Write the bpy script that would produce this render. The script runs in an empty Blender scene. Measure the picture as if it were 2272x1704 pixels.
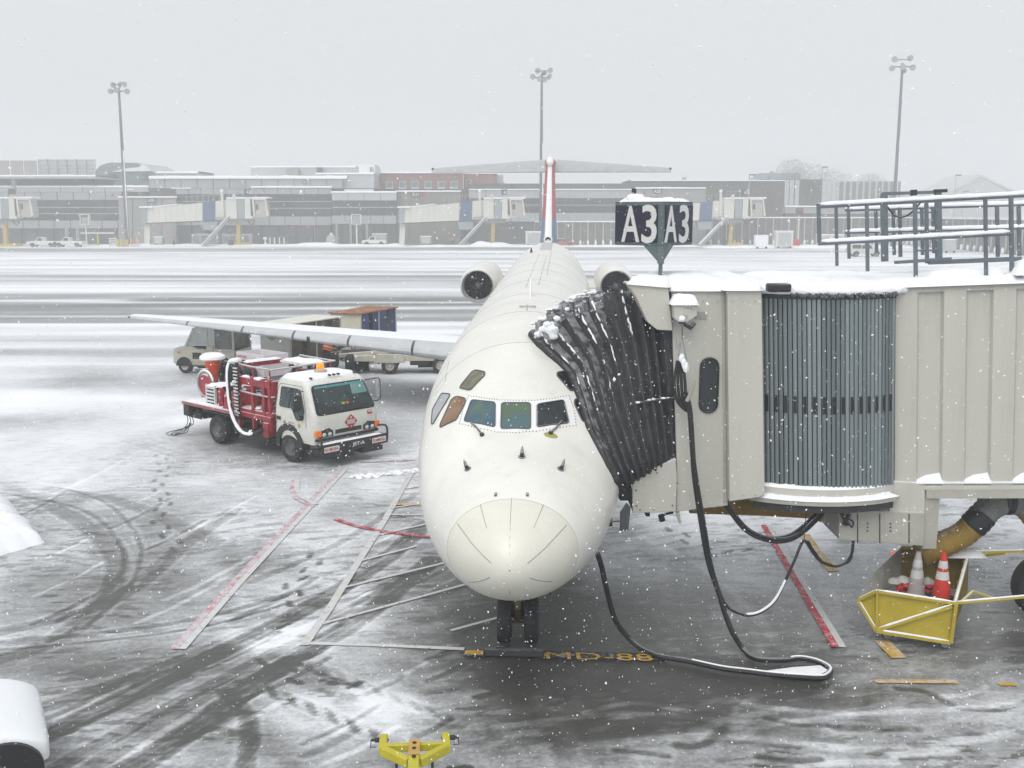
import bpy, bmesh, math, random
import numpy as np
from math import radians as R, sin, cos, pi
from mathutils import Vector as V, Matrix as M
from mathutils.bvhtree import BVHTree
from mathutils import noise as NZ
random.seed(7); rng = np.random.default_rng(11)
S = bpy.context.scene; COL = S.collection

# ------------------------------------------------------------------ camera, sky, sun, exposure
CAM_H = 6.3; TH = R(9.17); FPX = 2362.0
cd = bpy.data.cameras.new('camera'); cam = bpy.data.objects.new('camera', cd); COL.objects.link(cam)
cam.location = (0, 0, CAM_H); cam.rotation_euler = (R(90) - TH, 0, 0)
cd.sensor_width = 36; cd.lens = 36 * FPX / 2272; cd.clip_end = 3000; cd.clip_start = 0.1
S.camera = cam
SUN_EL, SUN_AZ = 52.0, 200.0            # behind the camera, high in the overcast
W = bpy.data.worlds.new('World'); S.world = W; W.use_nodes = True
nt = W.node_tree; nt.nodes.clear()
o_ = nt.nodes.new('ShaderNodeOutputWorld'); bg = nt.nodes.new('ShaderNodeBackground')
sk = nt.nodes.new('ShaderNodeTexSky'); sk.sky_type = 'NISHITA'; sk.sun_disc = False
sk.sun_elevation = R(SUN_EL); sk.sun_rotation = R(SUN_AZ); sk.air_density = 1.0; sk.dust_density = 6.0
hs = nt.nodes.new('ShaderNodeHueSaturation'); hs.inputs['Saturation'].default_value = 0.10
mx = nt.nodes.new('ShaderNodeMix'); mx.data_type = 'RGBA'; mx.inputs[0].default_value = 0.88
mx.inputs[7].default_value = (6.5, 6.78, 7.02, 1)      # the cloud deck
bg.inputs['Strength'].default_value = 0.1
nt.links.new(sk.outputs[0], hs.inputs['Color']); nt.links.new(hs.outputs[0], mx.inputs[6])
nt.links.new(mx.outputs[2], bg.inputs['Color']); nt.links.new(bg.outputs[0], o_.inputs['Surface'])
sd = bpy.data.lights.new('sun', 'SUN'); sd.energy = 1.5; sd.angle = R(50); sd.color = (1.0, 0.975, 0.94)
sun = bpy.data.objects.new('sun', sd); COL.objects.link(sun); sun.location = (0, -20, 60)
_a = R(SUN_AZ); _e = R(SUN_EL)
_d = V((sin(_a) * cos(_e), cos(_a) * cos(_e), sin(_e)))
sun.rotation_euler = (-_d).to_track_quat('-Z', 'Y').to_euler()
S.view_settings.view_transform = 'Standard'; S.view_settings.look = 'None'
S.view_settings.exposure = 0.30; S.view_settings.gamma = 1.0; S.view_settings.use_curve_mapping = False
S.render.engine = 'CYCLES'
S.cycles.max_bounces = 6; S.cycles.diffuse_bounces = 3; S.cycles.glossy_bounces = 3
S.cycles.volume_bounces = 1; S.cycles.transparent_max_bounces = 12

# ------------------------------------------------------------------ surveying: photo direction -> place in the world
def ray(px, py):
    a = (px - 1136) / FPX; b = (852 - py) / FPX
    return V((a, cos(TH) + b * sin(TH), -sin(TH) + b * cos(TH)))
def gp(px, py, z=0.0):
    d = ray(px, py); t = (z - CAM_H) / d.z
    return V((d.x * t, d.y * t, z))
def at(px, py, Y):
    d = ray(px, py); t = Y / d.y
    return V((d.x * t, Y, CAM_H + d.z * t))

# ------------------------------------------------------------------ materials
def new_mat(name):
    m = bpy.data.materials.new(name); m.use_nodes = True
    t = m.node_tree; b = t.nodes['Principled BSDF']
    return m, t, b
def N(t, kind, **kw):
    n = t.nodes.new(kind)
    for k, v in kw.items(): setattr(n, k, v)
    return n
MATS = {}
def mat(name, col, rough=0.5, metal=0.0, var=0.12, scale=3.0, snow=0.0, dirt=0.0, dirtcol=(0.12, 0.11, 0.10), bump=0.0, emit=None, spec=0.5, streak=False):
    """procedural surface: base colour with broad and fine tonal variation, optional dirt, optional snow lying on upward faces"""
    if name in MATS: return MATS[name]
    m, t, b = new_mat(name); L = t.links.new
    b.inputs['Roughness'].default_value = rough; b.inputs['Metallic'].default_value = metal
    b.inputs['Specular IOR Level'].default_value = spec
    tc = N(t, 'ShaderNodeTexCoord'); src = tc.outputs['Object']
    n1 = N(t, 'ShaderNodeTexNoise'); n1.inputs['Scale'].default_value = scale; n1.inputs['Detail'].default_value = 5
    if streak:
        mp = N(t, 'ShaderNodeMapping'); mp.inputs['Scale'].default_value = (1, 1, 0.12); L(src, mp.inputs[0]); L(mp.outputs[0], n1.inputs[0])
    else: L(src, n1.inputs[0])
    r1 = N(t, 'ShaderNodeMapRange'); r1.inputs[1].default_value = 0.3; r1.inputs[2].default_value = 0.7
    r1.inputs[3].default_value = 1 - var; r1.inputs[4].default_value = 1 + var * 0.6
    L(n1.outputs[0], r1.inputs[0])
    mul = N(t, 'ShaderNodeMix'); mul.data_type = 'RGBA'; mul.blend_type = 'MULTIPLY'; mul.inputs[0].default_value = 1
    mul.inputs[6].default_value = (*col, 1); L(r1.outputs[0], mul.inputs[7]); out = mul.outputs[2]
    if dirt > 0:
        n2 = N(t, 'ShaderNodeTexNoise'); n2.inputs['Scale'].default_value = scale * 2.3; n2.inputs['Detail'].default_value = 8; n2.inputs['Roughness'].default_value = 0.7
        if streak: L(mp.outputs[0], n2.inputs[0])
        else: L(src, n2.inputs[0])
        r2 = N(t, 'ShaderNodeMapRange'); r2.inputs[1].default_value = 0.52; r2.inputs[2].default_value = 0.72; r2.inputs[4].default_value = dirt
        L(n2.outputs[0], r2.inputs[0])
        md = N(t, 'ShaderNodeMix'); md.data_type = 'RGBA'; md.inputs[7].default_value = (*dirtcol, 1)
        L(r2.outputs[0], md.inputs[0]); L(out, md.inputs[6]); out = md.outputs[2]
    if snow > 0:
        g = N(t, 'ShaderNodeNewGeometry'); sx = N(t, 'ShaderNodeSeparateXYZ'); L(g.outputs['Normal'], sx.inputs[0])
        n3 = N(t, 'ShaderNodeTexNoise'); n3.inputs['Scale'].default_value = 9; n3.inputs['Detail'].default_value = 6
        L(g.outputs['Position'], n3.inputs[0])
        ad = N(t, 'ShaderNodeMath', operation='ADD'); L(sx.outputs[2], ad.inputs[0]); L(n3.outputs[0], ad.inputs[1])
        r3 = N(t, 'ShaderNodeMapRange'); r3.inputs[1].default_value = 1.15 - 0.25 * snow; r3.inputs[2].default_value = 1.40 - 0.25 * snow; r3.inputs[4].default_value = min(1, snow * 1.2)
        L(ad.outputs[0], r3.inputs[0])
        ms = N(t, 'ShaderNodeMix'); ms.data_type = 'RGBA'; ms.inputs[7].default_value = (0.82, 0.84, 0.87, 1)
        L(r3.outputs[0], ms.inputs[0]); L(out, ms.inputs[6]); out = ms.outputs[2]
        mr = N(t, 'ShaderNodeMix'); mr.inputs[2].default_value = rough; mr.inputs[3].default_value = 0.9
        L(r3.outputs[0], mr.inputs[0]); L(mr.outputs[0], b.inputs['Roughness'])
        if metal: 
            mm = N(t, 'ShaderNodeMix'); mm.inputs[2].default_value = metal; mm.inputs[3].default_value = 0
            L(r3.outputs[0], mm.inputs[0]); L(mm.outputs[0], b.inputs['Metallic'])
    L(out, b.inputs['Base Color'])
    if bump > 0:
        nb = N(t, 'ShaderNodeTexNoise'); nb.inputs['Scale'].default_value = scale * 6; nb.inputs['Detail'].default_value = 6
        L(src, nb.inputs[0]); bp = N(t, 'ShaderNodeBump'); bp.inputs['Strength'].default_value = bump; bp.inputs['Distance'].default_value = 0.03
        L(nb.outputs[0], bp.inputs['Height']); L(bp.outputs[0], b.inputs['Normal'])
    if emit:
        b.inputs['Emission Color'].default_value = (*emit[0], 1); b.inputs['Emission Strength'].default_value = emit[1]
    MATS[name] = m; return m

# ------------------------------------------------------------------ mesh builder
class MB:
    def __init__(s): s.v = []; s.f = []; s.m = []
    def add(s, vs, fs, mi=0):
        b = len(s.v); s.v.extend([tuple(p) for p in vs]); s.f.extend([tuple(b + i for i in f) for f in fs]); s.m.extend([mi] * len(fs)); return s
    def box(s, c, d, rot=None, mi=0):
        x, y, z = d[0] / 2, d[1] / 2, d[2] / 2
        P = [V((i * x, j * y, k * z)) for k in (-1, 1) for j in (-1, 1) for i in (-1, 1)]
        if rot is not None: P = [rot @ p for p in P]
        c = V(c)
        return s.add([p + c for p in P], [(0, 2, 3, 1), (4, 5, 7, 6), (0, 1, 5, 4), (2, 6, 7, 3), (0, 4, 6, 2), (1, 3, 7, 5)], mi)
    def bx(s, x0, x1, y0, y1, z0, z1, mi=0):
        return s.box(((x0 + x1) / 2, (y0 + y1) / 2, (z0 + z1) / 2), (abs(x1 - x0), abs(y1 - y0), abs(z1 - z0)), None, mi)
    def beam(s, a, b, w, h=None, mi=0, up=(0, 0, 1)):
        a, b = V(a), V(b); h = h or w; d = (b - a); L = d.length
        if L < 1e-6: return s
        d = d / L; u = V(up)
        if abs(d.dot(u)) > 0.98: u = V((0, 1, 0))
        r = d.cross(u).normalized(); u = r.cross(d).normalized()
        rot = M((r, d, u)).transposed()
        return s.box((a + b) / 2, (w, L, h), rot, mi)
    def tube(s, pts, r, n=8, mi=0, closed=False, caps=True):
        P = [V(p) for p in pts]; k = len(P); rr = r if isinstance(r, (list, tuple)) else [r] * k
        rows = []; prev = None
        for i in range(k):
            if closed: d = P[(i + 1) % k] - P[i - 1]
            else: d = P[min(i + 1, k - 1)] - P[max(i - 1, 0)]
            d.normalize()
            if prev is None:
                u = V((0, 0, 1)) if abs(d.z) < 0.9 else V((1, 0, 0))
                u = (u - d * u.dot(d)).normalized()
            else:
                u = (prev - d * prev.dot(d)).normalized()
            prev = u; w = d.cross(u)
            rows.append([P[i] + (u * cos(2 * pi * j / n) + w * sin(2 * pi * j / n)) * rr[i] for j in range(n)])
        b = len(s.v)
        for row in rows: s.v.extend([tuple(p) for p in row])
        for i in range(k if closed else k - 1):
            i2 = (i + 1) % k
            for j in range(n):
                j2 = (j + 1) % n
                s.f.append((b + i * n + j, b + i * n + j2, b + i2 * n + j2, b + i2 * n + j)); s.m.append(mi)
        if caps and not closed:
            s.f.append(tuple(b + j for j in range(n))[::-1]); s.m.append(mi)
            s.f.append(tuple(b + (k - 1) * n + j for j in range(n))); s.m.append(mi)
        return s
    def lathe(s, prof, n=24, axis='z', o=(0, 0, 0), mi=0, mis=None, a0=0, a1=2 * pi):
        b = len(s.v); k = len(prof); o = V(o); full = abs(a1 - a0 - 2 * pi) < 1e-6; m = n if full else n + 1
        for (r, h) in prof:
            for j in range(m):
                t = a0 + (a1 - a0) * j / n; x, y = r * cos(t), r * sin(t)
                p = {'z': (x, y, h), 'y': (x, h, y), 'x': (h, x, y)}[axis]
                s.v.append(tuple(o + V(p)))
        for i in range(k - 1):
            for j in range(n):
                j2 = (j + 1) % m
                s.f.append((b + i * m + j, b + i * m + j2, b + (i + 1) * m + j2, b + (i + 1) * m + j)); s.m.append(mis[i] if mis else mi)
        return s
    def prism(s, poly, axis, a0, a1, mi=0):
        """extrude a 2D outline along an axis; x: (y,z)  y: (x,z)  z: (x,y)"""
        n = len(poly)
        def P(p, a): return {'x': (a, p[0], p[1]), 'y': (p[0], a, p[1]), 'z': (p[0], p[1], a)}[axis]
        vs = [P(p, a0) for p in poly] + [P(p, a1) for p in poly]
        fs = [tuple(range(n))[::-1], tuple(range(n, 2 * n))] + [(i, (i + 1) % n, n + (i + 1) % n, n + i) for i in range(n)]
        return s.add(vs, fs, mi)
    def grid(s, rows, mi=0, closed=False):
        n = len(rows[0]); vs = [p for r in rows for p in r]; fs = []
        for i in range(len(rows) - 1):
            for j in range(n if closed else n - 1):
                j2 = (j + 1) % n; fs.append((i * n + j, i * n + j2, (i + 1) * n + j2, (i + 1) * n + j))
        return s.add(vs, fs, mi)
    def ball(s, c, r, sc=(1, 1, 1), n=10, mi=0, jit=0.0):
        rows = []
        for i in range(1, n // 2 + 2):
            ph = pi * (i - 0.5) / (n // 2 + 1)
            rows.append([V((c[0] + r * sc[0] * sin(ph) * cos(2 * pi * j / n), c[1] + r * sc[1] * sin(ph) * sin(2 * pi * j / n), c[2] + r * sc[2] * cos(ph))) for j in range(n)])
        if jit:
            for row in rows:
                for k, p in enumerate(row):
                    q = p - V(c); row[k] = V(c) + q * (1 + jit * NZ.noise(p * (1.7 / r)))
        b = len(s.v); s.grid(rows, mi, True); k = len(rows)
        s.f.append(tuple(b + j for j in range(n))[::-1]); s.m.append(mi)
        s.f.append(tuple(b + (k - 1) * n + j for j in range(n))); s.m.append(mi)
        return s
    def tf(s, mtx):
        s.v = [tuple(mtx @ V(p)) for p in s.v]; return s
    def build(s, name, mats, parent=None, smooth=True, bevel=0.0, seg=2, ang=38, sub=0):
        me = bpy.data.meshes.new(name); me.from_pydata(s.v, [], s.f)
        if not isinstance(mats, (list, tuple)): mats = [mats]
        for m in mats: me.materials.append(m)
        if len(mats) > 1: me.polygons.foreach_set('material_index', s.m)
        bm = bmesh.new(); bm.from_mesh(me); bmesh.ops.recalc_face_normals(bm, faces=bm.faces); bm.to_mesh(me); bm.free()
        if smooth:
            me.polygons.foreach_set('use_smooth', [True] * len(me.polygons)); me.set_sharp_from_angle(angle=R(ang))
        o = bpy.data.objects.new(name, me); COL.objects.link(o)
        if parent is not None: o.parent = parent
        if bevel > 0:
            md = o.modifiers.new('bevel', 'BEVEL'); md.width = bevel; md.segments = seg; md.limit_method = 'ANGLE'; md.angle_limit = R(40)
            md.harden_normals = False
        if sub > 0:
            md = o.modifiers.new('sub', 'SUBSURF'); md.levels = sub; md.render_levels = sub
        return o
def tag(o, label=None, cat=None, group=None, kind=None):
    if label: o['label'] = label
    if cat: o['category'] = cat
    if group: o['group'] = group
    if kind: o['kind'] = kind
    return o
def empty(name, loc=(0, 0, 0), rz=0.0, label=None, cat=None, group=None, rx=0.0):
    o = bpy.data.objects.new(name, None); COL.objects.link(o); o.location = loc; o.rotation_euler = (rx, 0, rz)
    o.empty_display_size = 0.2
    return tag(o, label, cat, group)
KIDS = {}
def kids(o): return [c for c in COL.objects if c.parent == o]
def dup(o, parent=None, table=None):
    """copy a thing with its parts and sub-parts, sharing mesh data"""
    if table is None:
        table = {}
        for c in COL.objects:
            if c.parent is not None: table.setdefault(c.parent.name, []).append(c)
    c = o.copy(); COL.objects.link(c); c.parent = parent
    for ch in table.get(o.name, []): dup(ch, c, table)
    return c
def wmat(o):
    return M.LocRotScale(o.location, o.rotation_euler.to_quaternion(), o.scale)
_tc = {}
def text_mb(mb, body, h, origin, right, up, mi=0, depth=0.004, weight=0.0, squeeze=1.0, center=True, width=None):
    """flat lettering as thin raised geometry; origin = centre of the line"""
    key = (body, weight)
    if key not in _tc:
        cu = bpy.data.curves.new('lettering', 'FONT'); cu.body = body; cu.size = 1.0; cu.offset = weight; cu.resolution_u = 3; cu.extrude = 0.5
        ob = bpy.data.objects.new('lettering', cu); COL.objects.link(ob)
        dg = bpy.context.evaluated_depsgraph_get(); me = bpy.data.meshes.new_from_object(ob.evaluated_get(dg))
        vs = [v.co.copy() for v in me.vertices]; fs = [tuple(p.vertices) for p in me.polygons]
        bpy.data.objects.remove(ob); bpy.data.curves.remove(cu); bpy.data.meshes.remove(me)
        _tc[key] = (vs, fs)
    vs, fs = _tc[key]
    x0 = min(v.x for v in vs); x1 = max(v.x for v in vs); y0 = min(v.y for v in vs); y1 = max(v.y for v in vs)
    k = h / (y1 - y0); kx = k * squeeze
    if width: kx = width / (x1 - x0)
    right = V(right).normalized(); up = V(up).normalized(); nrm = right.cross(up); o = V(origin)
    out = [o + right * ((v.x - (x0 + x1) / 2) * kx) + up * ((v.y - (y0 + y1) / 2) * k) + nrm * (v.z * depth) for v in vs]
    mb.add(out, fs, mi)
def smoothstep(a, b, x):
    t = np.clip((x - a) / (b - a), 0, 1); return t * t * (3 - 2 * t)
def catmull(pts, n=8):
    P = [V(p) for p in pts]; out = []
    for i in range(len(P) - 1):
        p0, p1, p2, p3 = P[max(i - 1, 0)], P[i], P[i + 1], P[min(i + 2, len(P) - 1)]
        for k in range(n):
            t = k / n
            out.append(0.5 * ((2 * p1) + (p2 - p0) * t + (2 * p0 - 5 * p1 + 4 * p2 - p3) * t * t + (3 * p1 - p0 - 3 * p2 + p3) * t ** 3))
    out.append(P[-1]); return out

# shared materials
SNOW = mat('snow', (0.86, 0.87, 0.90), 0.85, var=0.05, scale=5, bump=0.35, spec=0.2)
BLACK = mat('black_rubber', (0.016, 0.017, 0.02), 0.55, var=0.3, scale=8, snow=0.12)
DARK = mat('dark_steel', (0.03, 0.032, 0.036), 0.5, var=0.3, scale=6, snow=0.25)
TYRE = mat('tyre', (0.018, 0.018, 0.02), 0.75, var=0.3, scale=9, dirt=0.35, dirtcol=(0.16, 0.16, 0.17))
GLASSD = mat('dark_glass', (0.012, 0.018, 0.022), 0.06, var=0.2, scale=2, spec=0.6)
STEEL = mat('galvanised_steel', (0.38, 0.40, 0.41), 0.45, 0.6, var=0.15, scale=5, snow=0.4)
# ------------------------------------------------------------------ the apron: one sheet to the horizon, snow cover as a surface property
def axis_lines(lo, hi, fine, grow, far_lo, far_hi):
    a = list(np.arange(lo, hi + 1e-6, fine)); st = fine
    x = a[-1]
    while x < far_hi: st *= grow; x += st; a.append(x)
    st = fine; x = a[0]; pre = []
    while x > far_lo: st *= grow; x -= st; pre.append(x)
    return np.array(pre[::-1] + a)
gx = axis_lines(-10.5, 9.5, 0.036, 1.05, -900, 900)
gy = axis_lines(9.6, 17.0, 0.032, 1.0, -60, 17.0); gy = np.concatenate([gy[gy < 17.0], np.arange(17.0, 24.0, .055), axis_lines(24.0, 31.0, .095, 1.035, 23.99, 1500)[0:]]); gy = np.unique(np.concatenate([[-60, -20, 0, 6, 8.5, 9.3], gy[(gy > 9.4)]]))
GX, GY = np.meshgrid(gx, gy)
def vnoise(x, y, seed=0):
    xi = np.floor(x).astype(np.int64); yi = np.floor(y).astype(np.int64); xf = x - xi; yf = y - yi
    u = xf * xf * (3 - 2 * xf); w = yf * yf * (3 - 2 * yf)
    def h(a, b):
        n = (a * 374761393 + b * 668265263 + seed * 974711) & 0x7fffffff
        n = ((n ^ (n >> 13)) * 1274126177) & 0x7fffffff
        return ((n ^ (n >> 16)) & 0xffff) / 65535.0
    return (h(xi, yi) * (1 - u) + h(xi + 1, yi) * u) * (1 - w) + (h(xi, yi + 1) * (1 - u) + h(xi + 1, yi + 1) * u) * w
def fbm(x, y, oct=4, seed=0):
    a = 0.5; s = np.zeros_like(x); t = 0
    for i in range(oct):
        s += a * vnoise(x, y, seed + i * 17); t += a; a *= 0.5; x = x * 2.03 + 5.1; y = y * 2.03 + 1.7
    return s / t
def seg_dist(poly, X, Y):
    D = np.full(X.shape, 1e9)
    for (x0, y0), (x1, y1) in zip(poly[:-1], poly[1:]):
        dx, dy = x1 - x0, y1 - y0; L = dx * dx + dy * dy + 1e-9
        t = np.clip(((X - x0) * dx + (Y - y0) * dy) / L, 0, 1)
        D = np.minimum(D, np.hypot(X - (x0 + t * dx), Y - (y0 + t * dy)))
    return D
def G2(pts): return [tuple(gp(*p))[:2] for p in pts]
wx = GX + 0.8 * (fbm(GX * .5, GY * .5, 3, 3) - .5); wy = GY + 0.8 * (fbm(GX * .5, GY * .5, 3, 9) - .5)
cov = np.full(GX.shape, 0.80)
# broad thin / thick patches
cov += 0.55 * (fbm(GX * .30, GY * .22, 4, 21) - 0.5)
# scraped fan streaks converging on the stand (swept and driven over)
ang = np.arctan2(GX - 2.0, GY - 6.0)
cov += 0.50 * (fbm(ang * 22, np.hypot(GX - 2, GY - 6) * 0.35, 4, 5) - 0.5) * smoothstep(40, 16, GY)
# wet bare concrete round the nose and to the right of it
def blob(cx, cy, rx, ry, amt, soft=0.5):
    global cov
    d = np.hypot((wx - cx) / rx, (wy - cy) / ry); cov -= amt * smoothstep(1 + soft, 1 - soft, d)
c0 = gp(1450, 1400); blob(c0.x, c0.y, 3.0, 2.0, 0.62)
c0 = gp(1500, 1550); blob(c0.x, c0.y, 2.8, 1.1, 0.50)
c0 = gp(1350, 1600); blob(c0.x, c0.y, 1.6, 0.7, 0.35)
c0 = gp(1900, 1500); blob(c0.x, c0.y, 2.0, 1.0, 0.34)
c0 = gp(2230, 1400); blob(c0.x, c0.y, 1.8, 1.4, 0.60)
c0 = gp(1130, 1400); blob(c0.x, c0.y + 1, 1.7, 2.6, 0.65)
c0 = gp(1250, 1480); blob(c0.x, c0.y, 2.0, 0.8, 0.35)
c0 = gp(900, 1250); blob(c0.x, c0.y, 1.4, 1.6, 0.22)
c0 = gp(500, 1500); blob(c0.x, c0.y, 2.2, 0.9, 0.30)
c0 = gp(150, 1330); blob(c0.x, c0.y, 2.4, 1.2, 0.26)
c0 = gp(180, 1460); blob(c0.x, c0.y, 2.2, 0.7, 0.24)
c0 = gp(130, 1150); blob(c0.x, c0.y, 2.6, 2.0, 0.30)
c0 = gp(400, 1250); blob(c0.x, c0.y, 2.0, 1.4, 0.18)
c0 = gp(560, 1600); blob(c0.x, c0.y, 2.0, 0.6, 0.22)
c0 = gp(680, 960); blob(c0.x, c0.y, 3.2, 3.0, 0.34)
c0 = gp(860, 1140); blob(c0.x, c0.y, 1.2, 1.2, 0.25)
c0 = gp(880, 880); blob(c0.x, c0.y, 3.0, 4.0, 0.22)
c0 = gp(400, 850); blob(c0.x, c0.y, 6.0, 2.5, 0.20)
c0 = gp(1640, 1130); blob(c0.x, c0.y, 2.5, 2.5, -0.35)
c0 = gp(1750, 1670); blob(c0.x, c0.y, 4.0, 0.8, 0.22); c0 = gp(600, 1670); blob(c0.x, c0.y, 3.5, 0.7, 0.12)
c0 = gp(760, 1570); blob(c0.x, c0.y, 1.0, 0.8, -0.45)
c0 = gp(650, 1410); blob(c0.x, c0.y, 0.9, 0.5, -0.40)
# wheel tracks
base_cov = cov.copy()
def window(P, pad):
    xs = [p[0] for p in P]; ys = [p[1] for p in P]
    i0, i1 = np.searchsorted(gx, min(xs) - pad), np.searchsorted(gx, max(xs) + pad); j0, j1 = np.searchsorted(gy, min(ys) - pad), np.searchsorted(gy, max(ys) + pad)
    return slice(j0, j1), slice(i0, i1)
def track(pts, w, amt, edge=0.05, gauge=0.0, tread=0.0):
    w = w * .8; edge = edge * .45
    P = [tuple(p)[:2] for p in catmull([(*q, 0) for q in G2(pts)], 6)]; sl = window(P, w + .5); X, Y = GX[sl], GY[sl]
    if X.size == 0: return
    D = seg_dist(P, X + 0.04 * (vnoise(X * 3, Y * 3, 4) - .5), Y)
    m = smoothstep(w + edge, w - edge, D + .035 * (fbm(X * 9, Y * 9, 2, 37) - .5)) * (0.45 + .85 * fbm(X * 4 + Y, Y * 7 - X * 2, 3, 31)) * (.82 + .18 * np.sin(D * 62))
    if tread: m = m * (0.5 + 0.5 * np.sign(np.sin(X * tread + Y * tread * 0.4)))
    cov[sl] -= amt * m
    if amt > 0: cov[sl] += .16 * np.exp(-((D - w - .05) / .035) ** 2) * fbm(X * 5, Y * 5, 2, 33)
track([(40, 1660), (330, 1520), (640, 1370), (840, 1250), (945, 1160)], 0.26, 0.55)
track([(60, 1830), (360, 1660), (620, 1480), (800, 1370), (960, 1240)], 0.26, 0.55)
track([(20, 1080), (170, 1150), (255, 1230), (240, 1320), (120, 1420), (-40, 1470)], 0.26, 0.30, 0.12)
track([(0, 1070), (260, 1110), (480, 1200)], 0.25, 0.25, 0.15)
track([(500, 1530), (555, 1600), (540, 1704), (500, 1800)], 0.14, 0.45, 0.03)
track([(585, 1525), (700, 1572), (830, 1628)], 0.13, 0.50, 0.05, tread=30)
track([(640, 1455), (700, 1488), (790, 1522)], 0.06, 0.4, 0.05)
track([(690, 1470), (830, 1530), (1000, 1590)], 0.10, 0.25, 0.06, tread=34)
track([(0, 1423), (240, 1400), (462, 1366), (700, 1300)], 0.10, 0.28, 0.06)
track([(0, 1440), (240, 1418), (470, 1384), (720, 1312)], 0.05, 0.28, 0.05)
track([(120, 1704), (330, 1590), (560, 1470), (760, 1380)], 0.16, 0.34, 0.05)
track([(0, 1660), (200, 1600), (420, 1500)], 0.12, 0.26, 0.05)
track([(0, 1092), (180, 1128), (262, 1200), (268, 1270), (190, 1360)], 0.06, 0.34, 0.05)
track([(0, 1062), (200, 1098), (300, 1180), (300, 1280), (200, 1380)], 0.05, 0.30, 0.05)
track([(560, 1290), (760, 1200), (900, 1110), (985, 1060)], 0.12, 0.22, 0.05)
track([(1420, 1190), (1560, 1260), (1700, 1390), (1760, 1500)], 0.12, -0.14, 0.06)
track([(1100, 1610), (1400, 1580), (1700, 1600), (2000, 1570)], 0.10, -0.22, 0.06)
track([(1300, 1650), (1600, 1630), (1950, 1660), (2272, 1620)], 0.12, -0.26, 0.06)
track([(1650, 1560), (1900, 1580), (2272, 1560)], 0.09, -0.26, 0.06)
track([(200, 1704), (420, 1560), (700, 1440)], 0.20, 0.30, 0.10)
track([(0, 1600), (300, 1500), (560, 1400)], 0.22, 0.28, 0.12)
track([(0, 1400), (250, 1330), (420, 1200), (520, 1130)], 0.22, 0.25, 0.12)
track([(300, 1000), (430, 960), (560, 930)], 0.12, 0.2, 0.06)
for k in range(9):
    y = 900 + k * 9; track([(-20, y - 30 + k * 3), (200, y - 10), (420, y + 20 + 4 * k)], 0.10, 0.16, 0.08)
for k in range(16):                      # scuffs round the nose gear, cables and cart
    x, y = random.uniform(1000, 2200), random.uniform(1500, 1700); dx = random.uniform(80, 240)
    track([(x, y), (x + dx / 2, y + random.uniform(-25, 25)), (x + dx, y + random.uniform(-40, 40))], random.uniform(.04, .12), random.choice((-.3, .3, .35)), 0.06)
for k in range(40):                      # scuffs, left half
    x, y = random.uniform(-50, 1000), random.uniform(1080, 1700); dx = random.uniform(50, 200)
    track([(x, y), (x + dx / 2, y - dx * .22), (x + dx, y - dx * .5)], random.uniform(.03, .10), random.choice((-.28, .28, .32)), 0.05)
# footprints
def feet(pts, step=0.36):
    global cov
    P = [V(p) for p in catmull([(*q, 0) for q in G2(pts)], 10)]; acc = 0; side = 1
    for a, b in zip(P[:-1], P[1:]):
        d = (b - a); acc += d.length
        if acc > step:
            acc = 0; side = -side; d.normalize(); n = V((-d.y, d.x, 0)); c = b + n * (0.11 * side)
            sl = window([(c.x, c.y)], .3); dx, dy = GX[sl] - c.x, GY[sl] - c.y; u = dx * d.x + dy * d.y; w = dx * n.x + dy * n.y
            m = np.minimum(np.hypot((u - .05) / 0.11, w / 0.058), np.hypot((u + .12) / 0.05, w / 0.05)); cov[sl] -= 0.55 * smoothstep(1.12, 0.88, m)
feet([(352, 1000), (365, 1040), (350, 1075), (368, 1110), (350, 1150), (400, 1220)])
feet([(705, 1215), (690, 1260), (650, 1290), (660, 1340), (690, 1350), (600, 1390)])
feet([(570, 1440), (640, 1490), (740, 1520), (800, 1500)])
feet([(1480, 1160), (1530, 1200), (1600, 1230), (1650, 1215)])
feet([(950, 1700), (1010, 1690), (1060, 1690)])
DEF = (cov - base_cov) * 1.0; cov = base_cov.copy()
# far apron: long taxi streaks running across the view
far = smoothstep(36, 52, GY)
st = fbm(GX * 0.018 + 3, GY * 0.55, 4, 61)
band = np.exp(-((GY - 75) / 9.0) ** 2) * 0.75 + np.exp(-((GY - 62) / 3.0) ** 2) * 0.35 + np.exp(-((GY - 106) / 9) ** 2) * 0.42 + np.exp(-((GY - 52) / 5) ** 2) * 0.22 + np.exp(-((GY - 150) / 8) ** 2) * 0.18 + np.exp(-((GY - 185) / 14) ** 2) * 0.42
wob = GY + 3 * (fbm(GX * .03, GY * .02, 2, 71) - .5)
cf = 0.84 + 0.75 * (st - 0.5) - band * smoothstep(0.24, 0.56, fbm(GX * 0.014, wob * 0.8, 3, 77)) * 1.05
cov = cov * (1 - far) + cf * far
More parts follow.
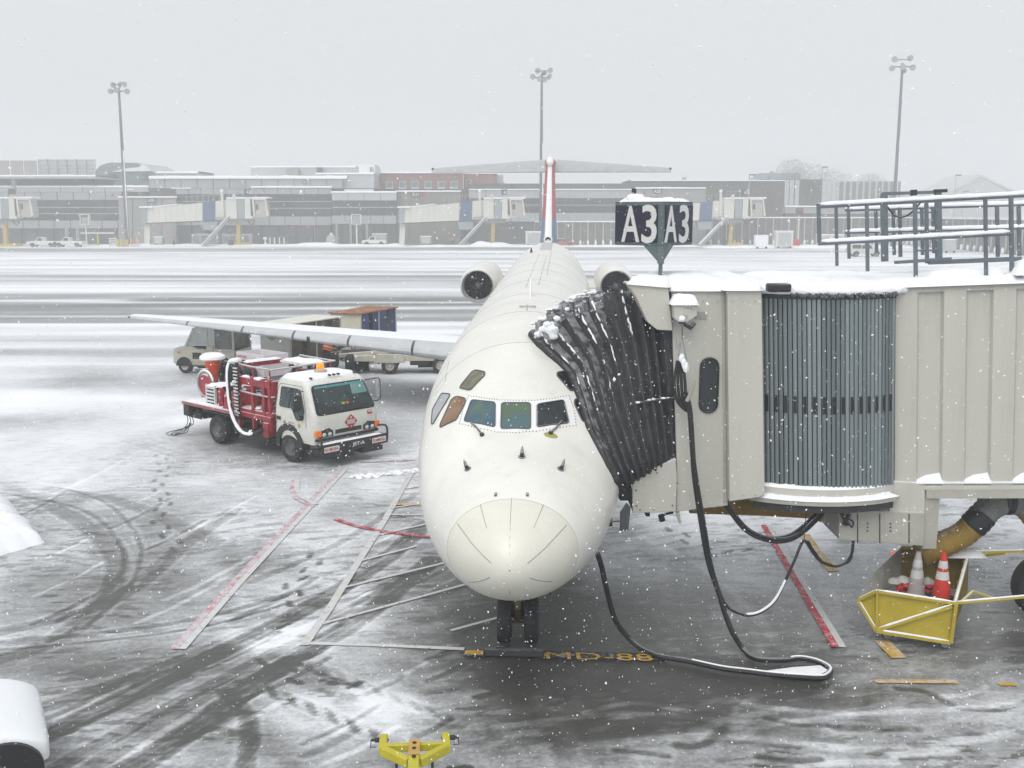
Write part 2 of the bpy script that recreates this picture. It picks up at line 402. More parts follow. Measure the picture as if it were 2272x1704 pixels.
# everything between: light long streaks too
cov += 0.22 * (fbm(GX * 0.12, GY * 0.9, 3, 81) - .5) * smoothstep(24, 34, GY)
near_ = smoothstep(34, 19, GY)
_far = cov.copy()
cov = cov * (1 - 0.30 * near_) + 0.10 * near_
cov += 0.16 * (fbm(GX * 1.6 + GY * .6, GY * 1.9 - GX * .5, 4, 121) - .5) * near_
fl = fbm(GX * 3.4 + .8 * vnoise(GX * .7, GY * .7, 5), GY * 10.5, 4, 141)
mk = smoothstep(.48, .62, fbm(GX * .45, GY * .45, 3, 151))
thick_ = smoothstep(.12, .42, cov)
cov -= 0.26 * thick_ * smoothstep(.575, .64, fl) * (.25 + .75 * mk) * near_
fl2 = fbm(GX * 1.6 + GY * .9, GY * 6.4 - GX * 2.4, 4, 161)
cov -= 0.17 * thick_ * smoothstep(.56, .63, fl2) * smoothstep(.45, .6, fbm(GX * .3 + 7, GY * .3, 3, 171)) * near_
cov += 0.13 * smoothstep(.58, .65, fbm(GX * 1.9 + GY * 1.2, GY * 5.6 - GX * 2.0, 4, 181)) * near_ * smoothstep(.45, .25, cov)
cov += DEF * .80 * near_
cov = np.clip(cov, 0.02, 1.0)
nx, ny = len(gx), len(gy)
relief = (cov - 0.5) * 0.02 + 0.012 * (fbm(GX * 4, GY * 4, 3, 91) - .5) * cov
relief *= smoothstep(45, 30, GY); relief -= relief.max()
vs = np.stack([GX, GY, relief], -1).reshape(-1, 3)
I = np.arange(nx * ny).reshape(ny, nx)
q = np.stack([I[:-1, :-1], I[:-1, 1:], I[1:, 1:], I[1:, :-1]], -1).reshape(-1, 4)
me = bpy.data.meshes.new('apron'); me.vertices.add(len(vs)); me.vertices.foreach_set('co', vs.ravel())
me.loops.add(q.size); me.loops.foreach_set('vertex_index', q.ravel().astype(np.int32))
me.polygons.add(len(q)); me.polygons.foreach_set('loop_start', np.arange(0, q.size, 4, dtype=np.int32))
me.update(calc_edges=True); me.polygons.foreach_set('use_smooth', [True] * len(q))
at_ = me.attributes.new('snow_cover', 'FLOAT', 'POINT'); at_.data.foreach_set('value', cov.ravel().astype(np.float32))
m, t, b = new_mat('apron_concrete_and_snow'); L = t.links.new
ga = N(t, 'ShaderNodeAttribute', attribute_name='snow_cover'); g = N(t, 'ShaderNodeNewGeometry')
def tn(scale, det=6, rough=0.6, sc=None):
    n = N(t, 'ShaderNodeTexNoise'); n.inputs['Scale'].default_value = scale; n.inputs['Detail'].default_value = det; n.inputs['Roughness'].default_value = rough
    if sc:
        mp = N(t, 'ShaderNodeMapping'); mp.inputs['Scale'].default_value = sc; L(g.outputs['Position'], mp.inputs[0]); L(mp.outputs[0], n.inputs[0])
    else: L(g.outputs['Position'], n.inputs[0])
    return n.outputs[0]
def mathn(op, a, b2=None, cl=False):
    n = N(t, 'ShaderNodeMath', operation=op); n.use_clamp = cl
    for i, x in enumerate((a, b2)):
        if x is None: continue
        if isinstance(x, (int, float)): n.inputs[i].default_value = x
        else: L(x, n.inputs[i])
    return n.outputs[0]
fine = mathn('MULTIPLY_ADD', tn(16, 7, 0.75), 0.8); fine.node.inputs[2].default_value = -0.40
fine2 = mathn('MULTIPLY_ADD', tn(3.0, 6, 0.65, (0.7, 1.6, 1)), 0.5); fine2.node.inputs[2].default_value = -0.25
c1 = mathn('ADD', mathn('ADD', ga.outputs['Fac'], fine), fine2)
mr = N(t, 'ShaderNodeMapRange', interpolation_type='SMOOTHSTEP'); mr.inputs[1].default_value = 0.10; mr.inputs[2].default_value = 0.98
L(c1, mr.inputs[0]); fac = mr.outputs[0]
asn = N(t, 'ShaderNodeMapRange'); asn.inputs[1].default_value = .3; asn.inputs[2].default_value = .7; asn.inputs[3].default_value = .62; asn.inputs[4].default_value = 1.25; L(tn(2.2, 9, 0.75), asn.inputs[0])
asr = N(t, 'ShaderNodeValToRGB'); asr.color_ramp.elements[0].color = (0.060, 0.061, 0.055, 1); asr.color_ramp.elements[1].color = (0.150, 0.150, 0.142, 1); asr.color_ramp.elements[0].position = .04; asr.color_ramp.elements[1].position = .34; L(ga.outputs['Fac'], asr.inputs[0])
asp = N(t, 'ShaderNodeMix', data_type='RGBA', blend_type='MULTIPLY'); asp.inputs[0].default_value = 1; L(asr.outputs[0], asp.inputs[6]); L(asn.outputs[0], asp.inputs[7])
snc = N(t, 'ShaderNodeValToRGB'); snc.color_ramp.elements[0].color = (0.58, 0.60, 0.635, 1); snc.color_ramp.elements[1].color = (0.86, 0.87, 0.90, 1)
snc.color_ramp.elements[0].position = .35; snc.color_ramp.elements[1].position = 1.0; L(ga.outputs['Fac'], snc.inputs[0])
mc = N(t, 'ShaderNodeMix', data_type='RGBA'); L(fac, mc.inputs[0]); L(asp.outputs[2], mc.inputs[6]); L(snc.outputs[0], mc.inputs[7])
L(mc.outputs[2], b.inputs['Base Color'])
rr = N(t, 'ShaderNodeMapRange'); rr.inputs[3].default_value = 0.30; rr.inputs[4].default_value = 0.9; L(fac, rr.inputs[0]); L(rr.outputs[0], b.inputs['Roughness'])
b.inputs['Specular IOR Level'].default_value = 0.35
bp = N(t, 'ShaderNodeBump'); bp.inputs['Strength'].default_value = 0.5; bp.inputs['Distance'].default_value = 0.02; L(c1, bp.inputs['Height']); L(bp.outputs[0], b.inputs['Normal'])
me.materials.append(m)
apron = bpy.data.objects.new('apron', me); COL.objects.link(apron); tag(apron, 'snow dusted concrete apron with wheel tracks and wet patches', None, None, 'structure')

# painted markings: worn paint, snow dusted, each a sheet just above the concrete
def paint(name, col, thin=0.35):
    m, t, b = new_mat(name); L = t.links.new; g = N(t, 'ShaderNodeNewGeometry')
    n = N(t, 'ShaderNodeTexNoise'); n.inputs['Scale'].default_value = 5; n.inputs['Detail'].default_value = 8; n.inputs['Roughness'].default_value = 0.75; L(g.outputs['Position'], n.inputs[0])
    r = N(t, 'ShaderNodeMapRange'); r.inputs[1].default_value = 0.62 - thin; r.inputs[2].default_value = 0.80 - thin * .6; L(n.outputs[0], r.inputs[0])
    mc = N(t, 'ShaderNodeMix', data_type='RGBA'); mc.inputs[6].default_value = (*col, 1); mc.inputs[7].default_value = (0.60, 0.61, 0.64, 1); L(r.outputs[0], mc.inputs[0])
    n2 = N(t, 'ShaderNodeTexNoise'); n2.inputs['Scale'].default_value = 11; n2.inputs['Detail'].default_value = 6; L(g.outputs['Position'], n2.inputs[0])
    r2 = N(t, 'ShaderNodeMapRange'); r2.inputs[1].default_value = 0.6; r2.inputs[2].default_value = 0.7; r2.inputs[4].default_value = .75; L(n2.outputs[0], r2.inputs[0])
    md = N(t, 'ShaderNodeMix', data_type='RGBA'); md.inputs[7].default_value = (0.10, 0.10, 0.10, 1); L(r2.outputs[0], md.inputs[0]); L(mc.outputs[2], md.inputs[6])
    L(md.outputs[2], b.inputs['Base Color']); b.inputs['Roughness'].default_value = 0.7; return m
P_WHITE = paint('worn_white_paint', (0.55, 0.53, 0.45)); P_RED = paint('worn_red_paint', (0.42, 0.035, 0.06), 0.34)
P_REDB = paint('fresh_red_paint', (0.45, 0.03, 0.05), 0.14)
P_YEL = paint('worn_yellow_paint', (0.52, 0.30, 0.02), 0.20); P_BLK = paint('black_paint', (0.03, 0.032, 0.04), 0.10); P_YEL2 = paint('letter_yellow_paint', (0.50, 0.29, 0.02), 0.10)
ZL = 0.004
def stripe(pts, w, m, name='painted_line', z=ZL, off=0.0):
    P = [gp(*p) for p in pts]; mb = MB(); a = []; b2 = []
    for i, p in enumerate(P):
        d = (P[min(i + 1, len(P) - 1)] - P[max(i - 1, 0)]).normalized(); n = V((-d.y, d.x, 0)); p = p + n * off
        a.append(V((*(p + n * w / 2).xy, z))); b2.append(V((*(p - n * w / 2).xy, z)))
    mb.grid([a, b2]); o = mb.build(name, m, smooth=False); return tag(o, kind='structure')
stripe([(395, 1440), (520, 1298), (640, 1170), (762, 1040)], 0.115, P_RED, off=0.06)
stripe([(395, 1440), (520, 1298), (640, 1170), (762, 1040)], 0.115, P_WHITE, off=-0.06)
stripe([(652, 1065), (648, 1085), (655, 1105), (690, 1122)], 0.12, P_RED, z=ZL * 2)
stripe([(660, 1066), (658, 1085), (668, 1103), (702, 1120)], 0.12, P_WHITE, z=ZL * 3)
stripe([(742, 1152), (790, 1168), (850, 1180), (965, 1194), (1060, 1200)], 0.11, P_REDB, z=ZL * 4)
stripe([(675, 1432), (730, 1352), (790, 1255), (850, 1160), (890, 1090), (935, 1010)], 0.13, P_WHITE, z=ZL * 2)
stripe([(680, 1427), (850, 1432), (1030, 1440)], 0.10, P_WHITE)
for a, bb in [((715, 1385), (1060, 1290)), ((760, 1305), (985, 1250)), ((800, 1245), (925, 1212)), ((830, 1190), (960, 1160)), ((860, 1142), (960, 1144)), ((865, 1128), (935, 1118)), ((900, 1085), (940, 1078)), ((1000, 1400), (1110, 1370))]:
    stripe([a, bb], 0.07, P_WHITE, z=ZL * 3)
stripe([(800, 1026), (930, 1020)], 0.10, P_RED)
stripe([(1700, 1165), (1780, 1300), (1862, 1436)], 0.11, P_REDB, off=-0.056)
stripe([(1700, 1165), (1780, 1300), (1862, 1436)], 0.10, P_WHITE, off=0.053)
stripe([(1785, 1185), (1810, 1222), (1850, 1268)], 0.20, P_YEL)
stripe([(1955, 1420), (1995, 1460)], 0.22, P_YEL)
stripe([(1942, 1512), (2030, 1512), (2125, 1513)], 0.11, P_YEL)
stripe([(2215, 1518), (2255, 1519)], 0.09, P_YEL)
stripe([(865, 1118), (935, 1120), (1000, 1122)], 0.16, P_YEL, z=ZL * 1.5)
# stop bar: black bed, yellow bar end, aircraft type lettering
stripe([(1030, 1448), (1240, 1452), (1480, 1458)], 0.24, P_BLK, z=ZL)
stripe([(1032, 1448), (1072, 1449)], 0.15, P_YEL2, z=ZL * 2)
mb = MB(); o0 = gp(1330, 1456)
lt = gp(1212, 1455); rt = gp(1448, 1460); dirx = (rt - lt)
mbx = MB(); text_mb(mbx, 'MD-88', 0.24, V((*((lt + rt) / 2).xy, ZL * 2.4)), dirx, (0, 1, 0), width=dirx.length, depth=0.002, weight=0.0)
tag(mbx.build('stop_line_lettering', P_YEL2, smooth=False), kind='structure')
mbx = MB(); mbx.bx(-.05, .05, -.05, .05, ZL * 2, ZL * 2.5); mbx.tf(M.Translation(V((*gp(1210, 1454).xy, 0))))
tag(mbx.build('painted_dot', P_YEL, smooth=False), kind='structure')
# bank of ploughed snow at the left edge
mb = MB(); rows = []
bk = [gp(*p) for p in ((0, 1100), (22, 1118), (40, 1135), (52, 1160), (80, 1188), (98, 1204), (60, 1214), (0, 1232), (-90, 1250), (-260, 1240), (-300, 1150), (-200, 1095), (-80, 1088))]
bk = [p for a, c in zip(bk, bk[1:] + bk[:1]) for p in (a.lerp(c, 0), a.lerp(c, .25), a.lerp(c, .5), a.lerp(c, .75))]; bc = gp(-90, 1165)
for i in range(13):
    r_ = i / 12.0; row = []
    for p in bk:
        q = p.lerp(bc, r_ * .98); n_ = NZ.noise(V((q.x * 1.6, q.y * 1.6, 1))); n2_ = NZ.noise(V((q.x * 5, q.y * 5, 4)))
        row.append(V((q.x + (.07 * n2_ if i < 3 else 0), q.y + .07 * n_, 0.40 * min(1, r_ * 2.6) ** .55 * (1 + .4 * n_) + .05 * n2_ * (r_ > 0) - .02 * (i == 0))))
    rows.append(row)
mb.grid(rows, 0, True); tag(mb.build('snow_bank', SNOW, ang=180), 'bank of ploughed white snow at the left edge of the apron', None, None, 'structure')
# clods of snow along the bare line by the truck
mb = MB()
for k in range(26):
    u = k / 25; p = gp(780 + 150 * u, 1062 - 16 * u + random.uniform(-3, 3)); mb.ball((p.x, p.y, 0.02), random.uniform(.03, .09), (1.3, 1, .6), 7, jit=.4)
tag(mb.build('snow_clods', SNOW), kind='stuff')
# ------------------------------------------------------------------ the airliner
WHITE = mat('aircraft_white', (0.755, 0.745, 0.695), 0.28, var=0.07, scale=1.2, dirt=0.30, dirtcol=(0.52, 0.50, 0.44), snow=0.0, streak=True)
WHITEF = mat('aircraft_frame_white', (0.78, 0.78, 0.77), 0.35, var=0.06)
CREAM = mat('radome_cream', (0.69, 0.675, 0.595), 0.38, var=0.05, scale=1.5)
ALU = mat('bare_aluminium', (0.62, 0.63, 0.64), 0.38, 0.75, var=0.10, scale=2, snow=0.15)
ALUW = mat('wing_skin', (0.66, 0.67, 0.68), 0.45, 0.25, var=0.08, scale=1, snow=0.75)
for _nm in ('aircraft_white', 'radome_cream'):
    _t = MATS[_nm].node_tree; _b = _t.nodes['Principled BSDF']; _co2 = N(_t, 'ShaderNodeTexCoord'); _n = N(_t, 'ShaderNodeTexNoise'); _n.inputs['Scale'].default_value = 34; _n.inputs['Detail'].default_value = 3; _t.links.new(_co2.outputs['Object'], _n.inputs[0])
    _r = N(_t, 'ShaderNodeMapRange'); _r.inputs[1].default_value = .68; _r.inputs[2].default_value = .76; _r.inputs[4].default_value = .55; _t.links.new(_n.outputs[0], _r.inputs[0])
    _m = N(_t, 'ShaderNodeMix', data_type='RGBA'); _m.inputs[7].default_value = (.30, .29, .25, 1); _t.links.new(_r.outputs[0], _m.inputs[0]); _t.links.new(_b.inputs['Base Color'].links[0].from_socket, _m.inputs[6]); _t.links.new(_m.outputs[2], _b.inputs['Base Color'])
GREYP = mat('aircraft_grey', (0.45, 0.46, 0.47), 0.4, var=0.1)
SEAM = mat('seam_dark', (0.10, 0.10, 0.10), 0.7)
YAW = R(2.68)
plane = empty('airliner', (-0.03, 12.42, 0), -YAW, 'white twin engined airliner with T tail parked nose on at the gate', 'airplane', rx=R(0.45))
PM = wmat(plane); PI_ = PM.inverted()
ST = [(0, 2.00, 2.00, .0, 2.00), (.012, 2.09, 1.91, .09, 2.0), (.05, 2.18, 1.82, .19, 2.0), (.13, 2.29, 1.71, .32, 2.0), (.28, 2.425, 1.575, .49, 2.0), (.5, 2.55, 1.44, .67, 2.0), (.8, 2.69, 1.31, .855, 2.02),
      (1.2, 2.83, 1.19, 1.04, 2.06), (1.6, 2.955, 1.11, 1.19, 2.12), (2.0, 3.075, 1.055, 1.31, 2.2), (2.35, 3.20, 1.02, 1.395, 2.26), (2.55, 3.31, 1.01, 1.435, 2.3), (2.8, 3.48, 1.0, 1.475, 2.36), (3.1, 3.69, .99, 1.52, 2.44),
      (3.5, 3.92, .98, 1.565, 2.53), (4.0, 4.14, .965, 1.605, 2.62), (4.6, 4.32, .955, 1.64, 2.70), (5.4, 4.46, .95, 1.66, 2.76), (6.5, 4.56, .95, 1.67, 2.8), (8, 4.61, .95, 1.67, 2.82), (12, 4.65, .95, 1.67, 2.82), (18, 4.70, .95, 1.67, 2.82), (24, 4.74, .95, 1.67, 2.82), (28.5, 4.77, .97, 1.67, 2.85),
      (31, 4.78, 1.15, 1.62, 2.92), (34, 4.76, 1.6, 1.40, 3.1), (37, 4.5, 2.25, 1.0, 3.4), (39.5, 4.35, 2.85, .6, 3.6), (41.2, 4.1, 3.3, .2, 3.7), (41.3, 3.9, 3.6, .03, 3.75)]
_s = np.sqrt(np.array([a[0] for a in ST]))
def _pc(y):   # monotone cubic through the stations
    h = np.diff(_s); d = np.diff(y) / h; mm = np.zeros_like(y); mm[0] = d[0]; mm[-1] = d[-1]
    for i in range(1, len(y) - 1):
        mm[i] = 0 if d[i - 1] * d[i] <= 0 else 2 * d[i - 1] * d[i] / (d[i - 1] + d[i])
    def f(s):
        s = math.sqrt(max(s, 0)); i = int(min(max(np.searchsorted(_s, s) - 1, 0), len(h) - 1)); t = (s - _s[i]) / h[i]
        return (2 * t**3 - 3 * t**2 + 1) * y[i] + (t**3 - 2 * t**2 + t) * h[i] * mm[i] + (-2 * t**3 + 3 * t**2) * y[i + 1] + (t**3 - t**2) * h[i] * mm[i + 1]
    return f
_ft, _fb, _fw, _fc = [_pc(np.array([a[k] for a in ST], float)) for k in (1, 2, 3, 4)]
def fus(s, ph):
    """fuselage skin point; ph 0 = +X side, 90 = crown"""
    zt, zb, w, zc = _ft(s), _fb(s), _fw(s), _fc(s); c, n = cos(ph), sin(ph)
    return V((w * c, s, zc + ((zt - zc) if n >= 0 else (zc - zb)) * n))
SS = list(np.concatenate([[0.0], 0.78 * np.linspace(0.012, 1, 18) ** 2, np.linspace(.86, 9, 68)[0:], np.arange(9.5, 28.5, 1.0), np.linspace(28.5, 41.3, 22)]))
NF = 72
def skin(s0, s1): 
    ss = [s for s in SS if s0 - 1e-6 <= s <= s1 + 1e-6]
    return [[fus(max(s, 1e-4), 2 * pi * j / NF) for j in range(NF)] for s in ss]
RS = 0.78
mb = MB(); mb.grid(skin(0, RS), 0, True); radome = mb.build('radome', CREAM, plane, ang=180)
mb = MB(); mb.grid([[fus(RS + .004, 2 * pi * j / NF) for j in range(NF)]] + skin(RS + .01, 42), 0, True); fuselage = mb.build('fuselage', WHITE, plane, ang=180)
# snow-free skin tree for laying panes, seams and probes on the surface
_tv = [p for r in skin(0, 42) for p in r]; _n = len(skin(0, 42))
_tf = [(i * NF + j, i * NF + (j + 1) % NF, (i + 1) * NF + (j + 1) % NF, (i + 1) * NF + j) for i in range(_n - 1) for j in range(NF)]
BV = BVHTree.FromPolygons(_tv, _tf)
_co = PI_ @ V((0, 0, CAM_H))
def onskin(px, py):
    d = (PI_.to_3x3() @ ray(px, py)).normalized(); loc, nor, i, ds = BV.ray_cast(_co, d)
    if loc is None: return None, None
    if nor.dot(d) > 0: nor = -nor
    return loc, nor
def near(p):
    loc, nor, i, ds = BV.find_nearest(p)
    if nor.dot(loc - V((0, loc.y, 2.7))) < 0: nor = -nor
    return loc, nor
def pane_pts(pxs): return [onskin(*p)[0] for p in pxs]
def mirror(P): return [V((-p.x, p.y, p.z)) for p in P]
def roundpoly(P, r=0.05, n=4):
    out = []; k = len(P)
    for i in range(k):
        a, b, c = P[i - 1], P[i], P[(i + 1) % k]; u = (a - b); w = (c - b); rr = min(r, u.length * .45, w.length * .45)
        p0 = b + u.normalized() * rr; p1 = b + w.normalized() * rr
        for j in range(n + 1):
            t = j / n; out.append(p0 * (1 - t) ** 2 + b * 2 * t * (1 - t) + p1 * t * t)
    return out
def patch(mb, P, off, mi=0, rings=5):
    """a panel lying on the skin: the outline filled towards its centre, every point lifted off the surface"""
    c = sum(P, V((0, 0, 0))) / len(P); rows = []
    for i in range(rings + 1):
        t = i / rings; row = []
        for p in P:
            q, nn = near(c + (p - c) * (1 - t * 0.995)); row.append(q + nn * off)
        rows.append(row)
    edge = [near(p)[0] - near(p)[1] * 0.01 for p in P]
    mb.grid([edge] + rows, mi, True)
def skinline(mb, pts3, r, lift=0.3, n=5):
    P = []
    for a, b in zip(pts3[:-1], pts3[1:]):
        for k in range(8): P.append(a + (b - a) * k / 8)
    P.append(pts3[-1]); Q = []
    for p in P: q, nn = near(p); Q.append(q + nn * r * lift)
    mb.tube(Q, r, n)
def pane_mat(name, a, b2, sc):
    m, t, b = new_mat(name); L = t.links.new; tc = N(t, 'ShaderNodeTexCoord'); n = N(t, 'ShaderNodeTexNoise'); n.inputs['Scale'].default_value = sc; n.inputs['Distortion'].default_value = 1.2
    L(tc.outputs['Object'], n.inputs[0]); r = N(t, 'ShaderNodeValToRGB'); r.color_ramp.elements[0].color = (*a, 1); r.color_ramp.elements[1].color = (*b2, 1)
    r.color_ramp.elements[0].position = .38; r.color_ramp.elements[1].position = .62; L(n.outputs[0], r.inputs[0]); L(r.outputs[0], b.inputs['Base Color'])
    b.inputs['Roughness'].default_value = 0.10; b.inputs['Specular IOR Level'].default_value = 0.45; return m
# glass seen against instrument panel, sunshades and curtains inside
G_BLUE = pane_mat('windshield_glass_blue', (0.05, 0.11, 0.16), (0.10, 0.15, 0.10), 2.2)
G_GREEN = pane_mat('windshield_glass_green', (0.09, 0.14, 0.08), (0.07, 0.13, 0.15), 2.0)
G_DARK = pane_mat('windshield_glass_dark', (0.008, 0.012, 0.016), (0.02, 0.026, 0.03), 2.0)
G_BROWN = pane_mat('side_window_brown', (0.20, 0.11, 0.06), (0.26, 0.16, 0.10), 2.0)
G_GREY = pane_mat('side_window_grey', (0.30, 0.32, 0.34), (0.38, 0.39, 0.41), 2.0)
G_OLIVE = pane_mat('eyebrow_glass_olive', (0.13, 0.125, 0.085), (0.19, 0.17, 0.11), 2.5)
PANES = [([(1113, 895), (1176.6, 895), (1176.6, 952), (1111.5, 952)], G_GREEN, 0), ([(1046.5, 888.5), (1099, 894), (1098, 948), (1030, 934.6)], G_BLUE, 0),
         ([(1191.5, 898), (1250, 888.5), (1262, 938.7), (1191.5, 948)], G_DARK, 0), ([(1013.9, 880), (1032.9, 884.4), (1032.9, 895), (1012.5, 933), (977, 949.5), (978, 942), (1003, 887)], G_BROWN, 1),
         ([(981, 873.6), (999, 875), (997.6, 881.7), (962.4, 941.4), (958.3, 941.4), (961, 908.8)], G_GREY, 1), ([(1056, 822), (1076, 826), (1076, 833), (1043.7, 866.8), (1020.7, 861.4), (1024, 855), (1047.8, 826)], G_OLIVE, 1)]
fr = MB()
def band(pxs): return pane_pts(pxs)
F_OUT = [(1040, 879), (1075, 884), (1108, 888), (1145, 889), (1186, 889), (1225, 885), (1262, 878), (1272, 905), (1278, 944), (1235, 951), (1190, 957), (1145, 960.5), (1105, 959), (1060, 950), (1020, 940), (1028, 908)]
patch(fr, band(F_OUT), 0.004, 0, 8)
for (pxs, mm, mir) in PANES[3:5]:
    P = pane_pts(pxs); c = sum(P, V()) / len(P); Q = [c + (p - c) * 1.10 for p in P]
    for QQ in (Q, mirror(Q)): patch(fr, roundpoly(QQ, .05), 0.004)
frame = fr.build('windshield_frame', WHITEF, plane, ang=30)
rv = MB()
o3 = band(F_OUT)
for i in range(len(o3)):
    a, b2 = o3[i], o3[(i + 1) % len(o3)]
    for k in range(6):
        q, nn = near(a + (b2 - a) * (k / 6)); rv.ball(q + nn * .005, 0.008, n=6)
tag(rv.build('rivet', SEAM, plane), kind='stuff')
for (pxs, mm, mir) in PANES:
    P = pane_pts(pxs)
    for QQ, g in (((P, mm), (mirror(P), G_DARK)) if mir else ((P, mm),)):
        rp = roundpoly(QQ, .045)
        mb = MB(); patch(mb, rp, 0.012); pane = mb.build('windshield_pane', g, plane, ang=30)
        ms = MB(); Q = []
        for p in rp: q, nn = near(p); Q.append(q + nn * .012)
        ms.tube(Q, 0.011, 6, closed=True); ms.build('pane_seal', SEAM if mm is not G_DARK else DARK, pane)
# wipers, probes, strips, latches
def onsk(pxs): return [onskin(*p)[0] for p in pxs]
for pxs in ([(1046, 940), (1058, 950), (1070, 966)], [(1246, 936), (1232, 952), (1221, 962)]):
    P = onsk(pxs); mb = MB(); mb.tube([near(p)[0] + near(p)[1] * .03 for p in P], 0.013, 6)
    q, nn = near(P[-1]); mb.ball(q + nn * .02, .035, n=8); mb.build('wiper', DARK, plane)
def probe(px, py, dx, dy, ln=0.14):
    q, nn = onskin(px, py); q2, _ = onskin(px + dx, py + dy); d = (q2 - q).normalized(); mb = MB()
    mb.tube([q - nn * .02, q + nn * .06, q + nn * .075 + d * ln * .5, q + nn * .085 + d * ln], [.032, .026, .02, .008], 8)
    mb.tube([q + nn * .0, q + nn * .01], .05, 10); mb.build('pitot_probe', DARK, plane)
probe(1038, 1041, -6, -26); probe(1244, 1041, 6, -26); probe(1158, 1014, 2, -26)
STRIPS = [[(1135, 1105), (1131, 1230)], [(1066, 1120), (1080, 1172)], [(1206, 1120), (1184, 1172)], [(1015, 1162), (1090, 1249)], [(1257, 1165), (1170, 1250)], [(1087, 1281), (1070, 1288), (1040, 1291)], [(1175, 1282), (1200, 1289), (1225, 1290)], [(1131, 1311), (1131, 1318)]]
for st in STRIPS:
    mb = MB(); skinline(mb, onsk(st), 0.0042, 0.4); mb.build('lightning_strip', mat('strip_grey', (.20, .20, .19), .6), radome)
ring = [fus(RS, 2 * pi * j / 90) for j in range(90)]
mb = MB(); mb.tube(ring, .0028, 5, closed=True); mb.build('radome_seam', mat('seam_grey', (0.34, 0.335, 0.32), .7), radome)
for px in (1100, 1170):
    q, nn = onskin(px, 1098); t_ = nn.cross(V((1, 0, 0))).normalized(); mb = MB(); mb.beam(q + nn * .006 - t_ * .035, q + nn * .006 + t_ * .035, .035, .02); mb.build('radome_latch', DARK, plane, bevel=.006)
q, nn = onskin(1222, 966); mb = MB(); P = []
for k in range(14): 
    a = 2 * pi * k / 14; P.append(near(q + V((0.105 * cos(a), 0.04 * sin(a), 0.05 * sin(a))))[0])
patch(mb, P, 0.006); mb.build('yellow_patch', mat('olive_yellow_patch', (0.34, 0.32, 0.08), .6), plane)
# skin seams: panel joints round the nose and down the crown
sm = MB()
for s in (4.3, 6.2, 9.0, 12.4, 15.8, 19.2, 22.6, 26):
    sm.tube([fus(s, a) + V((0, 0, 0.000)) for a in np.linspace(R(-20), R(200), 60)], .0035, 4)
tag(sm.build('skin_seam', mat('seam_faint', (0.38, 0.375, 0.35), .6), plane), kind='stuff')
# crown antennas, black wear lines and fairing near the tail
def crown(s, dx=0): 
    ph = R(90) - dx / max(_fw(s), .2); return fus(s, ph)
mb = MB(); p = crown(8.3); mb.prism([(8.2, p.z - .02), (8.75, p.z - .02), (8.7, p.z + .30), (8.5, p.z + .34)], 'x', -.012, .012); mb.build('blade_antenna', WHITEF, plane)
mb = MB(); p = crown(6.7); mb.box(p + V((0, 0, .012)), (.30, .06, .03)); mb.build('crown_plate', GREYP, plane, bevel=.008)
mb = MB(); p = crown(6.3); mb.tube([p, p + V((0, .02, .10))], .012, 6); mb.build('mast_antenna', GREYP, plane)
mb = MB(); p = crown(26, -.5); mb.tube([p, p + V((0, .05, .16))], [.05, .02], 8); mb.build('beacon_light', DARK, plane)
lines = MB()
for dx, s0, s1 in ((-.16, 10.5, 24), (.10, 11, 23.5), (.24, 14, 26)):
    Q = [crown(s, dx) for s in np.arange(s0, s1, .5)]
    for a in range(0, len(Q) - 1, 3): lines.tube(Q[a:a + 3], .012, 4)
tag(lines.build('crown_seam', GREYP, plane), kind='stuff')
mb = MB(); mb.grid([[crown(s, dx) + V((0, 0, .006)) for dx in (-.22, -.1, .1, .22)] for s in np.arange(26.5, 34, .5)]); mb.build('dorsal_strip', GREYP, plane)
# cabin windows, both sides
for k in range(34):
    for sg in (0, 1):
        ph = R(20) if sg == 0 else R(160); s = 6.4 + k * 0.72
        if 16.6 < s < 17.6: continue
        mb = MB(); q = fus(s, ph); up = (fus(s, ph + .01) - q).normalized() * (1 if sg == 0 else -1)
        P = [q + up * (0.165 * sin(a)) + V((0, .11 * cos(a), 0)) for a in np.linspace(0, 2 * pi, 11)[:-1]]
        nrm = V((cos(ph), 0, sin(ph))); c = q + nrm * .008
        mb.add([c] + [p + nrm * .008 for p in P], [(0, i + 1, (i + 1) % 10 + 1) for i in range(10)]); mb.build('cabin_window', GLASSD, plane)
# front service door outline on the far side, passenger door outline under the bridge hood
for ph0, nm in ((R(170), 'service_door'), (R(10), 'passenger_door')):
    mb = MB(); w0 = .42; sA = 4.5; P = []
    for (ds, dp) in ((-w0, -.42), (-w0, .55), (w0, .55), (w0, -.42)): P.append(fus(sA + ds, ph0 + (dp if ph0 < 1 else -dp)))
    ln = []
    for i in range(4):
        for k in range(6): ln.append(near(P[i] + (P[(i + 1) % 4] - P[i]) * k / 6)[0])
    mb.tube(ln, .008, 4, closed=True); mb.build(nm, GREYP, plane)
# landing light / access hatch hanging open low on the right side, power cable plugged in below it
q = fus(2.3, R(-13)); mb = MB(); mb.prism([(-.02, -.22), (.10, -.22), (.13, .12), (.07, .20), (-.02, .05)], 'y', -.02, .02); mb.tf(M.Translation(q + V((.13, 0, .05)))); mb.build('hinged_hatch', mat('hatch_dark', (0.05, 0.055, 0.06), .4), plane, bevel=.01)
mb = MB(); q = fus(2.2, R(-13)); mb.tube([q, q + V((.14, 0, .02))], .012, 6); mb.tube([q - V((.02, 0, 0)), q + V((.02, 0, 0))], .07, 10); mb.build('hatch_hinge', DARK, plane)
POWER_S = fus(2.2, R(-37))
mb = MB(); P = [near(POWER_S + V((0, .16 * cos(a), .10 * sin(a))))[0] for a in np.linspace(0, 2 * pi, 13)[:-1]]; patch(mb, P, .02); mb.build('power_receptacle', CREAM, plane)
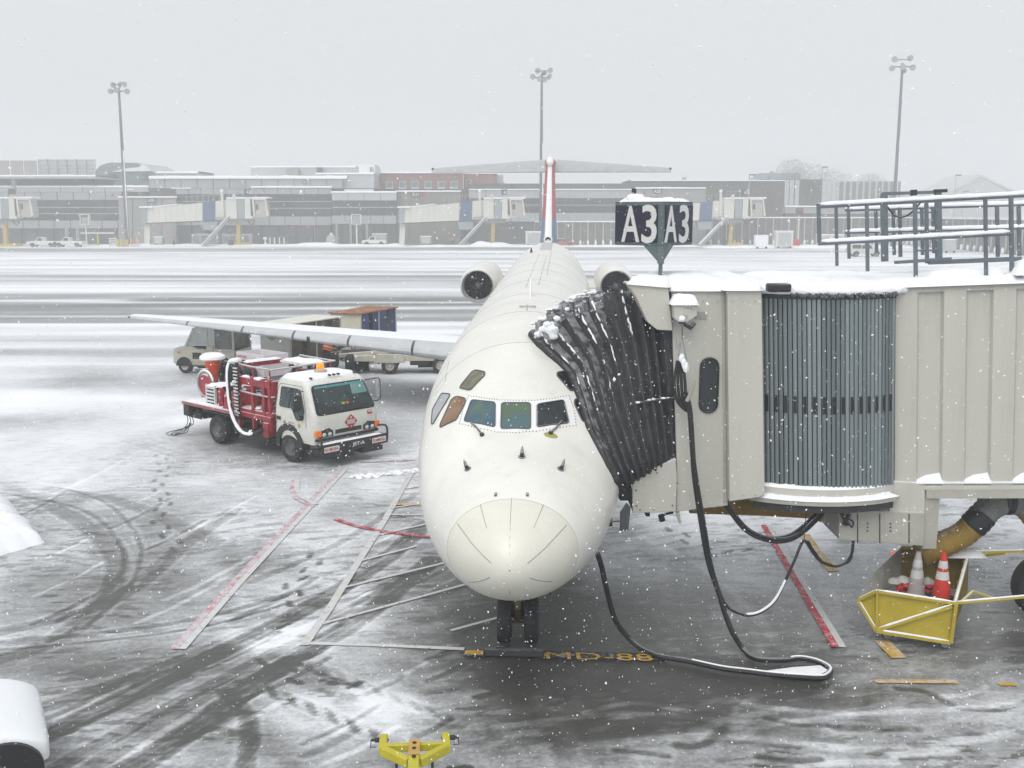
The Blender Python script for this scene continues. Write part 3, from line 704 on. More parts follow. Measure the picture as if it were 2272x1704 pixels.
# nose gear: twin wheels on a strut
NGY = 2.60; WR = 0.335
for sx in (-1, 1):
    mb = MB(); mb.lathe([(.10, -.10), (.20, -.10), (.27, -.105), (.315, -.095), (WR, -.06), (WR + .004, 0), (WR, .06), (.315, .095), (.27, .105), (.20, .10), (.10, .10)], 28, 'x', (sx * .20, NGY, WR - .02))
    w = mb.build('nose_wheel', TYRE, plane)
    mb = MB(); mb.lathe([(.0, -.085), (.10, -.09), (.17, -.07), (.185, -.10), (.2, -.101), (.2, .101), (.185, .10), (.17, .07), (.10, .09), (0, .085)], 20, 'x', (sx * .20, NGY, WR - .02)); mb.build('rim', GREYP, w)
mb = MB(); mb.tube([(0, NGY, WR - .02), (0, NGY - .02, .75), (0, NGY - .10, 1.3)], [.055, .07, .10], 12); mb.tube([(-.16, NGY, WR - .02), (.16, NGY, WR - .02)], .05, 10)
mb.beam((0, NGY - .13, .85), (0, NGY - .18, .55), .08, .03); mb.beam((0, NGY - .18, .55), (0, NGY - .05, .36), .08, .03); mb.build('nose_gear_strut', mat('gear_brown', (0.10, 0.065, 0.02), .5), plane)
for sx in (-1, 1):
    mb = MB(); mb.tube([(sx * .07, NGY - .05, .5), (sx * .16, NGY - .1, 1.25)], .022, 8); mb.build('drag_brace', DARK, plane)
    mb = MB(); mb.prism([(NGY - .15, 1.12), (NGY + .75, 1.06), (NGY + .7, .80), (NGY - .05, .72)], 'x', sx * .45, sx * .475); mb.build('nose_gear_door', DARK, plane)
mb = MB(); mb.bx(-.13, .13, NGY + .12, NGY + .2, .30, 1.15); mb.build('gear_shade_plate', BLACK, plane, bevel=.02)  # added black plate, stands in for the dark shade between the wheels
for sx in (-1, 1): mb = MB(); mb.bx(sx * .10 - .03, sx * .10 + .03, NGY - .02, NGY + .1, .45, 1.15); mb.build('steering_link', BLACK, plane, bevel=.01)
mb = MB(); mb.tube([(0, NGY - .17, .92), (0, NGY - .1, .92)], .09, 12); mb.build('taxi_light', GREYP, plane)
# main gear
for sx in (-1, 1):
    for dx in (-.33, .33):
        mb = MB(); mb.lathe([(.15, -.17), (.30, -.18), (.46, -.16), (.51, -.09), (.515, 0), (.51, .09), (.46, .16), (.30, .18), (.15, .17)], 24, 'x', (sx * 2.5 + dx, 24.6, .33)); mb.build('main_wheel', TYRE, plane)
    mb = MB(); mb.tube([(sx * 2.5 - .3, 24.6, .33), (sx * 2.5 + .3, 24.6, .33)], .09, 10); mb.tube([(sx * 2.5, 24.6, .33), (sx * 2.5, 24.6, 1.4)], .12, 12); mb.build('main_gear_strut', GREYP, plane)
# wings: slats, main box with ailerons and flaps as separate panels
def foil(c0, c1, n=9, th=.11):
    """closed section between chord fractions c0..c1"""
    up, lo = [], []
    for i in range(n):
        x = c0 + (c1 - c0) * (1 - cos(pi * i / (n - 1))) / 2 if c0 == 0 else c0 + (c1 - c0) * i / (n - 1)
        y = 5 * th * (.2969 * math.sqrt(x) - .126 * x - .3516 * x * x + .2843 * x**3 - .1015 * x**4)
        up.append((x, y * 1.1)); lo.append((x, -y * .75))
    return up + lo[::-1][:-1] if c0 == 0 else up + lo[::-1]
WR_, WT = V((1.45, 18.9, 1.76)), V((16.45, 28.35, 2.02)); CR, CT = 6.1, 1.15
def wsec(u, c0, c1, sx, n=9):
    le = WR_.lerp(WT, u); ch = CR + (CT - CR) * u if u > .3 else (CR + (CT - CR) * u) + (0.3 - u) * 1.6
    th = .125 - .025 * u; tw = R(2.2 - 3.5 * u)
    return [V((sx * le.x, le.y + x * ch * cos(tw) + z * ch * sin(tw), le.z - x * ch * sin(tw) + z * ch)) for x, z in foil(c0, c1, n, th)]
def wpiece(name, us, c0, c1, sx, m, parent=None, cap=True):
    mb = MB(); rows = [wsec(u, c0, c1, sx) for u in us]; mb.grid(rows, 0, True); k = len(rows[0])
    mb.f.append(tuple(range(k))[::-1]); mb.m.append(0); mb.f.append(tuple((len(rows) - 1) * k + i for i in range(k))); mb.m.append(0)
    return mb.build(name, m, parent or plane, ang=32)
SL = [0.0, .175, .33, .475, .62, .79, .985]
for sx in (-1, 1):
    wing = wpiece('wing', [0, .1, .2, .3, .45, .6, .8, .99], .135, .72, sx, ALUW)
    for a, b2 in zip(SL[:-1], SL[1:]): wpiece('slat', [a + .003, (a + b2) / 2, b2 - .003], 0.0, .13, sx, ALU, wing)
    wpiece('flap', [0.01, .12, .245], .725, 1, sx, ALUW, wing); wpiece('flap', [.252, .4, .615], .725, 1, sx, ALUW, wing); wpiece('aileron', [.622, .75, .9], .725, 1, sx, ALUW, wing); wpiece('wing_tip_panel', [.907, .95, .985], .725, 1, sx, ALUW, wing)
    mb = MB(); e = wsec(.988, 0, 1, sx, 9); c = sum(e, V()) / len(e); mb.grid([e, [c + (p - c) * .8 + V((sx * .10, .03, .0)) for p in e], [c + (p - c) * .3 + V((sx * .14, .1, 0)) for p in e]], 0, True); k = len(e); mb.f.append(tuple(2 * k + i for i in range(k))); mb.m.append(0); mb.build('wing_tip', GREYP, wing)
    for u in (.16, .40, .58):            # flap hinge fairings under the wing
        le = WR_.lerp(WT, u); ch = CR + (CT - CR) * u; mb = MB(); x = sx * le.x
        mb.tube([(x, le.y + ch * .45, le.z - .30), (x, le.y + ch * .65, le.z - .42), (x, le.y + ch * .9, le.z - .38), (x, le.y + ch * 1.08, le.z - .25)], [.04, .13, .12, .02], 8); mb.build('flap_fairing', GREYP, wing)
    mb = MB(); mb.box((sx * 3.6, 21.8, 1.97), (.5, .35, .01)); mb.build('walkway_mark', GREYP, wing)
# engines
for sx in (-1, 1):
    ex, ey, ez = sx * 2.78, 30.3, 3.13
    prof = [(.57, .55), (.58, .22), (.60, .06), (.63, .0), (.67, .035), (.705, .16), (.75, .5), (.79, 1.2), (.80, 2.6), (.78, 4.2), (.70, 5.6), (.58, 6.3), (.54, 6.32), (.52, 6.0)]
    mb = MB(); mb.lathe(prof, 40, 'y', (ex, ey, ez), mis=[1, 1, 2, 2, 0, 0, 0, 0, 0, 0, 0, 0, 1]); nac = mb.build('engine', [WHITE, GREYP, ALU], plane, ang=50)
    mb = MB(); mb.lathe([(.0, .60), (.585, .62)], 36, 'y', (ex, ey, ez)); mb.build('intake_back', mat('intake_black', (.006, .006, .007), .8), nac)
    mb = MB(); mb.lathe([(0, .22), (.05, .25), (.11, .36), (.16, .55)], 20, 'y', (ex, ey, ez)); mb.build('spinner', mat('spinner_grey', (.12, .125, .13), .4), nac)
    mb = MB()
    for k in range(30):
        a = 2 * pi * k / 30; r1, r0 = .575, .14
        ca, sa = cos(a), sin(a); c2, s2 = cos(a + .12), sin(a + .12)
        mb.add([(ex + r0 * ca, ey + .47, ez + r0 * sa), (ex + r1 * ca, ey + .44, ez + r1 * sa), (ex + r1 * c2, ey + .56, ez + r1 * s2), (ex + r0 * c2, ey + .56, ez + r0 * s2)], [(0, 1, 2, 3)])
    tag(mb.build('fan_blade', mat('fan_metal', (.03, .032, .036), .4, .6), nac, smooth=False), kind='stuff')
    mb = MB(); mb.grid([[V((sx * x, ey + y, ez - .12 + z)) for (y, z) in ((.9, 0), (1.6, .09), (4.5, .09), (5.4, 0), (4.5, -.09), (1.6, -.09))] for x in (1.3, 2.1)], 0, True); mb.build('pylon', WHITE, nac)
# fin, rudder and T tail
RED = mat('tail_red', (0.42, 0.05, 0.06), .4, var=.1); BLUE = mat('tail_blue', (0.10, 0.16, 0.30), .4, var=.1)
def tsec(z, y0, ch, th, mi=0, n=8): 
    f = foil(0, 1, n, th / ch); return [V((zz * ch * .95, y0 + x * ch, z)) for x, zz in f]
def finrow(z, c0, c1, n=8):
    t = (z - 3.6) / 4.5; y0 = 31.8 + t * 7.2; ch = 8.0 - t * 3.2; th = .105 - .01 * t
    up, lo = [], []
    for i in range(n):
        x = c0 + (c1 - c0) * ((1 - cos(pi * i / (n - 1))) / 2 if c0 == 0 else i / (n - 1)); yy = 5 * th * (.2969 * math.sqrt(x) - .126 * x - .3516 * x * x + .2843 * x**3 - .1015 * x**4)
        up.append(V((yy * ch, y0 + x * ch, z))); lo.append(V((-yy * ch, y0 + x * ch, z)))
    return up + lo[::-1]
zs = [3.9, 4.5, 5.2, 5.8, 6.3, 6.8, 7.3, 7.8, 8.25]
mb = MB(); mb.grid([finrow(z, 0, .025, 6) for z in zs], 0, True); fin = mb.build('fin_leading_edge', WHITEF, plane)
mb = MB(); zsp = [3.9, 4.6, 5.3, 5.75, 5.81, 6.3, 6.8, 7.3, 7.8, 8.25]
for a, b2 in zip(zsp[:-1], zsp[1:]): mb.grid([finrow(a, .026, .70, 7), finrow(b2, .026, .70, 7)], 1 if b2 <= 5.75 else 0, True)
mb.build('fin', [RED, BLUE], plane)
mb = MB(); mb.grid([finrow(z, .705, 1, 5) for z in (4.4, 5.8, 7, 8.2)], 0, True); mb.build('rudder', RED, plane)
y8 = 31.8 + (8.25 - 3.6) / 4.5 * 7.2
mb = MB(); mb.tube([(0, y8 - .25, 8.25), (0, y8 - .1, 8.3), (0, y8 + .5, 8.35), (0, y8 + 2.5, 8.38), (0, y8 + 4.2, 8.32), (0, y8 + 5.0, 8.3)], [.04, .16, .25, .26, .18, .04], 16); mb.build('tail_bullet', RED, plane)
mb = MB(); mb.tube([(0, y8 - .32, 8.25), (0, y8 - .2, 8.30), (0, y8 + .4, 8.43), (0, y8 + 2.5, 8.47)], [.08, .17, .19, .19], 14); mb.build('bullet_cap', WHITEF, plane)
zi = 5.0; yi = 31.8 + (zi - 3.6) / 4.5 * 7.2
mb = MB(); mb.lathe([(.12, -.18), (.135, -.30), (.17, -.29), (.20, .1), (.20, .6)], 20, 'y', (0, yi, zi - .15)); mb.build('ram_air_inlet', WHITEF, plane)
mb = MB(); mb.lathe([(0, -.15), (.13, -.16)], 20, 'y', (0, yi, zi - .15)); mb.build('inlet_throat', MATS['intake_black'], plane)
inc = R(12.5)
for sx in (-1, 1):
    mbs = MB(); rows = []
    for u in (0, .25, .5, .75, 1.0):
        x = .15 + u * 5.95; y0 = y8 + .9 + u * 2.95; ch = 3.3 - u * 2.1; z0 = 7.92 + u * .05
        rows.append([V((sx * x, y0 + a * ch * cos(inc), z0 + b2 * ch * 1.1 + a * ch * sin(inc))) for a, b2 in foil(0, .72, 9, .10)])
    mbs.grid(rows, 0, True); k = len(rows[0]); mbs.f.append(tuple(4 * k + i for i in range(k))); mbs.m.append(0); tp = mbs.build('tailplane', mat('tailplane_metal', (.47, .48, .49), .4, .35, var=.12), plane, ang=32)
    mbs = MB(); rows = []
    for u in (0.03, .25, .5, .75, .97):
        x = .15 + u * 5.95; y0 = y8 + .9 + u * 2.95; ch = 3.3 - u * 2.1; z0 = 7.92 + u * .05
        rows.append([V((sx * x, y0 + a * ch * cos(inc), z0 + b2 * ch * 1.1 + a * ch * sin(inc))) for a, b2 in foil(.73, 1, 5, .10)])
    mbs.grid(rows, 0, True); mbs.build('elevator', GREYP, tp, ang=32)
    mbs = MB(); mbs.ball((sx * 6.13, y8 + 4.6, 8.15), .07, (1, 6, 1.2), 8); mbs.build('tip_cap', DARK, tp)
# wheel chock in front of the nose wheels
ck = empty('wheel_chock', (0, 0, 0), 0, 'long black wheel chock bar on the yellow stop line before the nose wheels', 'chock')
a, b2 = gp(1076, 1452), gp(1207, 1455); mb = MB(); d = (b2 - a)
mb.prism([(-.075, 0), (.075, 0), (.045, .095), (-.045, .095)], 'x', -d.length / 2, d.length / 2); mb.build('chock_bar', BLACK, ck, bevel=.015)
mb = MB(); mb.tube([(-d.length * .3, 0, .09), (-d.length * .3, 0, .12), (-d.length * .18, 0, .12), (-d.length * .18, 0, .09)], .012, 6); mb.build('handle', DARK, ck)
ck.location = ((a + b2) / 2).to_tuple(); ck.rotation_euler.z = math.atan2(d.y, d.x)
# ------------------------------------------------------------------ the boarding bridge at the gate (everything below is surveyed in world space, then hung under its Empty)
BEIGE = mat('bridge_beige', (0.50, 0.49, 0.44), 0.45, var=0.07, scale=1.3, dirt=0.35, dirtcol=(0.33, 0.31, 0.26), streak=True, snow=0.5)
BEIGE2 = mat('bridge_beige_dull', (0.40, 0.39, 0.345), 0.55, var=0.12, scale=2, dirt=0.3, dirtcol=(0.2, 0.19, 0.17), snow=0.3)
SLAT = mat('curtain_slat', (0.20, 0.235, 0.245), 0.38, 0.3, var=0.10, scale=3, streak=True)
RUB = mat('bellows_fabric', (0.048, 0.049, 0.052), 0.8, var=0.45, scale=5, dirt=0.5, dirtcol=(0.11, 0.112, 0.12), streak=False, snow=0.22)
RAILM = mat('rail_blue_grey', (0.125, 0.15, 0.17), 0.5, var=0.2, scale=7, snow=0.5)
OCHRE = mat('duct_ochre', (0.30, 0.19, 0.025), 0.6, var=0.25, scale=4, dirt=0.5, dirtcol=(0.08, 0.06, 0.03), snow=0.2)
HOSEG = mat('duct_grey', (0.20, 0.205, 0.20), 0.7, var=0.25, scale=5, dirt=0.4, dirtcol=(0.06, 0.06, 0.06), bump=.4, snow=0.15)
_t = SLAT.node_tree; _b = _t.nodes['Principled BSDF']; _oi = N(_t, 'ShaderNodeObjectInfo'); _r = N(_t, 'ShaderNodeMapRange'); _r.inputs[3].default_value = .72; _r.inputs[4].default_value = 1.25; _t.links.new(_oi.outputs['Random'], _r.inputs[0])
_m = N(_t, 'ShaderNodeMix', data_type='RGBA', blend_type='MULTIPLY'); _m.inputs[0].default_value = 1; _src = _b.inputs['Base Color'].links[0].from_socket; _t.links.new(_src, _m.inputs[6]); _t.links.new(_r.outputs[0], _m.inputs[7]); _t.links.new(_m.outputs[2], _b.inputs['Base Color'])
bridge = empty('boarding_bridge', (3.2, 16.6, 0), 0, 'beige boarding bridge with dark bellows pressed against the airliner nose', 'jet bridge')
BI = wmat(bridge).inverted()
def wb(mb, name, m, parent=None, **k): mb.tf(BI); return mb.build(name, m, parent or bridge, **k)
def snowslab(x0, x1, y0, y1, z, h, sl=0.0, r=.07, seed=0, lump=.03):
    """rounded layer of settled snow over a rectangle (sl: rise per metre in x)"""
    mb = MB(); nx_, ny_ = max(6, int((x1 - x0) / .09)), max(5, int((y1 - y0) / .14)); rows = []
    for i in range(nx_ + 1):
        row = []
        for j in range(ny_ + 1):
            x = x0 + (x1 - x0) * i / nx_; y = y0 + (y1 - y0) * j / ny_
            e = min(x - x0, x1 - x, y - y0, y1 - y); f = min(1, max(0, e / max(r * 1.6, .01))); f = math.sqrt(max(0, 1 - (1 - f) ** 2))
            ed = .018 * NZ.noise(V((x * 3, y * 3, seed + 5)))
            row.append(V((x, y + (ed if j in (0,) else 0), z + sl * (x - x0) + h * f * (1 + .25 * NZ.noise(V((x * 1.3, y * 1.3, seed)))) + lump * f * NZ.noise(V((x * 5, y * 5, seed + 9))) - (.02 if f == 0 else 0))))
        rows.append(row)
    mb.grid(rows); return mb
PLATE0 = mat('data_plate', (.30, .30, .28), .4)
# --- tunnel, turned a little towards the viewer and rising to the right
TA = R(-10); TS = 0.05; TP = at(1985, 1085, 15.45)
eu = V((cos(TA), sin(TA), 0)); ev = V((-sin(TA), cos(TA), 0))
def TW(u, v, z): p = TP + eu * (u - TS * (z - 2.2)) + ev * v; return V((p.x, p.y, z + TS * u))
def tbox(mb, u0, u1, v0, v1, z0, z1, mi=0):
    P = [TW(u, v, z) for z in (z0, z1) for v in (v0, v1) for u in (u0, u1)]
    mb.add(P, [(0, 2, 3, 1), (4, 5, 7, 6), (0, 1, 5, 4), (2, 6, 7, 3), (0, 4, 6, 2), (1, 3, 7, 5)], mi)
ZB, ZT, TD = 2.20, 5.20, 3.0
def wallpanel(u0, first=False):
    mb = MB(); a = .30
    prof = [(0, 0), (a, 0), (a + .035, .055), (.635, .055), (.67, 0)]
    rows = [[TW(u0 + u, v, z) for (u, v) in prof] for z in (ZB + .13, ZT - .06)]
    mb.grid(rows)
    # folded in at top, sloping sill at the foot of the recess
    mb.add([TW(u0 + u, v, ZT - .06) for u, v in prof[1:]] , [(0, 1, 2, 3)])
    mb.add([TW(u0 + a, 0, ZB + .04), TW(u0 + .67, 0, ZB + .04), TW(u0 + .635, .055, ZB + .13), TW(u0 + a + .035, .055, ZB + .13)], [(0, 1, 2, 3)])
    mb.add([TW(u0, 0, ZB), TW(u0 + a, 0, ZB), TW(u0 + a, 0, ZB + .13), TW(u0, 0, ZB + .13)], [(0, 1, 2, 3)])
    mb.add([TW(u0 + a, 0, ZB), TW(u0 + .67, 0, ZB), TW(u0 + .67, 0, ZB + .04), TW(u0 + a, 0, ZB + .04)], [(0, 1, 2, 3)])
    mb.add([TW(u0 + a, 0, ZB + .04), TW(u0 + a + .035, .055, ZB + .13), TW(u0 + a, 0, ZB + .13)], [(0, 1, 2)])
    mb.add([TW(u0 + .67, 0, ZB + .04), TW(u0 + .67, 0, ZB + .13), TW(u0 + .635, .055, ZB + .13)], [(0, 1, 2)])
    mb.add([TW(u0, 0, ZT - .06), TW(u0 + .67, 0, ZT - .06), TW(u0 + .67, 0, ZT), TW(u0, 0, ZT)], [(0, 1, 2, 3)])
    return mb
p0 = wb(wallpanel(0.0), 'wall_panel', BEIGE, ang=20)
for k in range(1, 12):
    c = p0.copy(); COL.objects.link(c); d = TW(.67 * k, 0, 0) - TW(0, 0, 0); c.location = d
for k in range(5):       # snow lying in the foot of each recess
    mb = MB(); u0 = .67 * k; a = .30 + .02; w = .34; hh = .15 + .05 * random.random()
    P = [TW(u0 + a - .05, -.02, ZB + .10), TW(u0 + a + w + .03, -.02, ZB + .10), TW(u0 + a + w, .05, ZB + .10 + hh), TW(u0 + a + .12, .05, ZB + .10 + hh * .75), TW(u0 + a, .05, ZB + .15)]
    c = sum(P, V()) / 5 + V((0, -.03, 0)); mb.add([c] + P, [(0, i + 1, (i + 1) % 5 + 1) for i in range(5)])
    tbox(mb, u0 + .0, u0 + .34, -.018, .0, ZB + .10, ZB + .125)
    wb(mb, 'snow_drift', SNOW)
mb = MB(); tbox(mb, 0.005, 8.0, .07, TD - .07, ZB + .02, ZT - .01); wb(mb, 'tunnel_core', BEIGE2)
mb = MB(); tbox(mb, 0, 8.0, TD - .06, TD, ZB, ZT); wb(mb, 'far_wall', BEIGE)
mb = MB(); tbox(mb, -.02, 8.0, -.03, TD + .03, ZT, ZT + .05); wb(mb, 'roof', BEIGE2)
mb = MB(); tbox(mb, .45, 8, .0, .10, ZB - .13, ZB - .003); tbox(mb, .45, 8, TD - .1, TD, ZB - .13, ZB - .003); wb(mb, 'floor_beam', BEIGE2)
def slab_t(u0, u1, v0, v1, z, h, seed, r=.06):
    mb = snowslab(u0, u1, v0, v1, z, h, 0, r, seed); mb.v = [tuple(TW(*p)) for p in mb.v]; return mb
wb(slab_t(-.25, 7.9, -.07, TD + .05, ZT + .04, .085, 3), 'roof_snow', SNOW, ang=180)
# toe board snow on the walkway edge and roof unit at the right
mb = slab_t(.50, 1.62, .42, .58, ZT + .10, .14, 8, .05); wb(mb, 'snow_berm', SNOW, ang=180)
mb = MB(); tbox(mb, 1.72, 3.2, .0, .55, ZT + .05, ZT + .16); o = wb(mb, 'roof_unit', BEIGE)
mb = MB()
for k in range(5): tbox(mb, 1.80 + k * .25, 1.98 + k * .25, -.006, .002, ZT + .075, ZT + .135)
wb(mb, 'unit_vent', DARK, o)
wb(slab_t(1.62, 3.2, -.05, .6, ZT + .15, .20, 12, .16), 'unit_snow', SNOW, ang=180)
# --- walkway railings: near rail, far rail and the gantry between them
NRV, FRV = .40, 2.3
def tpx(px, py, v):
    """point on the walkway at depth v seen in that direction"""
    d = ray(px, py); t = ((TP + ev * v) - V((0, 0, CAM_H))).dot(ev) / d.dot(ev); p = d * t + V((0, 0, CAM_H)); return p
def rail(a, b2, nm, r=.028, snow=True):
    mb = MB(); mb.tube([a, b2], r, 8); o = wb(mb, nm, RAILM)
    if snow:
        k = max(6, int((b2 - a).length / .12)); P = [a.lerp(b2, i / k) + V((0, 0, .030 + .008 * NZ.noise(V((i * .7, a.z, a.y))))) for i in range(k + 1)]
        ms = MB(); ms.tube(P, [.024 + .010 * abs(NZ.noise(V((i * .5, a.x, 2)))) + (.008 if 0 < i < k else -.01) for i in range(k + 1)], 8); wb(ms, 'rail_snow', SNOW, o, ang=180)
    return o
NR = .30
rail(tpx(1815, 458, NR), tpx(2330, 430, NR), 'top_rail', .032); rail(tpx(1815, 540, NR), tpx(2245, 518, NR), 'mid_rail', .032)
def post(px, y0, y1, v, w=.045, nm='rail_post'):
    mb = MB(); a, b2 = tpx(px, y0, v), tpx(px + 2, y1, v); mb.beam(a, b2, w, w); return wb(mb, nm, RAILM)
post(1816, 452, 538, NR, .05)
for px, y1, w in ((1855, 590, .04), (1923, 602, .045), (2030, 625, .05), (2186, 620, .045), (2243, 602, .05)): post(px, 452 - (px - 1815) * .054 + 6, y1, NR, w)
rail(tpx(1875, 466, FRV), tpx(2330, 452, FRV), 'top_rail', .026); rail(tpx(1875, 516, FRV), tpx(2330, 504, FRV), 'mid_rail', .024)
for px, y1, w in ((1882, 574, .045), (1943, 560, .045), (1982, 566, .045), (1996, 570, .05), (2045, 566, .045), (2070, 562, .045), (2212, 570, .05), (2260, 568, .05)): post(px, 458, y1, FRV, w)
G1 = 1.5
post(1961, 428, 580, G1, .09, 'gantry_post'); post(2081, 424, 575, G1, .085, 'gantry_post'); post(2055, 440, 584, G1, .05, 'gantry_post')
mb = MB(); mb.beam(tpx(1957, 430, G1), tpx(2084, 426, G1), .05); wb(mb, 'gantry_beam', RAILM)
mb = MB(); mb.beam(tpx(2072, 424, G1), tpx(2101, 423, G1), .10, .05); mb.beam(tpx(2020, 428, G1), tpx(2034, 427, G1), .07, .09); wb(mb, 'gantry_motor', DARK)
for y in (472, 556): mb = MB(); mb.beam(tpx(2034, y, G1), tpx(2082, y - 1, G1), .025); wb(mb, 'ladder_rung', RAILM)
mb = MB(); mb.tube(catmull([tpx(1964, 452, G1), tpx(1985, 478, G1), tpx(2005, 481, G1), tpx(2022, 472, G1), tpx(2042, 450, G1)], 5), .014, 6); wb(mb, 'gantry_cable', DARK)
mb = MB(); mb.beam(tpx(1985, 582, G1), tpx(2110, 574, G1), .12, .05); mb.beam(tpx(2060, 582, G1), tpx(2265, 574, G1), .10, .07); wb(mb, 'toe_board', RAILM)
# --- rotating cab: louvred curtain on its arc, column panel, cab side
CY = 15.30
ZC0, ZC1 = 2.02, 5.18
def P2(px, Y): return at(px, 800, Y)
xa, xb = P2(1692, 15.30).x, P2(1984, 15.42).x
mid = V(((xa + xb) / 2, 15.36, 0)); half = (xb - xa) / 2; sag = .30; RAD = (half * half + sag * sag) / (2 * sag); cen = V((mid.x, mid.y - sag + RAD, 0)); amax = math.asin(half / RAD)
def lean(mb):
    mb.v = [(x - .05 * (z - 3.75), y, z) for x, y, z in mb.v]; return mb
NS = 31
for k in range(NS):
    a = -amax + 2 * amax * (k + .5) / NS; w = 2 * amax * RAD / NS; c = cen + V((sin(a) * RAD, -cos(a) * RAD, 0)); rot = M.Rotation(a, 3, 'Z')
    mb = MB(); pr_ = [(-w * .44, .015), (-w * .38, -.012), (-w * .12, -.020), (w * .12, -.020), (w * .38, -.012), (w * .44, .015)]
    zz0, zz1 = 2.32, 5.10
    mb.grid([[c + rot @ V((x, y, 0)) + V((0, 0, z)) for x, y in pr_] for z in (zz0, zz1)]); wb(lean(mb), 'curtain_slat', SLAT)
    if k % 2 == 1:
        mb = MB(); mb.box(c + rot @ V((0, -.021, 0)) + V((0, 0, 3.555)), (w * .62, .01, .25), rot); wb(lean(mb), 'curtain_slot', mat('slot_black', (.012, .012, .014), .6))
def arcbox(r0, r1, z0, z1, ext=.03, n=24):
    mb = MB(); ra = [[cen + V((sin(a) * r, -cos(a) * r, z)) for (r, z) in ((r0, z0), (r1, z0), (r1, z1), (r0, z1))] for a in np.linspace(-amax - ext, amax + ext, n)]
    mb.grid(ra, 0, True); return mb
wb(lean(arcbox(RAD - .3, RAD - .045, 2.3, 5.12)), 'curtain_back', mat('slot_black', (.012, .012, .014), .6))
wb(arcbox(.2, RAD + .05, 2.20, 2.315), 'threshold_ring', BEIGE)
wb(arcbox(.2, RAD + .16, 2.10, 2.165, .03), 'floor_plate', BEIGE2)
wb(arcbox(.2, RAD + .10, 1.98, 2.09, .0), 'floor_rim', DARK)
def arcsnow(r0, r1, z, h, seed, n=60, ext=.03):
    mb = MB(); rows = []
    for i, a in enumerate(np.linspace(-amax - ext, amax + ext, n)):
        f = min(1, i / 3, (n - 1 - i) / 3); hh = h * f * (.75 + .5 * abs(NZ.noise(V((i * .35, seed, 0))))) + .002; e = .02 * NZ.noise(V((i * .5, seed, 4)))
        rows.append([cen + V((sin(a) * r, -cos(a) * r, zz)) for r, zz in ((r0, z), (r0, z + hh), (r0 + (r1 - r0) * .5, z + hh), (r1 + e - .02, z + hh * .7), (r1 + e, z))])
    mb.grid(rows); return mb
wb(arcsnow(RAD - .05, RAD + .17, 2.165, .06, 1), 'ledge_snow', SNOW, ang=180)
wb(arcsnow(RAD - .03, RAD + .05, 2.315, .05, 6), 'ledge_snow', SNOW, ang=180)
wb(lean(arcbox(RAD - .6, RAD + .03, 5.08, 5.20, .0)), 'curtain_head', DARK)
mb = MB(); mb.box(at(1727, 638, 15.05), (.33, .2, .12)); wb(mb, 'curtain_motor', BLACK, bevel=.03)
# cap of snow over the curtain drum
mb = MB(); rows = []
for i, a in enumerate(np.linspace(-amax - .12, amax + .12, 60)):
    e = .03 * NZ.noise(V((i * .45, 3, 4))); hh = .10 + .03 * NZ.noise(V((i * .2, 7, 1)))
    rr = RAD + .08 + e
    rows.append([cen + V((sin(a) * r, -cos(a) * r, zz)) for r, zz in ((.0, 5.20 + hh), (rr - .35, 5.20 + hh), (rr - .12, 5.19 + hh), (rr - .03, 5.165 + hh * .8), (rr, 5.16 + hh * .4), (rr - .02, 5.15), (rr - .1, 5.14))])
mb.grid(rows); wb(lean(mb), 'drum_snow', SNOW, ang=180)
mb = MB()
for i in range(120):
    a = random.uniform(-amax * .55, amax); p = cen + V((sin(a) * (RAD + .06), -cos(a) * (RAD + .06), 5.145 + random.uniform(-.03, .02))); mb.ball(p, random.uniform(.012, .03), n=6, jit=.4)
tag(wb(lean(mb), 'ice_fringe', mat('dirty_ice', (.10, .105, .11), .6)), kind='stuff')
# column panel and cab side
def faced(pxs, Y, depth, name, m, bevel=.012, parent=None):
    P = [at(px, py, Y) for px, py in pxs]; mb = MB(); mb.prism([(p.x, p.z) for p in P], 'y', Y, Y + depth); return wb(mb, name, m, parent, bevel=bevel)
faced([(1614, 640), (1690, 637), (1697, 1098), (1684, 1104), (1618, 1113)], 15.10, 2.9, 'column_panel', BEIGE)
cab = faced([(1489, 640), (1611, 640), (1615, 1122), (1500, 1136), (1501, 1015)], 15.28, 2.7, 'cab_side', BEIGE)
mb = MB(); 
for px in (1487, 1500): pass
P = [(1602, 643), (1608, 643), (1612, 1115), (1606, 1116)]; faced(P, 15.262, .02, 'corner_trim', BEIGE2, .003, cab)
# capsule window
def capsule(c, w, h, n=10):
    r = w / 2; return [(c[0] + r * cos(a), c[1] + (h / 2 - r) + r * sin(a)) for a in np.linspace(0, pi, n)] + [(c[0] + r * cos(a), c[1] - (h / 2 - r) + r * sin(a)) for a in np.linspace(pi, 2 * pi, n)]
ctr = at(1573, 855, 15.27); mb = MB(); mb.prism(capsule((ctr.x, ctr.z), .255, .80), 'y', 15.264, 15.30); gl = wb(mb, 'cab_window', GLASSD)
mb = MB(); mb.tube([V((x, 15.262, z)) for x, z in capsule((ctr.x, ctr.z), .26, .805)], .014, 6, closed=True); wb(mb, 'window_gasket', BLACK, gl)
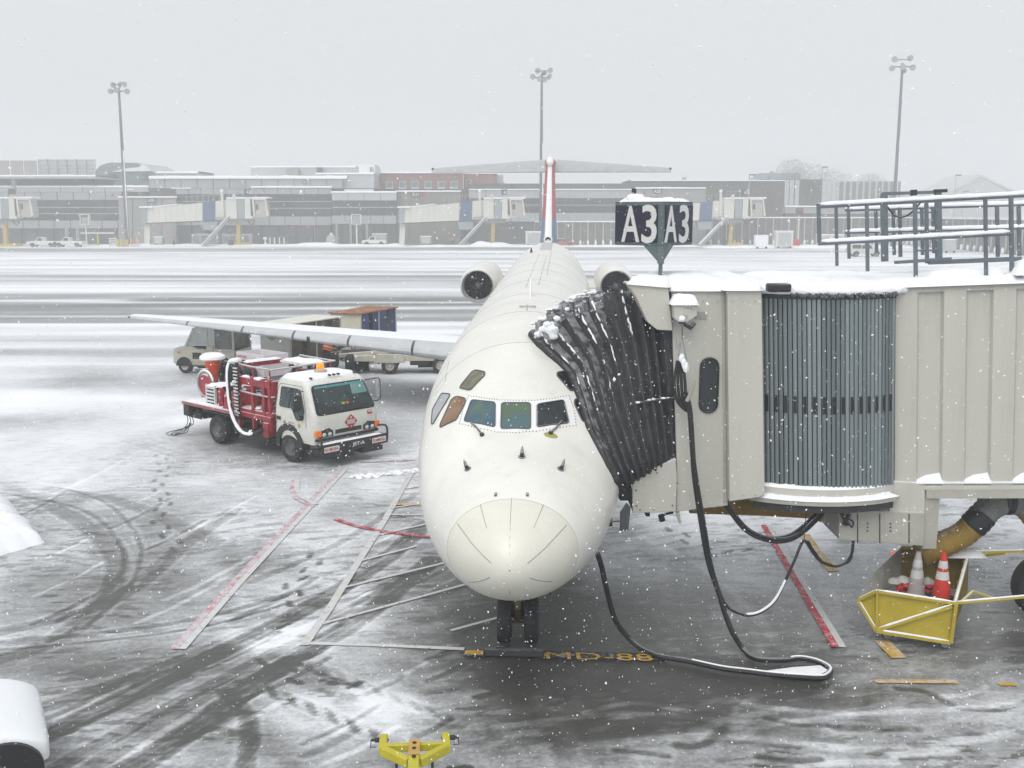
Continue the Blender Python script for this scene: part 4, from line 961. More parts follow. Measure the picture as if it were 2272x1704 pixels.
# hood cheeks either side of the bellows
faced([(1403, 1075), (1416, 1056), (1499, 1017), (1502, 1060), (1500, 1135), (1404, 1139)], 15.20, .07, 'lower_cheek', BEIGE, .008)
up_ = faced([(1391, 628), (1482, 634), (1493, 734), (1458, 732), (1436, 714), (1412, 660)], 15.15, .5, 'upper_cheek', BEIGE, .012)
mb = MB()
for (px, py) in ((1411, 1088), (1412, 1122), (1420, 1131), (1450, 1130), (1492, 1121), (1503, 1072), (1458, 1049)):
    p = at(px, py, 15.195); mb.tube([p, p + V((0, -.012, 0))], .011, 6)
wb(mb, 'bolt', DARK)
faced([(1372, 1075), (1402, 1075), (1402, 1112), (1374, 1112)], 15.3, .5, 'bumper_roller', BLACK, .03)
faced([(1397, 1085), (1403, 1085), (1404, 1135), (1399, 1125)], 15.25, .5, 'bumper_roller', BLACK, .01)
faced([(1432, 1136), (1442, 1136), (1442, 1146), (1433, 1146)], 15.5, .2, 'foot_block', BLACK, .004)
mb = MB(); mb.tube([at(1464, 1147, 15.5), at(1478, 1140, 15.5), at(1494, 1137, 15.5)], .02, 6); mb.tube([at(1466, 1142, 15.5), at(1470, 1156, 15.5)], .045, 8); wb(mb, 'camera_arm', BLACK)
faced([(1494, 1122), (1505, 1122), (1512, 1162), (1507, 1162)], 15.3, .05, 'cab_bracket', BEIGE2, .004)
for px in (1500, 1530, 1560, 1590, 1625, 1650, 1675):
    for py in (668, 1098): p = at(px, py, 15.27 if px < 1612 else 15.095); mb = MB(); mb.tube([p, p + V((0, -.010, 0))], .010, 6); wb(mb, 'bolt', BEIGE2)
mb = MB(); mb.box(at(1555, 700, 15.27), (.16, .012, .10)); wb(mb, 'data_plate', PLATE0)
# snow on cab, column and cheek roofs
def slabpx(px0, px1, py, Y, depth, h, seed, sl=0.0, r=.07, over=.05):
    a, b2 = at(px0, py, Y), at(px1, py, Y); return snowslab(a.x - over, b2.x + over, Y - over, Y + depth, a.z - .01, h, sl, r, seed)
mb = MB(); rows = []; c4 = [at(1389, 626, 15.12), at(1486, 634, 15.10), at(1440, 619, 16.2), at(1500, 625, 16.2)]
for i in range(13):
    u = i / 12; row = []
    for k in range(9):
        v = k / 8; p = c4[0].lerp(c4[1], u).lerp(c4[2].lerp(c4[3], u), v); f = math.sqrt(max(0, 1 - (1 - min(1, min(u, 1 - u, v * 1.2) * 5)) ** 2)); row.append(p + V((0, -.04 * f * (v < .3), .10 * f * (1 + .3 * NZ.noise(p * 2)) - (.03 if f == 0 else 0))))
    rows.append(row)
mb.grid(rows); wb(mb, 'cheek_snow', SNOW, ang=180)
wb(slabpx(1484, 1612, 641, 15.28, 2.6, .16, 22, r=.14), 'cab_snow', SNOW, ang=180)
wb(slabpx(1612, 1693, 640, 15.10, 2.6, .15, 23, r=.12), 'column_snow', SNOW, ang=180)
wb(slabpx(1700, 2010, 640, 15.9, 2.2, .17, 24, r=.2, over=.0), 'drum_snow', SNOW, ang=180)
# hoist box with its hook
faced([(1495, 668), (1507, 672), (1547, 672), (1547, 700), (1520, 718), (1506, 716), (1496, 706)], 14.92, .36, 'hoist_box', BEIGE, .008)
wb(slabpx(1494, 1548, 672, 14.92, .36, .13, 25, r=.09, over=.03), 'hoist_snow', SNOW, ang=180)
mb = MB(); p = at(1513, 716, 14.9); mb.box(p, (.09, .09, .03)); mb.tube([at(1520, 720, 14.95), at(1532, 728, 15.1), at(1540, 718, 15.2)], .03, 6); wb(mb, 'hoist_hook', DARK)
mb = MB(); mb.ball(p + V((0, 0, .05)), .055, (1, 1, .9), 8, jit=.3); wb(mb, 'hook_snow', SNOW)
mb = MB()
for px, py in ((1523, 678), (1530, 679), (1537, 682), (1522, 700)): q = at(px, py, 14.91); mb.tube([q, q + V((0, -.03, 0))], .017, 8)
wb(mb, 'hoist_fitting', BEIGE2)
# --- bellows: folded canopy between cab frame and fuselage
def ip(poly, n):
    P = [V((x, y, 0)) for x, y in poly]; L = [0]
    for a, b2 in zip(P[:-1], P[1:]): L.append(L[-1] + (b2 - a).length)
    out = []
    for i in range(n):
        t = L[-1] * i / (n - 1); k = max(j for j in range(len(L)) if L[j] <= t + 1e-9); k = min(k, len(P) - 2)
        out.append(P[k].lerp(P[k + 1], (t - L[k]) / (L[k + 1] - L[k] + 1e-9)))
    return out
NB = 21; NV = 14
A = ip([(1183, 742), (1206, 776), (1240, 802), (1268, 832), (1290, 890), (1306, 946), (1331, 996), (1350, 1036), (1364, 1066), (1374, 1092)], NV)
TOPS = ip([(1183, 742), (1246, 680), (1304, 662), (1339, 652), (1378, 643), (1425, 656), (1462, 690), (1488, 696)], NB)
BOTS = ip([(1374, 1092), (1396, 1078), (1425, 1060), (1450, 1046), (1475, 1032), (1500, 1020)], NB)
Y0 = [None] * NV; last = 16.4
for j, a in enumerate(A):
    d = (PI_.to_3x3() @ ray(a.x, a.y)).normalized(); loc, nor, i_, ds = BV.ray_cast(_co, d)
    if loc is not None: last = (PM @ loc).y
    Y0[j] = last
Y0 = [min(y, 16.9) for y in Y0]
frames_ = []
for i in range(NB):
    t = i / (NB - 1); row = []
    zig = (-.055 if i % 2 else .05) * (1 if 0 < i < NB - 1 else 0)
    for j in range(NV):
        s_ = j / (NV - 1); stx = TOPS[i].x + (BOTS[i].x - TOPS[i].x) * s_; sty = TOPS[i].y + (BOTS[i].y - TOPS[i].y) * s_
        lx0 = A[0].x + (A[-1].x - A[0].x) * s_; ly0 = A[0].y + (A[-1].y - A[0].y) * s_
        k = (1 - t) ** 1.5; x = stx + (A[j].x - lx0) * k; y = sty + (A[j].y - ly0) * k
        Y = Y0[j] * (1 - t) + 15.33 * t - .10 * sin(pi * t)
        sc_ = (1.0 - .55 * s_)         # folds crowd together towards the pivot
        row.append(at(x, y, Y + zig * sc_ * 1.3))
    top = row[0]; back = []
    for v, dz in ((.4, -.06), (1.0, -.22), (1.7, -.48), (2.3, -.8)): back.append(top + V((0, v, dz - (zig * .5))))
    for dz in (-.9, -1.8, -2.5): back.append(top + V((.25 * (1 - t) * -dz * .3, 2.45, dz)))
    frames_.append(back[::-1] + row)
for i in range(NB - 1):
    mb = MB(); mb.grid([frames_[i], frames_[i + 1]]); 
    wb(mb, 'bellows_pleat', RUB, ang=60)
for i in range(1, NB - 1, 2):            # rounded fold edges
    mb = MB(); mb.tube(frames_[i], .016, 6); wb(mb, 'fold_edge', RUB)
    row = frames_[i][7:]
    m0 = (3 if i % 4 == 1 else 5); k0 = 0
    if i < 14 and i not in (5, 11):
        pts = catmull(row[k0:k0 + m0 + 3], 6); a0 = 0
        while a0 < len(pts) - 4:
            n0 = random.randint(3, 9); sg_ = pts[a0:a0 + n0]; fade = 1 - .6 * a0 / len(pts)
            if len(sg_) > 2:
                mb = MB(); mb.tube([p + V((-.010 + .008 * random.uniform(-1, 1), -.012, .004)) for p in sg_], [.021 * fade * (.25 if q in (0, len(sg_) - 1) else random.uniform(.55, 1.1)) for q in range(len(sg_))], 7); wb(mb, 'fold_snow', SNOW, ang=180)
            a0 += n0 + (0 if a0 < 8 else random.randint(0, 6))
mb = MB(); mb.tube(frames_[0], [.07] * 7 + [.085 - .03 * j / NV for j in range(NV)], 10); wb(mb, 'contact_bumper', BLACK)
# second, lower canopy lip lying on the nose (dark triangle beside the windshield)
mb = MB(); mb.tube(catmull([at(1308, 915, 15.55), at(1340, 920, 15.35), at(1390, 903, 15.2), at(1440, 890, 15.15), at(1497, 884, 15.2)], 6), .022, 7); wb(mb, 'canopy_strap', DARK)
mb = MB()
for u in np.linspace(.05, .95, 16):
    P = catmull([at(1308, 915, 15.55), at(1340, 920, 15.35), at(1390, 903, 15.2), at(1440, 890, 15.15), at(1497, 884, 15.2)], 6); p = P[int(u * (len(P) - 1))]
    if random.random() < .75: mb.ball(p + V((0, -.01, .02)), random.uniform(.015, .03), (1.8, 1, .7), 7, jit=.4)
tag(wb(mb, 'strap_snow', SNOW), kind='stuff')
# snow and torn clear plastic heaped along the top of the folds
mb = MB()
TP3 = [frames_[i][7] for i in range(NB)]
for k in range(48):
    u = random.random() ** 1.1; i = int(u * 9); p = TP3[i].lerp(TP3[i + 1], random.random())
    mb.ball(p + V((random.uniform(-.08, .08), random.uniform(-.06, .30), random.uniform(-.02, .12))), random.uniform(.025, .065) * (1.15 - .5 * u), (1.3, 1.2, .6), 9, jit=.6)
for px, py, r_ in ((1214, 720, .06), (1226, 732, .085), (1204, 730, .06), (1236, 706, .05), (1258, 686, .04), (1192, 741, .05), (1228, 746, .06)): mb.ball(at(px, py, 16.1), r_, (1.2, 1, .85), 12, jit=.5)
hs_ = tag(wb(mb, 'canopy_snow', SNOW, ang=180), kind='stuff'); md = hs_.modifiers.new('blend', 'REMESH'); md.mode = 'VOXEL'; md.voxel_size = .016; md.use_smooth_shade = True; md = hs_.modifiers.new('soft', 'SMOOTH'); md.iterations = 6
PLAS = mat('torn_plastic', (.17, .18, .19), .22, var=.35, scale=14, snow=.4)
for i in (2, 4, 6, 8, 10):
    c = TP3[i]; rows = []
    for a in range(13):
        row = []
        for k in range(11):
            q_ = V((a * .55, k * .5, i * 3.1)); row.append(c + V((-.15 + .026 * a + .03 * NZ.noise(q_ * 1.3), -.09 - .05 * NZ.noise(q_) - .01 * k, .07 - k * .026 - .05 * abs(a - 6) / 6 + .045 * NZ.noise(q_ + V((9, 0, 0))))))
        rows.append(row)
    mb = MB(); mb.grid(rows); wb(mb, 'plastic_sheet', PLAS, ang=25)
# --- under the bridge: service cabinet, column, cross beam, drive wheels
cabn = faced([(1861, 1130), (2052, 1138), (2050, 1212), (1861, 1197)], 15.35, .8, 'service_cabinet', BEIGE2, .01)
for px in (1903, 1952, 2017): mb = MB(); mb.beam(at(px, 1140, 15.345), at(px, 1205, 15.345), .012, .012); wb(mb, 'cabinet_seam', DARK, cabn)
mb = MB()
for px in (1925, 1976):
    for k in range(3): mb.box(at(px, 1162 + k * 8, 15.343), (.02, .01, .02))
wb(mb, 'cabinet_latch', DARK, cabn)
faced([(1972, 1068), (2053, 1072), (2052, 1140), (1974, 1136)], 15.38, 2.4, 'end_frame', BEIGE, .01)
mb = MB(); a = at(2054, 1085, 15.4); mb.prism([(15.4, 2.2), (17.4, 2.2), (16.6, 1.25), (15.4, 1.3)], 'x', a.x, a.x + .22); wb(mb, 'end_gusset', BEIGE2, bevel=.01)
mb = MB(); mb.beam(at(1868, 1140, 15.3), at(1880, 1165, 15.3), .05); mb.beam(at(1885, 1140, 15.3), at(1872, 1165, 15.3), .04); mb.tube(catmull([at(1880, 1150, 15.28), at(1893, 1158, 15.28), at(1890, 1170, 15.28), at(1882, 1160, 15.28)], 4), .012, 6); wb(mb, 'cable_tie', BLACK)
for px in (2173, 2240): mb = MB(); mb.beam(at(px, 1090, 15.7), at(px, 1125, 15.7), .05); wb(mb, 'hose_hanger', DARK)
wc = gp(2292, 1392); 
for k, dy in enumerate((0.0, 1.6)):
    mb = MB(); c0 = (wc.x + .38 + k * 1.2, wc.y + .45 + dy, .50); mb.lathe([(.20, -.17), (.40, -.19), (.49, -.15), (.52, -.05), (.52, .05), (.49, .15), (.40, .19), (.20, .17)], 32, 'y', c0); w_ = wb(mb, 'drive_wheel', TYRE)
    mb = MB(); mb.lathe([(.0, -.10), (.14, -.11), (.20, -.08), (.29, -.16), (.30, -.17), (.30, .1), (.0, .1)], 24, 'y', c0); wb(mb, 'rim', BEIGE2, w_)
    mb = MB(); mb.ball((c0[0], c0[1] - .13, c0[2] - .20), .17, (1.3, .35, .5), 10, jit=.3); mb.ball((c0[0] - .05, c0[1] - .12, c0[2] + .26), .1, (1.4, .35, .4), 10, jit=.3); wb(mb, 'wheel_snow', SNOW, w_)
mb = MB(); mb.bx(wc.x + .75, wc.x + 2.2, wc.y + .9, wc.y + 1.6, .35, .75); mb.bx(wc.x + 1.2, wc.x + 1.7, wc.y + .95, wc.y + 1.5, .75, 2.4); wb(mb, 'drive_column', OCHRE, bevel=.02)
mb = MB(); mb.bx(12.6, 13.2, 14.6, 15.4, -.02, 2.6); wb(mb, 'rotunda_column', BEIGE2)
# --- yellow air ducts slung under the bridge
duct = empty('air_duct', tuple(at(1700, 1130, 16.8)), 0, 'ochre air duct slung along the underside of the bridge cab', 'duct'); DI = wmat(duct).inverted()
mb = MB(); mb.tube([at(1530, 1118, 16.9), at(1700, 1124, 16.8), at(1800, 1130, 16.7), at(1880, 1155, 16.5)], .155, 14); mb.tf(DI); mb.build('duct_pipe', OCHRE, duct)
mb = MB(); mb.tube([at(1566, 1119, 16.9), at(1572, 1119, 16.9)], .165, 14); mb.tf(DI); mb.build('duct_clamp', DARK, duct)
hose = empty('air_hose', tuple(at(2170, 1160, 15.9)), 0, 'fat grey and ochre air hose bent under the right end of the bridge', 'hose'); HI = wmat(hose).inverted()
HP = catmull([at(2040, 1232, 16.0), at(2075, 1214, 16.0), at(2130, 1190, 15.95), at(2165, 1160, 15.9), at(2200, 1124, 15.9), at(2235, 1112, 15.9), at(2275, 1122, 15.9), at(2310, 1165, 15.9)], 8)
nH = len(HP); cuts = [(0, 22, OCHRE, .20), (22, 28, BLACK, .215), (28, 38, HOSEG, .205), (38, 42, BLACK, .21), (42, 47, HOSEG, .20), (47, nH, OCHRE, .20)]
for a, b2, m_, r_ in cuts:
    seg = HP[a:min(b2 + 1, nH)]; mb = MB(); mb.tube(seg, [r_ * (1 + (.03 if (q % 2) else -.02)) for q in range(len(seg))], 16); mb.tf(HI); mb.build('hose_section', m_, hose)
# --- cables hanging from the hoist
CABL = mat('cable_black', (.014, .014, .017), .5, var=.3, scale=10, snow=.18)
def cable(name, label, parts, cat='cable', loc=None):
    root = empty(name, tuple(loc or parts[0][0][len(parts[0][0]) // 2]), 0, label, cat); RI = wmat(root).inverted()
    for pts, r_, nm, m_ in parts:
        mb = MB(); mb.tube(pts, r_, 7); mb.tf(RI); mb.build(nm, m_, root)
    return root
def pxline(rows, n=6): return catmull([at(*p) for p in rows], n)
dropA = [(1519, 870, 15.0), (1530, 910, 15.0), (1536, 990, 14.98), (1541, 1060, 14.95), (1556, 1161, 14.9), (1572, 1248, 14.85), (1594, 1314, 14.8), (1609, 1363, 14.75), (1627, 1407, 14.68)]
gr = lambda px, py, z=.035: gp(px, py, z)
A3 = [at(*p) for p in dropA] + [gr(1650, 1441), gr(1679, 1461), gr(1738, 1464), gr(1772, 1460), gr(1809, 1466), gr(1834, 1477), gr(1843, 1487), gr(1834, 1499), gr(1812, 1503), gr(1723, 1497), gr(1656, 1489), gr(1600, 1482), gr(1526, 1466), gr(1482, 1459), gr(1454, 1453)]
sk_end = PM @ POWER_S
A3 += [gr(1419, 1436, .05), at(1390, 1410, 14.8), at(1370, 1384, 14.78), at(1358, 1355, 14.76), at(1349, 1320, 14.74), at(1342, 1291, 14.72), at(1335, 1258, 14.72), sk_end + V((.06, -.02, -.02))]
A3c = catmull(A3, 7); m_ = A3c
hang = [[at(1505 + dx, 800, 15.0), at(1500 + dx * 2, 850, 14.96), at(1506 + dx * 1.6, 890, 14.97), at(1524 + dx * .4, 912, 15.0)] for dx in (-2, 2, 6, 10)]
loopB = pxline([(1528, 905, 14.98), (1537, 990, 14.94), (1546, 1060, 14.92), (1563, 1161, 14.86), (1578, 1248, 14.82), (1597, 1314, 14.8), (1614, 1346, 14.8), (1641, 1361, 14.8), (1664, 1365, 14.85), (1692, 1356, 14.9), (1723, 1327, 15.0), (1760, 1250, 15.1), (1778, 1207, 15.2), (1786, 1200, 15.2), (1795, 1211, 15.25), (1815, 1240, 15.3), (1846, 1256, 15.35), (1873, 1250, 15.4), (1889, 1231, 15.4), (1893, 1200, 15.4)])
iB = [k for k in range(len(loopB))]
parts = [(A3c, .040, 'main_cable', CABL)] + [(catmull(h, 6), .022, 'cable_loop', CABL) for h in hang]
parts += [([at(1513, 716, 14.95), at(1514, 752, 14.98)], .006, 'hoist_chain', DARK), ([at(1512, 752, 14.98), at(1506, 790, 14.98), at(1512, 815, 15), at(1524, 800, 15), at(1514, 752, 14.98)], .010, 'sling', STEEL), ([at(1500, 750, 14.98), at(1503, 775, 14.98), at(1509, 760, 14.98)], .010, 'sling', STEEL)]
parts += [([at(1524, 890, 14.94), at(1538, 860, 14.9), at(1543, 842, 14.88)], [.03, .022, .012], 'cable_hook', BEIGE2)]
parts += [([p + V((0, 0, .028)) for p in A3c[7 * 11 + 3:7 * 21]][::1], .018, 'cable_snow', SNOW)]
pc = cable('power_cable', 'thick black ground power cable hanging from the hoist and looping to the nose', parts, loc=gr(1700, 1465))
PI2 = wmat(pc).inverted()
mb = MB(); 
for p, r_ in ((at(1512, 795, 14.93), .05), (at(1522, 815, 14.92), .055), (at(1517, 806, 14.92), .05)): mb.ball(p, r_, (.8, .6, 1.3), 9, jit=.3)
mb.tf(PI2); mb.build('cable_snow', SNOW, pc)
mb = MB(); P = [gr(1700, 1488, .03), gr(1760, 1480, .03), gr(1820, 1476, .03), gr(1838, 1487, .03), gr(1815, 1500, .03), gr(1740, 1496, .03)]; c = sum(P, V()) / 6 + V((0, 0, .03)); mb.add([c] + P, [(0, i + 1, (i + 1) % 6 + 1) for i in range(6)]); mb.tf(PI2); mb.build('loop_snow', SNOW, pc)
cable('service_cable', 'slim black cable sagging in a snow topped loop beside the red line', [(loopB, .022, 'cable_run', CABL), ([p + V((.0, -.005, .022)) for p in loopB[46:64]], .020, 'cable_snow', SNOW), ([at(1784, 1200, 15.2), at(1786, 1170, 15.22), at(1789, 1135, 15.25)], .006, 'hanger_cord', CABL), ([p + V((.03, 0, .01 * sin(k))) for k, p in enumerate(loopB[80:108])], .014, 'cable_run', CABL)], loc=at(1664, 1365, 14.85))
bun = []
for k in range(6):
    o = V((random.uniform(-.05, .05), random.uniform(-.05, .05), random.uniform(-.04, .04))); sag_ = 0 if k else .0
    bun.append(([p + o * (1.0 if k < 5 else 2.2) for p in pxline([(1604, 1095, 15.45), (1612, 1120, 15.4), (1646, 1167, 15.35), (1677, 1189, 15.3), (1717, 1200, 15.3), (1754, 1196, 15.35), (1784, 1178, 15.4), (1815, 1148, 15.5), (1832, 1125, 15.6)])], .026 if k < 5 else .012, 'bundled_cable', CABL))
cable('cable_bundle', 'thick bundle of black cables sagging under the louvred curtain', bun)
# --- gate sign on a pole on the cab roof
SGREY = mat('sign_frame_green_grey', (.10, .135, .14), .5, var=.15, scale=6); SNAVY = mat('sign_face_navy', (.012, .016, .035), .35, var=.2); SLET = mat('sign_letter_white', (.60, .60, .58), .5, var=.06)
sign = empty('gate_sign', tuple(at(1467, 612, 16.2)), 0, 'dark box sign reading A3 on a pole on the bridge cab roof', 'sign'); GI = wmat(sign).inverted()
def gb(mb, name, m, parent=None, **k): mb.tf(GI); return mb.build(name, m, parent or sign, **k)
cY = 16.0; ct, cb = at(1470, 447, cY), at(1470, 546, cY); hS = ct.z - cb.z; WS = .86
dl = V((-cos(R(41)), sin(R(41)), 0)); dr = V((cos(R(49)), sin(R(49)), 0)); c0 = V((ct.x, cY, 0))
def SP(a, b2, z): p = c0 + dl * a + dr * b2; return V((p.x, p.y, z))
mb = MB(); vs_ = [SP(a, b2, z) for z in (cb.z, ct.z) for a, b2 in ((.0, .0), (WS, 0), (WS, WS), (0, WS))]; mb.add(vs_, [(0, 1, 2, 3), (4, 5, 6, 7), (0, 1, 5, 4), (1, 2, 6, 5), (2, 3, 7, 6), (3, 0, 4, 7)]); box_ = gb(mb, 'sign_box', SGREY, bevel=.012)
for (dd, nrm, right) in ((dl, -dr, -dl), (dr, -dl, dr)):
    inner = [(.075, .045), (WS - .02, .045), (WS - .02, hS - .055), (.075, hS - .055)]
    mb = MB(); P = [c0 + dd * u + nrm * .012 + V((0, 0, cb.z + z)) for u, z in inner]; P2_ = [p - nrm * .02 for p in P]; mb.add(P + P2_, [(0, 1, 2, 3), (4, 5, 6, 7), (0, 1, 5, 4), (1, 2, 6, 5), (2, 3, 7, 6), (3, 0, 4, 7)]); face = gb(mb, 'sign_face', SNAVY, smooth=False)
    mb = MB(); text_mb(mb, 'A', .545, c0 + dd * (.555 if dd is dl else .22) + nrm * .016 + V((0, 0, cb.z + hS / 2 - .005)), right, (0, 0, 1), depth=.012, weight=.010, width=.33)
    gb(mb, 'sign_letter', SLET, face, smooth=False)
    mb = MB(); text_mb(mb, '3', .575, c0 + dd * (.215 if dd is dl else .585) + nrm * .016 + V((0, 0, cb.z + hS / 2 - .005)), right, (0, 0, 1), depth=.012, weight=.012, width=.27)
    gb(mb, 'sign_letter', SLET, face, smooth=False)
    mb = MB(); P = [c0 + dd * .0 + V((0, 0, cb.z)), c0 + dd * .32 + V((0, 0, cb.z)), c0 + dd * .02 + V((0, 0, cb.z - .27))]; P2_ = [p - nrm * .015 for p in P]; mb.add(P + P2_, [(0, 1, 2), (3, 4, 5), (0, 1, 4, 3), (1, 2, 5, 4), (2, 0, 3, 5)]); gb(mb, 'sign_gusset', SGREY, smooth=False)
mb = MB(); b0 = SP(.03, .03, 0); mb.box((b0.x, b0.y, (cb.z - .28 + 5.2) / 2), (.055, .055, cb.z + .28 - 5.2 + .0)); gb(mb, 'sign_pole', SGREY)
mb = MB(); mb.box((b0.x, b0.y, cb.z - .13), (.09, .09, .27)); gb(mb, 'sign_pole', SGREY)
mb = MB(); rows = []
for i in range(9):
    rows.append([SP(WS * i / 8 + (0.01 if i == 8 else -.01 if i == 0 else 0), WS * j / 8, ct.z + (.0 if i in (0, 8) or j in (0, 8) else .05 + .05 * NZ.noise(V((i * .6, j * .6, 3))))) for j in range(9)])
mb.grid(rows); gb(mb, 'sign_snow', SNOW, ang=180)
mb = MB(); mb.ball(SP(.62, .18, ct.z + .05), .13, (1.2, 1, .6), 10, jit=.3); gb(mb, 'sign_snow', SNOW, ang=180)
mb = MB(); q = SP(.60, .16, ct.z); mb.tube([q, q + V((0, 0, .19))], .018, 6); mb.box(q + V((-.03, -.01, .17)), (.05, .05, .06)); gb(mb, 'sign_lamp', DARK)
# ------------------------------------------------------------------ ground vehicles and equipment
TRW = mat('truck_white', (0.62, 0.62, 0.57), 0.32, var=0.08, scale=2, dirt=0.32, dirtcol=(0.35, 0.34, 0.31), snow=0.35)
TRR = mat('truck_red', (0.31, 0.018, 0.03), 0.45, var=0.35, scale=5, snow=0.6, dirt=.35, dirtcol=(.10, .03, .03))
TRO = mat('funnel_orange', (0.75, 0.085, 0.015), 0.5, var=0.15, scale=4, snow=0.2)
PINK = mat('faded_red_deck', (0.30, 0.10, 0.11), 0.55, var=0.2, scale=5, snow=0.7)
TGL = pane_mat('truck_glass', (0.010, 0.022, 0.025), (0.035, 0.055, 0.058), 1.1)
PLATE = mat('plate_white', (0.72, 0.70, 0.68), .45, var=.05); INK = mat('ink_red', (.45, .02, .03), .5, var=.05); INKB = mat('ink_black', (.015, .015, .018), .5, var=.05)
WHT = mat('letter_white', (.74, .74, .74), .5, var=.05)
LAMP = mat('headlamp', (.55, .56, .56), .12, var=.1); AMBER = mat('amber_lens', (.65, .16, .02), .2, var=.1, emit=((1.0, .22, .02), .12))
BEAC = mat('beacon_amber', (.75, .22, .02), .2, var=.05, emit=((1.0, .26, .02), .7)); REDL = mat('red_lens', (.40, .02, .02), .25, var=.1)
KHAKI = mat('tractor_khaki', (0.52, 0.50, 0.41), 0.5, var=0.12, scale=3, dirt=0.25, dirtcol=(0.12, 0.11, 0.09), snow=0.3)
def rrow(x0, x1, hw, z, r=.16, n=4, r2=None):
    out = []; 
    for cx, cy, a0, rr in ((x1 - r, hw - r, 0, r), (x0 + r, hw - r, 90, r), (x0 + r, -hw + r, 180, r), (x1 - r, -hw + r, 270, r)):
        for k in range(n + 1):
            a = R(a0 + 90 * k / n); out.append(V((cx + rr * cos(a), cy + rr * sin(a), z)))
    return out
def wheel(parent, x, y, r, w, rimcol, name='wheel', sgn=-1):
    mb = MB(); mb.lathe([(r * .55, -w * .45), (r * .82, -w * .5), (r * .95, -w * .40), (r, -w * .2), (r, w * .2), (r * .95, w * .40), (r * .82, w * .5), (r * .55, w * .45)], 26, 'y', (x, y, r)); o = mb.build(name, TYRE, parent)
    mb = MB(); mb.lathe([(0, sgn * w * .30), (r * .20, sgn * w * .34), (r * .28, sgn * w * .16), (r * .50, sgn * w * .28), (r * .57, sgn * w * .46), (r * .57, -sgn * w * .40), (0, -sgn * w * .4)], 22, 'y', (x, y, r)); mb.build('rim', rimcol, o); return o
def flat(P, off, m, name, parent, r=.04, th=.012):
    """a rounded plate (pane, sticker) with its own thickness"""
    nrm = (P[1] - P[0]).cross(P[2] - P[0]).normalized(); Q = roundpoly(P, r, 3) if r else P; n = len(Q)
    mb = MB(); mb.add([p + nrm * off for p in Q] + [p + nrm * (off - th) for p in Q], [tuple(range(n)), tuple(range(n, 2 * n))[::-1]] + [(i, n + i, n + (i + 1) % n, (i + 1) % n) for i in range(n)]); return mb.build(name, m, parent, ang=20)
ax_f = (gp(655, 1022) + gp(815, 1003)) / 2
truck = empty('fuel_truck', (-4.97, 27.27, 0), R(-42), 'white cab fuel truck with red pump deck and lit amber beacon', 'truck')
T = truck; T.scale = (1, 1, .95)
mb = MB(); mb.grid([rrow(-.62, 1.0, 1.0, .60, .12), rrow(-.64, 1.07, 1.03, .75, .14), rrow(-.64, 1.10, 1.04, 1.0, .16), rrow(-.64, 1.07, 1.045, 1.33, .17), rrow(-.64, 1.02, 1.035, 1.44, .17), rrow(-.63, .70, .955, 2.10, .18), rrow(-.60, .60, .90, 2.22, .2), rrow(-.48, .46, .76, 2.29, .2)], 0, True)
k_ = len(rrow(0, 1, 1, 0)); mb.f.append(tuple(7 * k_ + i for i in range(k_))); mb.m.append(0); mb.f.append(tuple(range(k_))[::-1]); mb.m.append(0)
cabt = mb.build('cab', TRW, T, ang=30)
ms = MB(); ms.grid([rrow(-.58, .55, .86, 2.225, .2), rrow(-.56, .52, .85, 2.27, .2), rrow(-.50, .46, .78, 2.325, .2), rrow(-.3, .3, .5, 2.345, .2)], 0, True); ms.f.append(tuple(3 * k_ + i for i in range(k_))); ms.m.append(0); ms.build('roof_snow', SNOW, T, ang=180)
def SY(z): return 1.045 if z < 1.4 else 1.037 - (z - 1.44) * .124
ws = flat([V((1.055, -.90, 1.40)), V((1.055, .90, 1.40)), V((.705, .80, 2.09)), V((.705, -.80, 2.09))], .012, TGL, 'windshield', T, .10)
flat([V((1.055, -.95, 1.37)), V((1.055, .95, 1.37)), V((.69, .845, 2.125)), V((.69, -.845, 2.125))], .004, BLACK, 'windshield_seal', ws, .12)
flat([V((1.045, -.80, 1.425)), V((1.045, .80, 1.425)), V((.985, .78, 1.545)), V((.985, -.78, 1.545))], .018, INKB, 'dashboard_shade', ws, .03, .003)
for y, c, nm in ((-.05, (.25, .55, .05), 'green_vest'), (.08, (.7, .12, .03), 'orange_tag')): flat([V((.97, y - .05, 1.57)), V((.97, y + .05, 1.57)), V((.945, y + .05, 1.62)), V((.945, y - .05, 1.62))], .020, mat(nm, c, .5), nm, ws, .02, .003)
flat([V((.86, .33, 1.78)), V((.86, .84, 1.78)), V((.715, .79, 2.07)), V((.715, .36, 2.07))], .016, mat('pale_sky_glass', (.13, .26, .26), .08), 'rear_window_view', ws, .05, .003)
flat([V((.735, -.78, 2.03)), V((.735, .78, 2.03)), V((.708, .77, 2.085)), V((.708, -.77, 2.085))], .0175, mat('sun_band', (.06, .26, .28), .15), 'sun_band', ws, .02, .003)
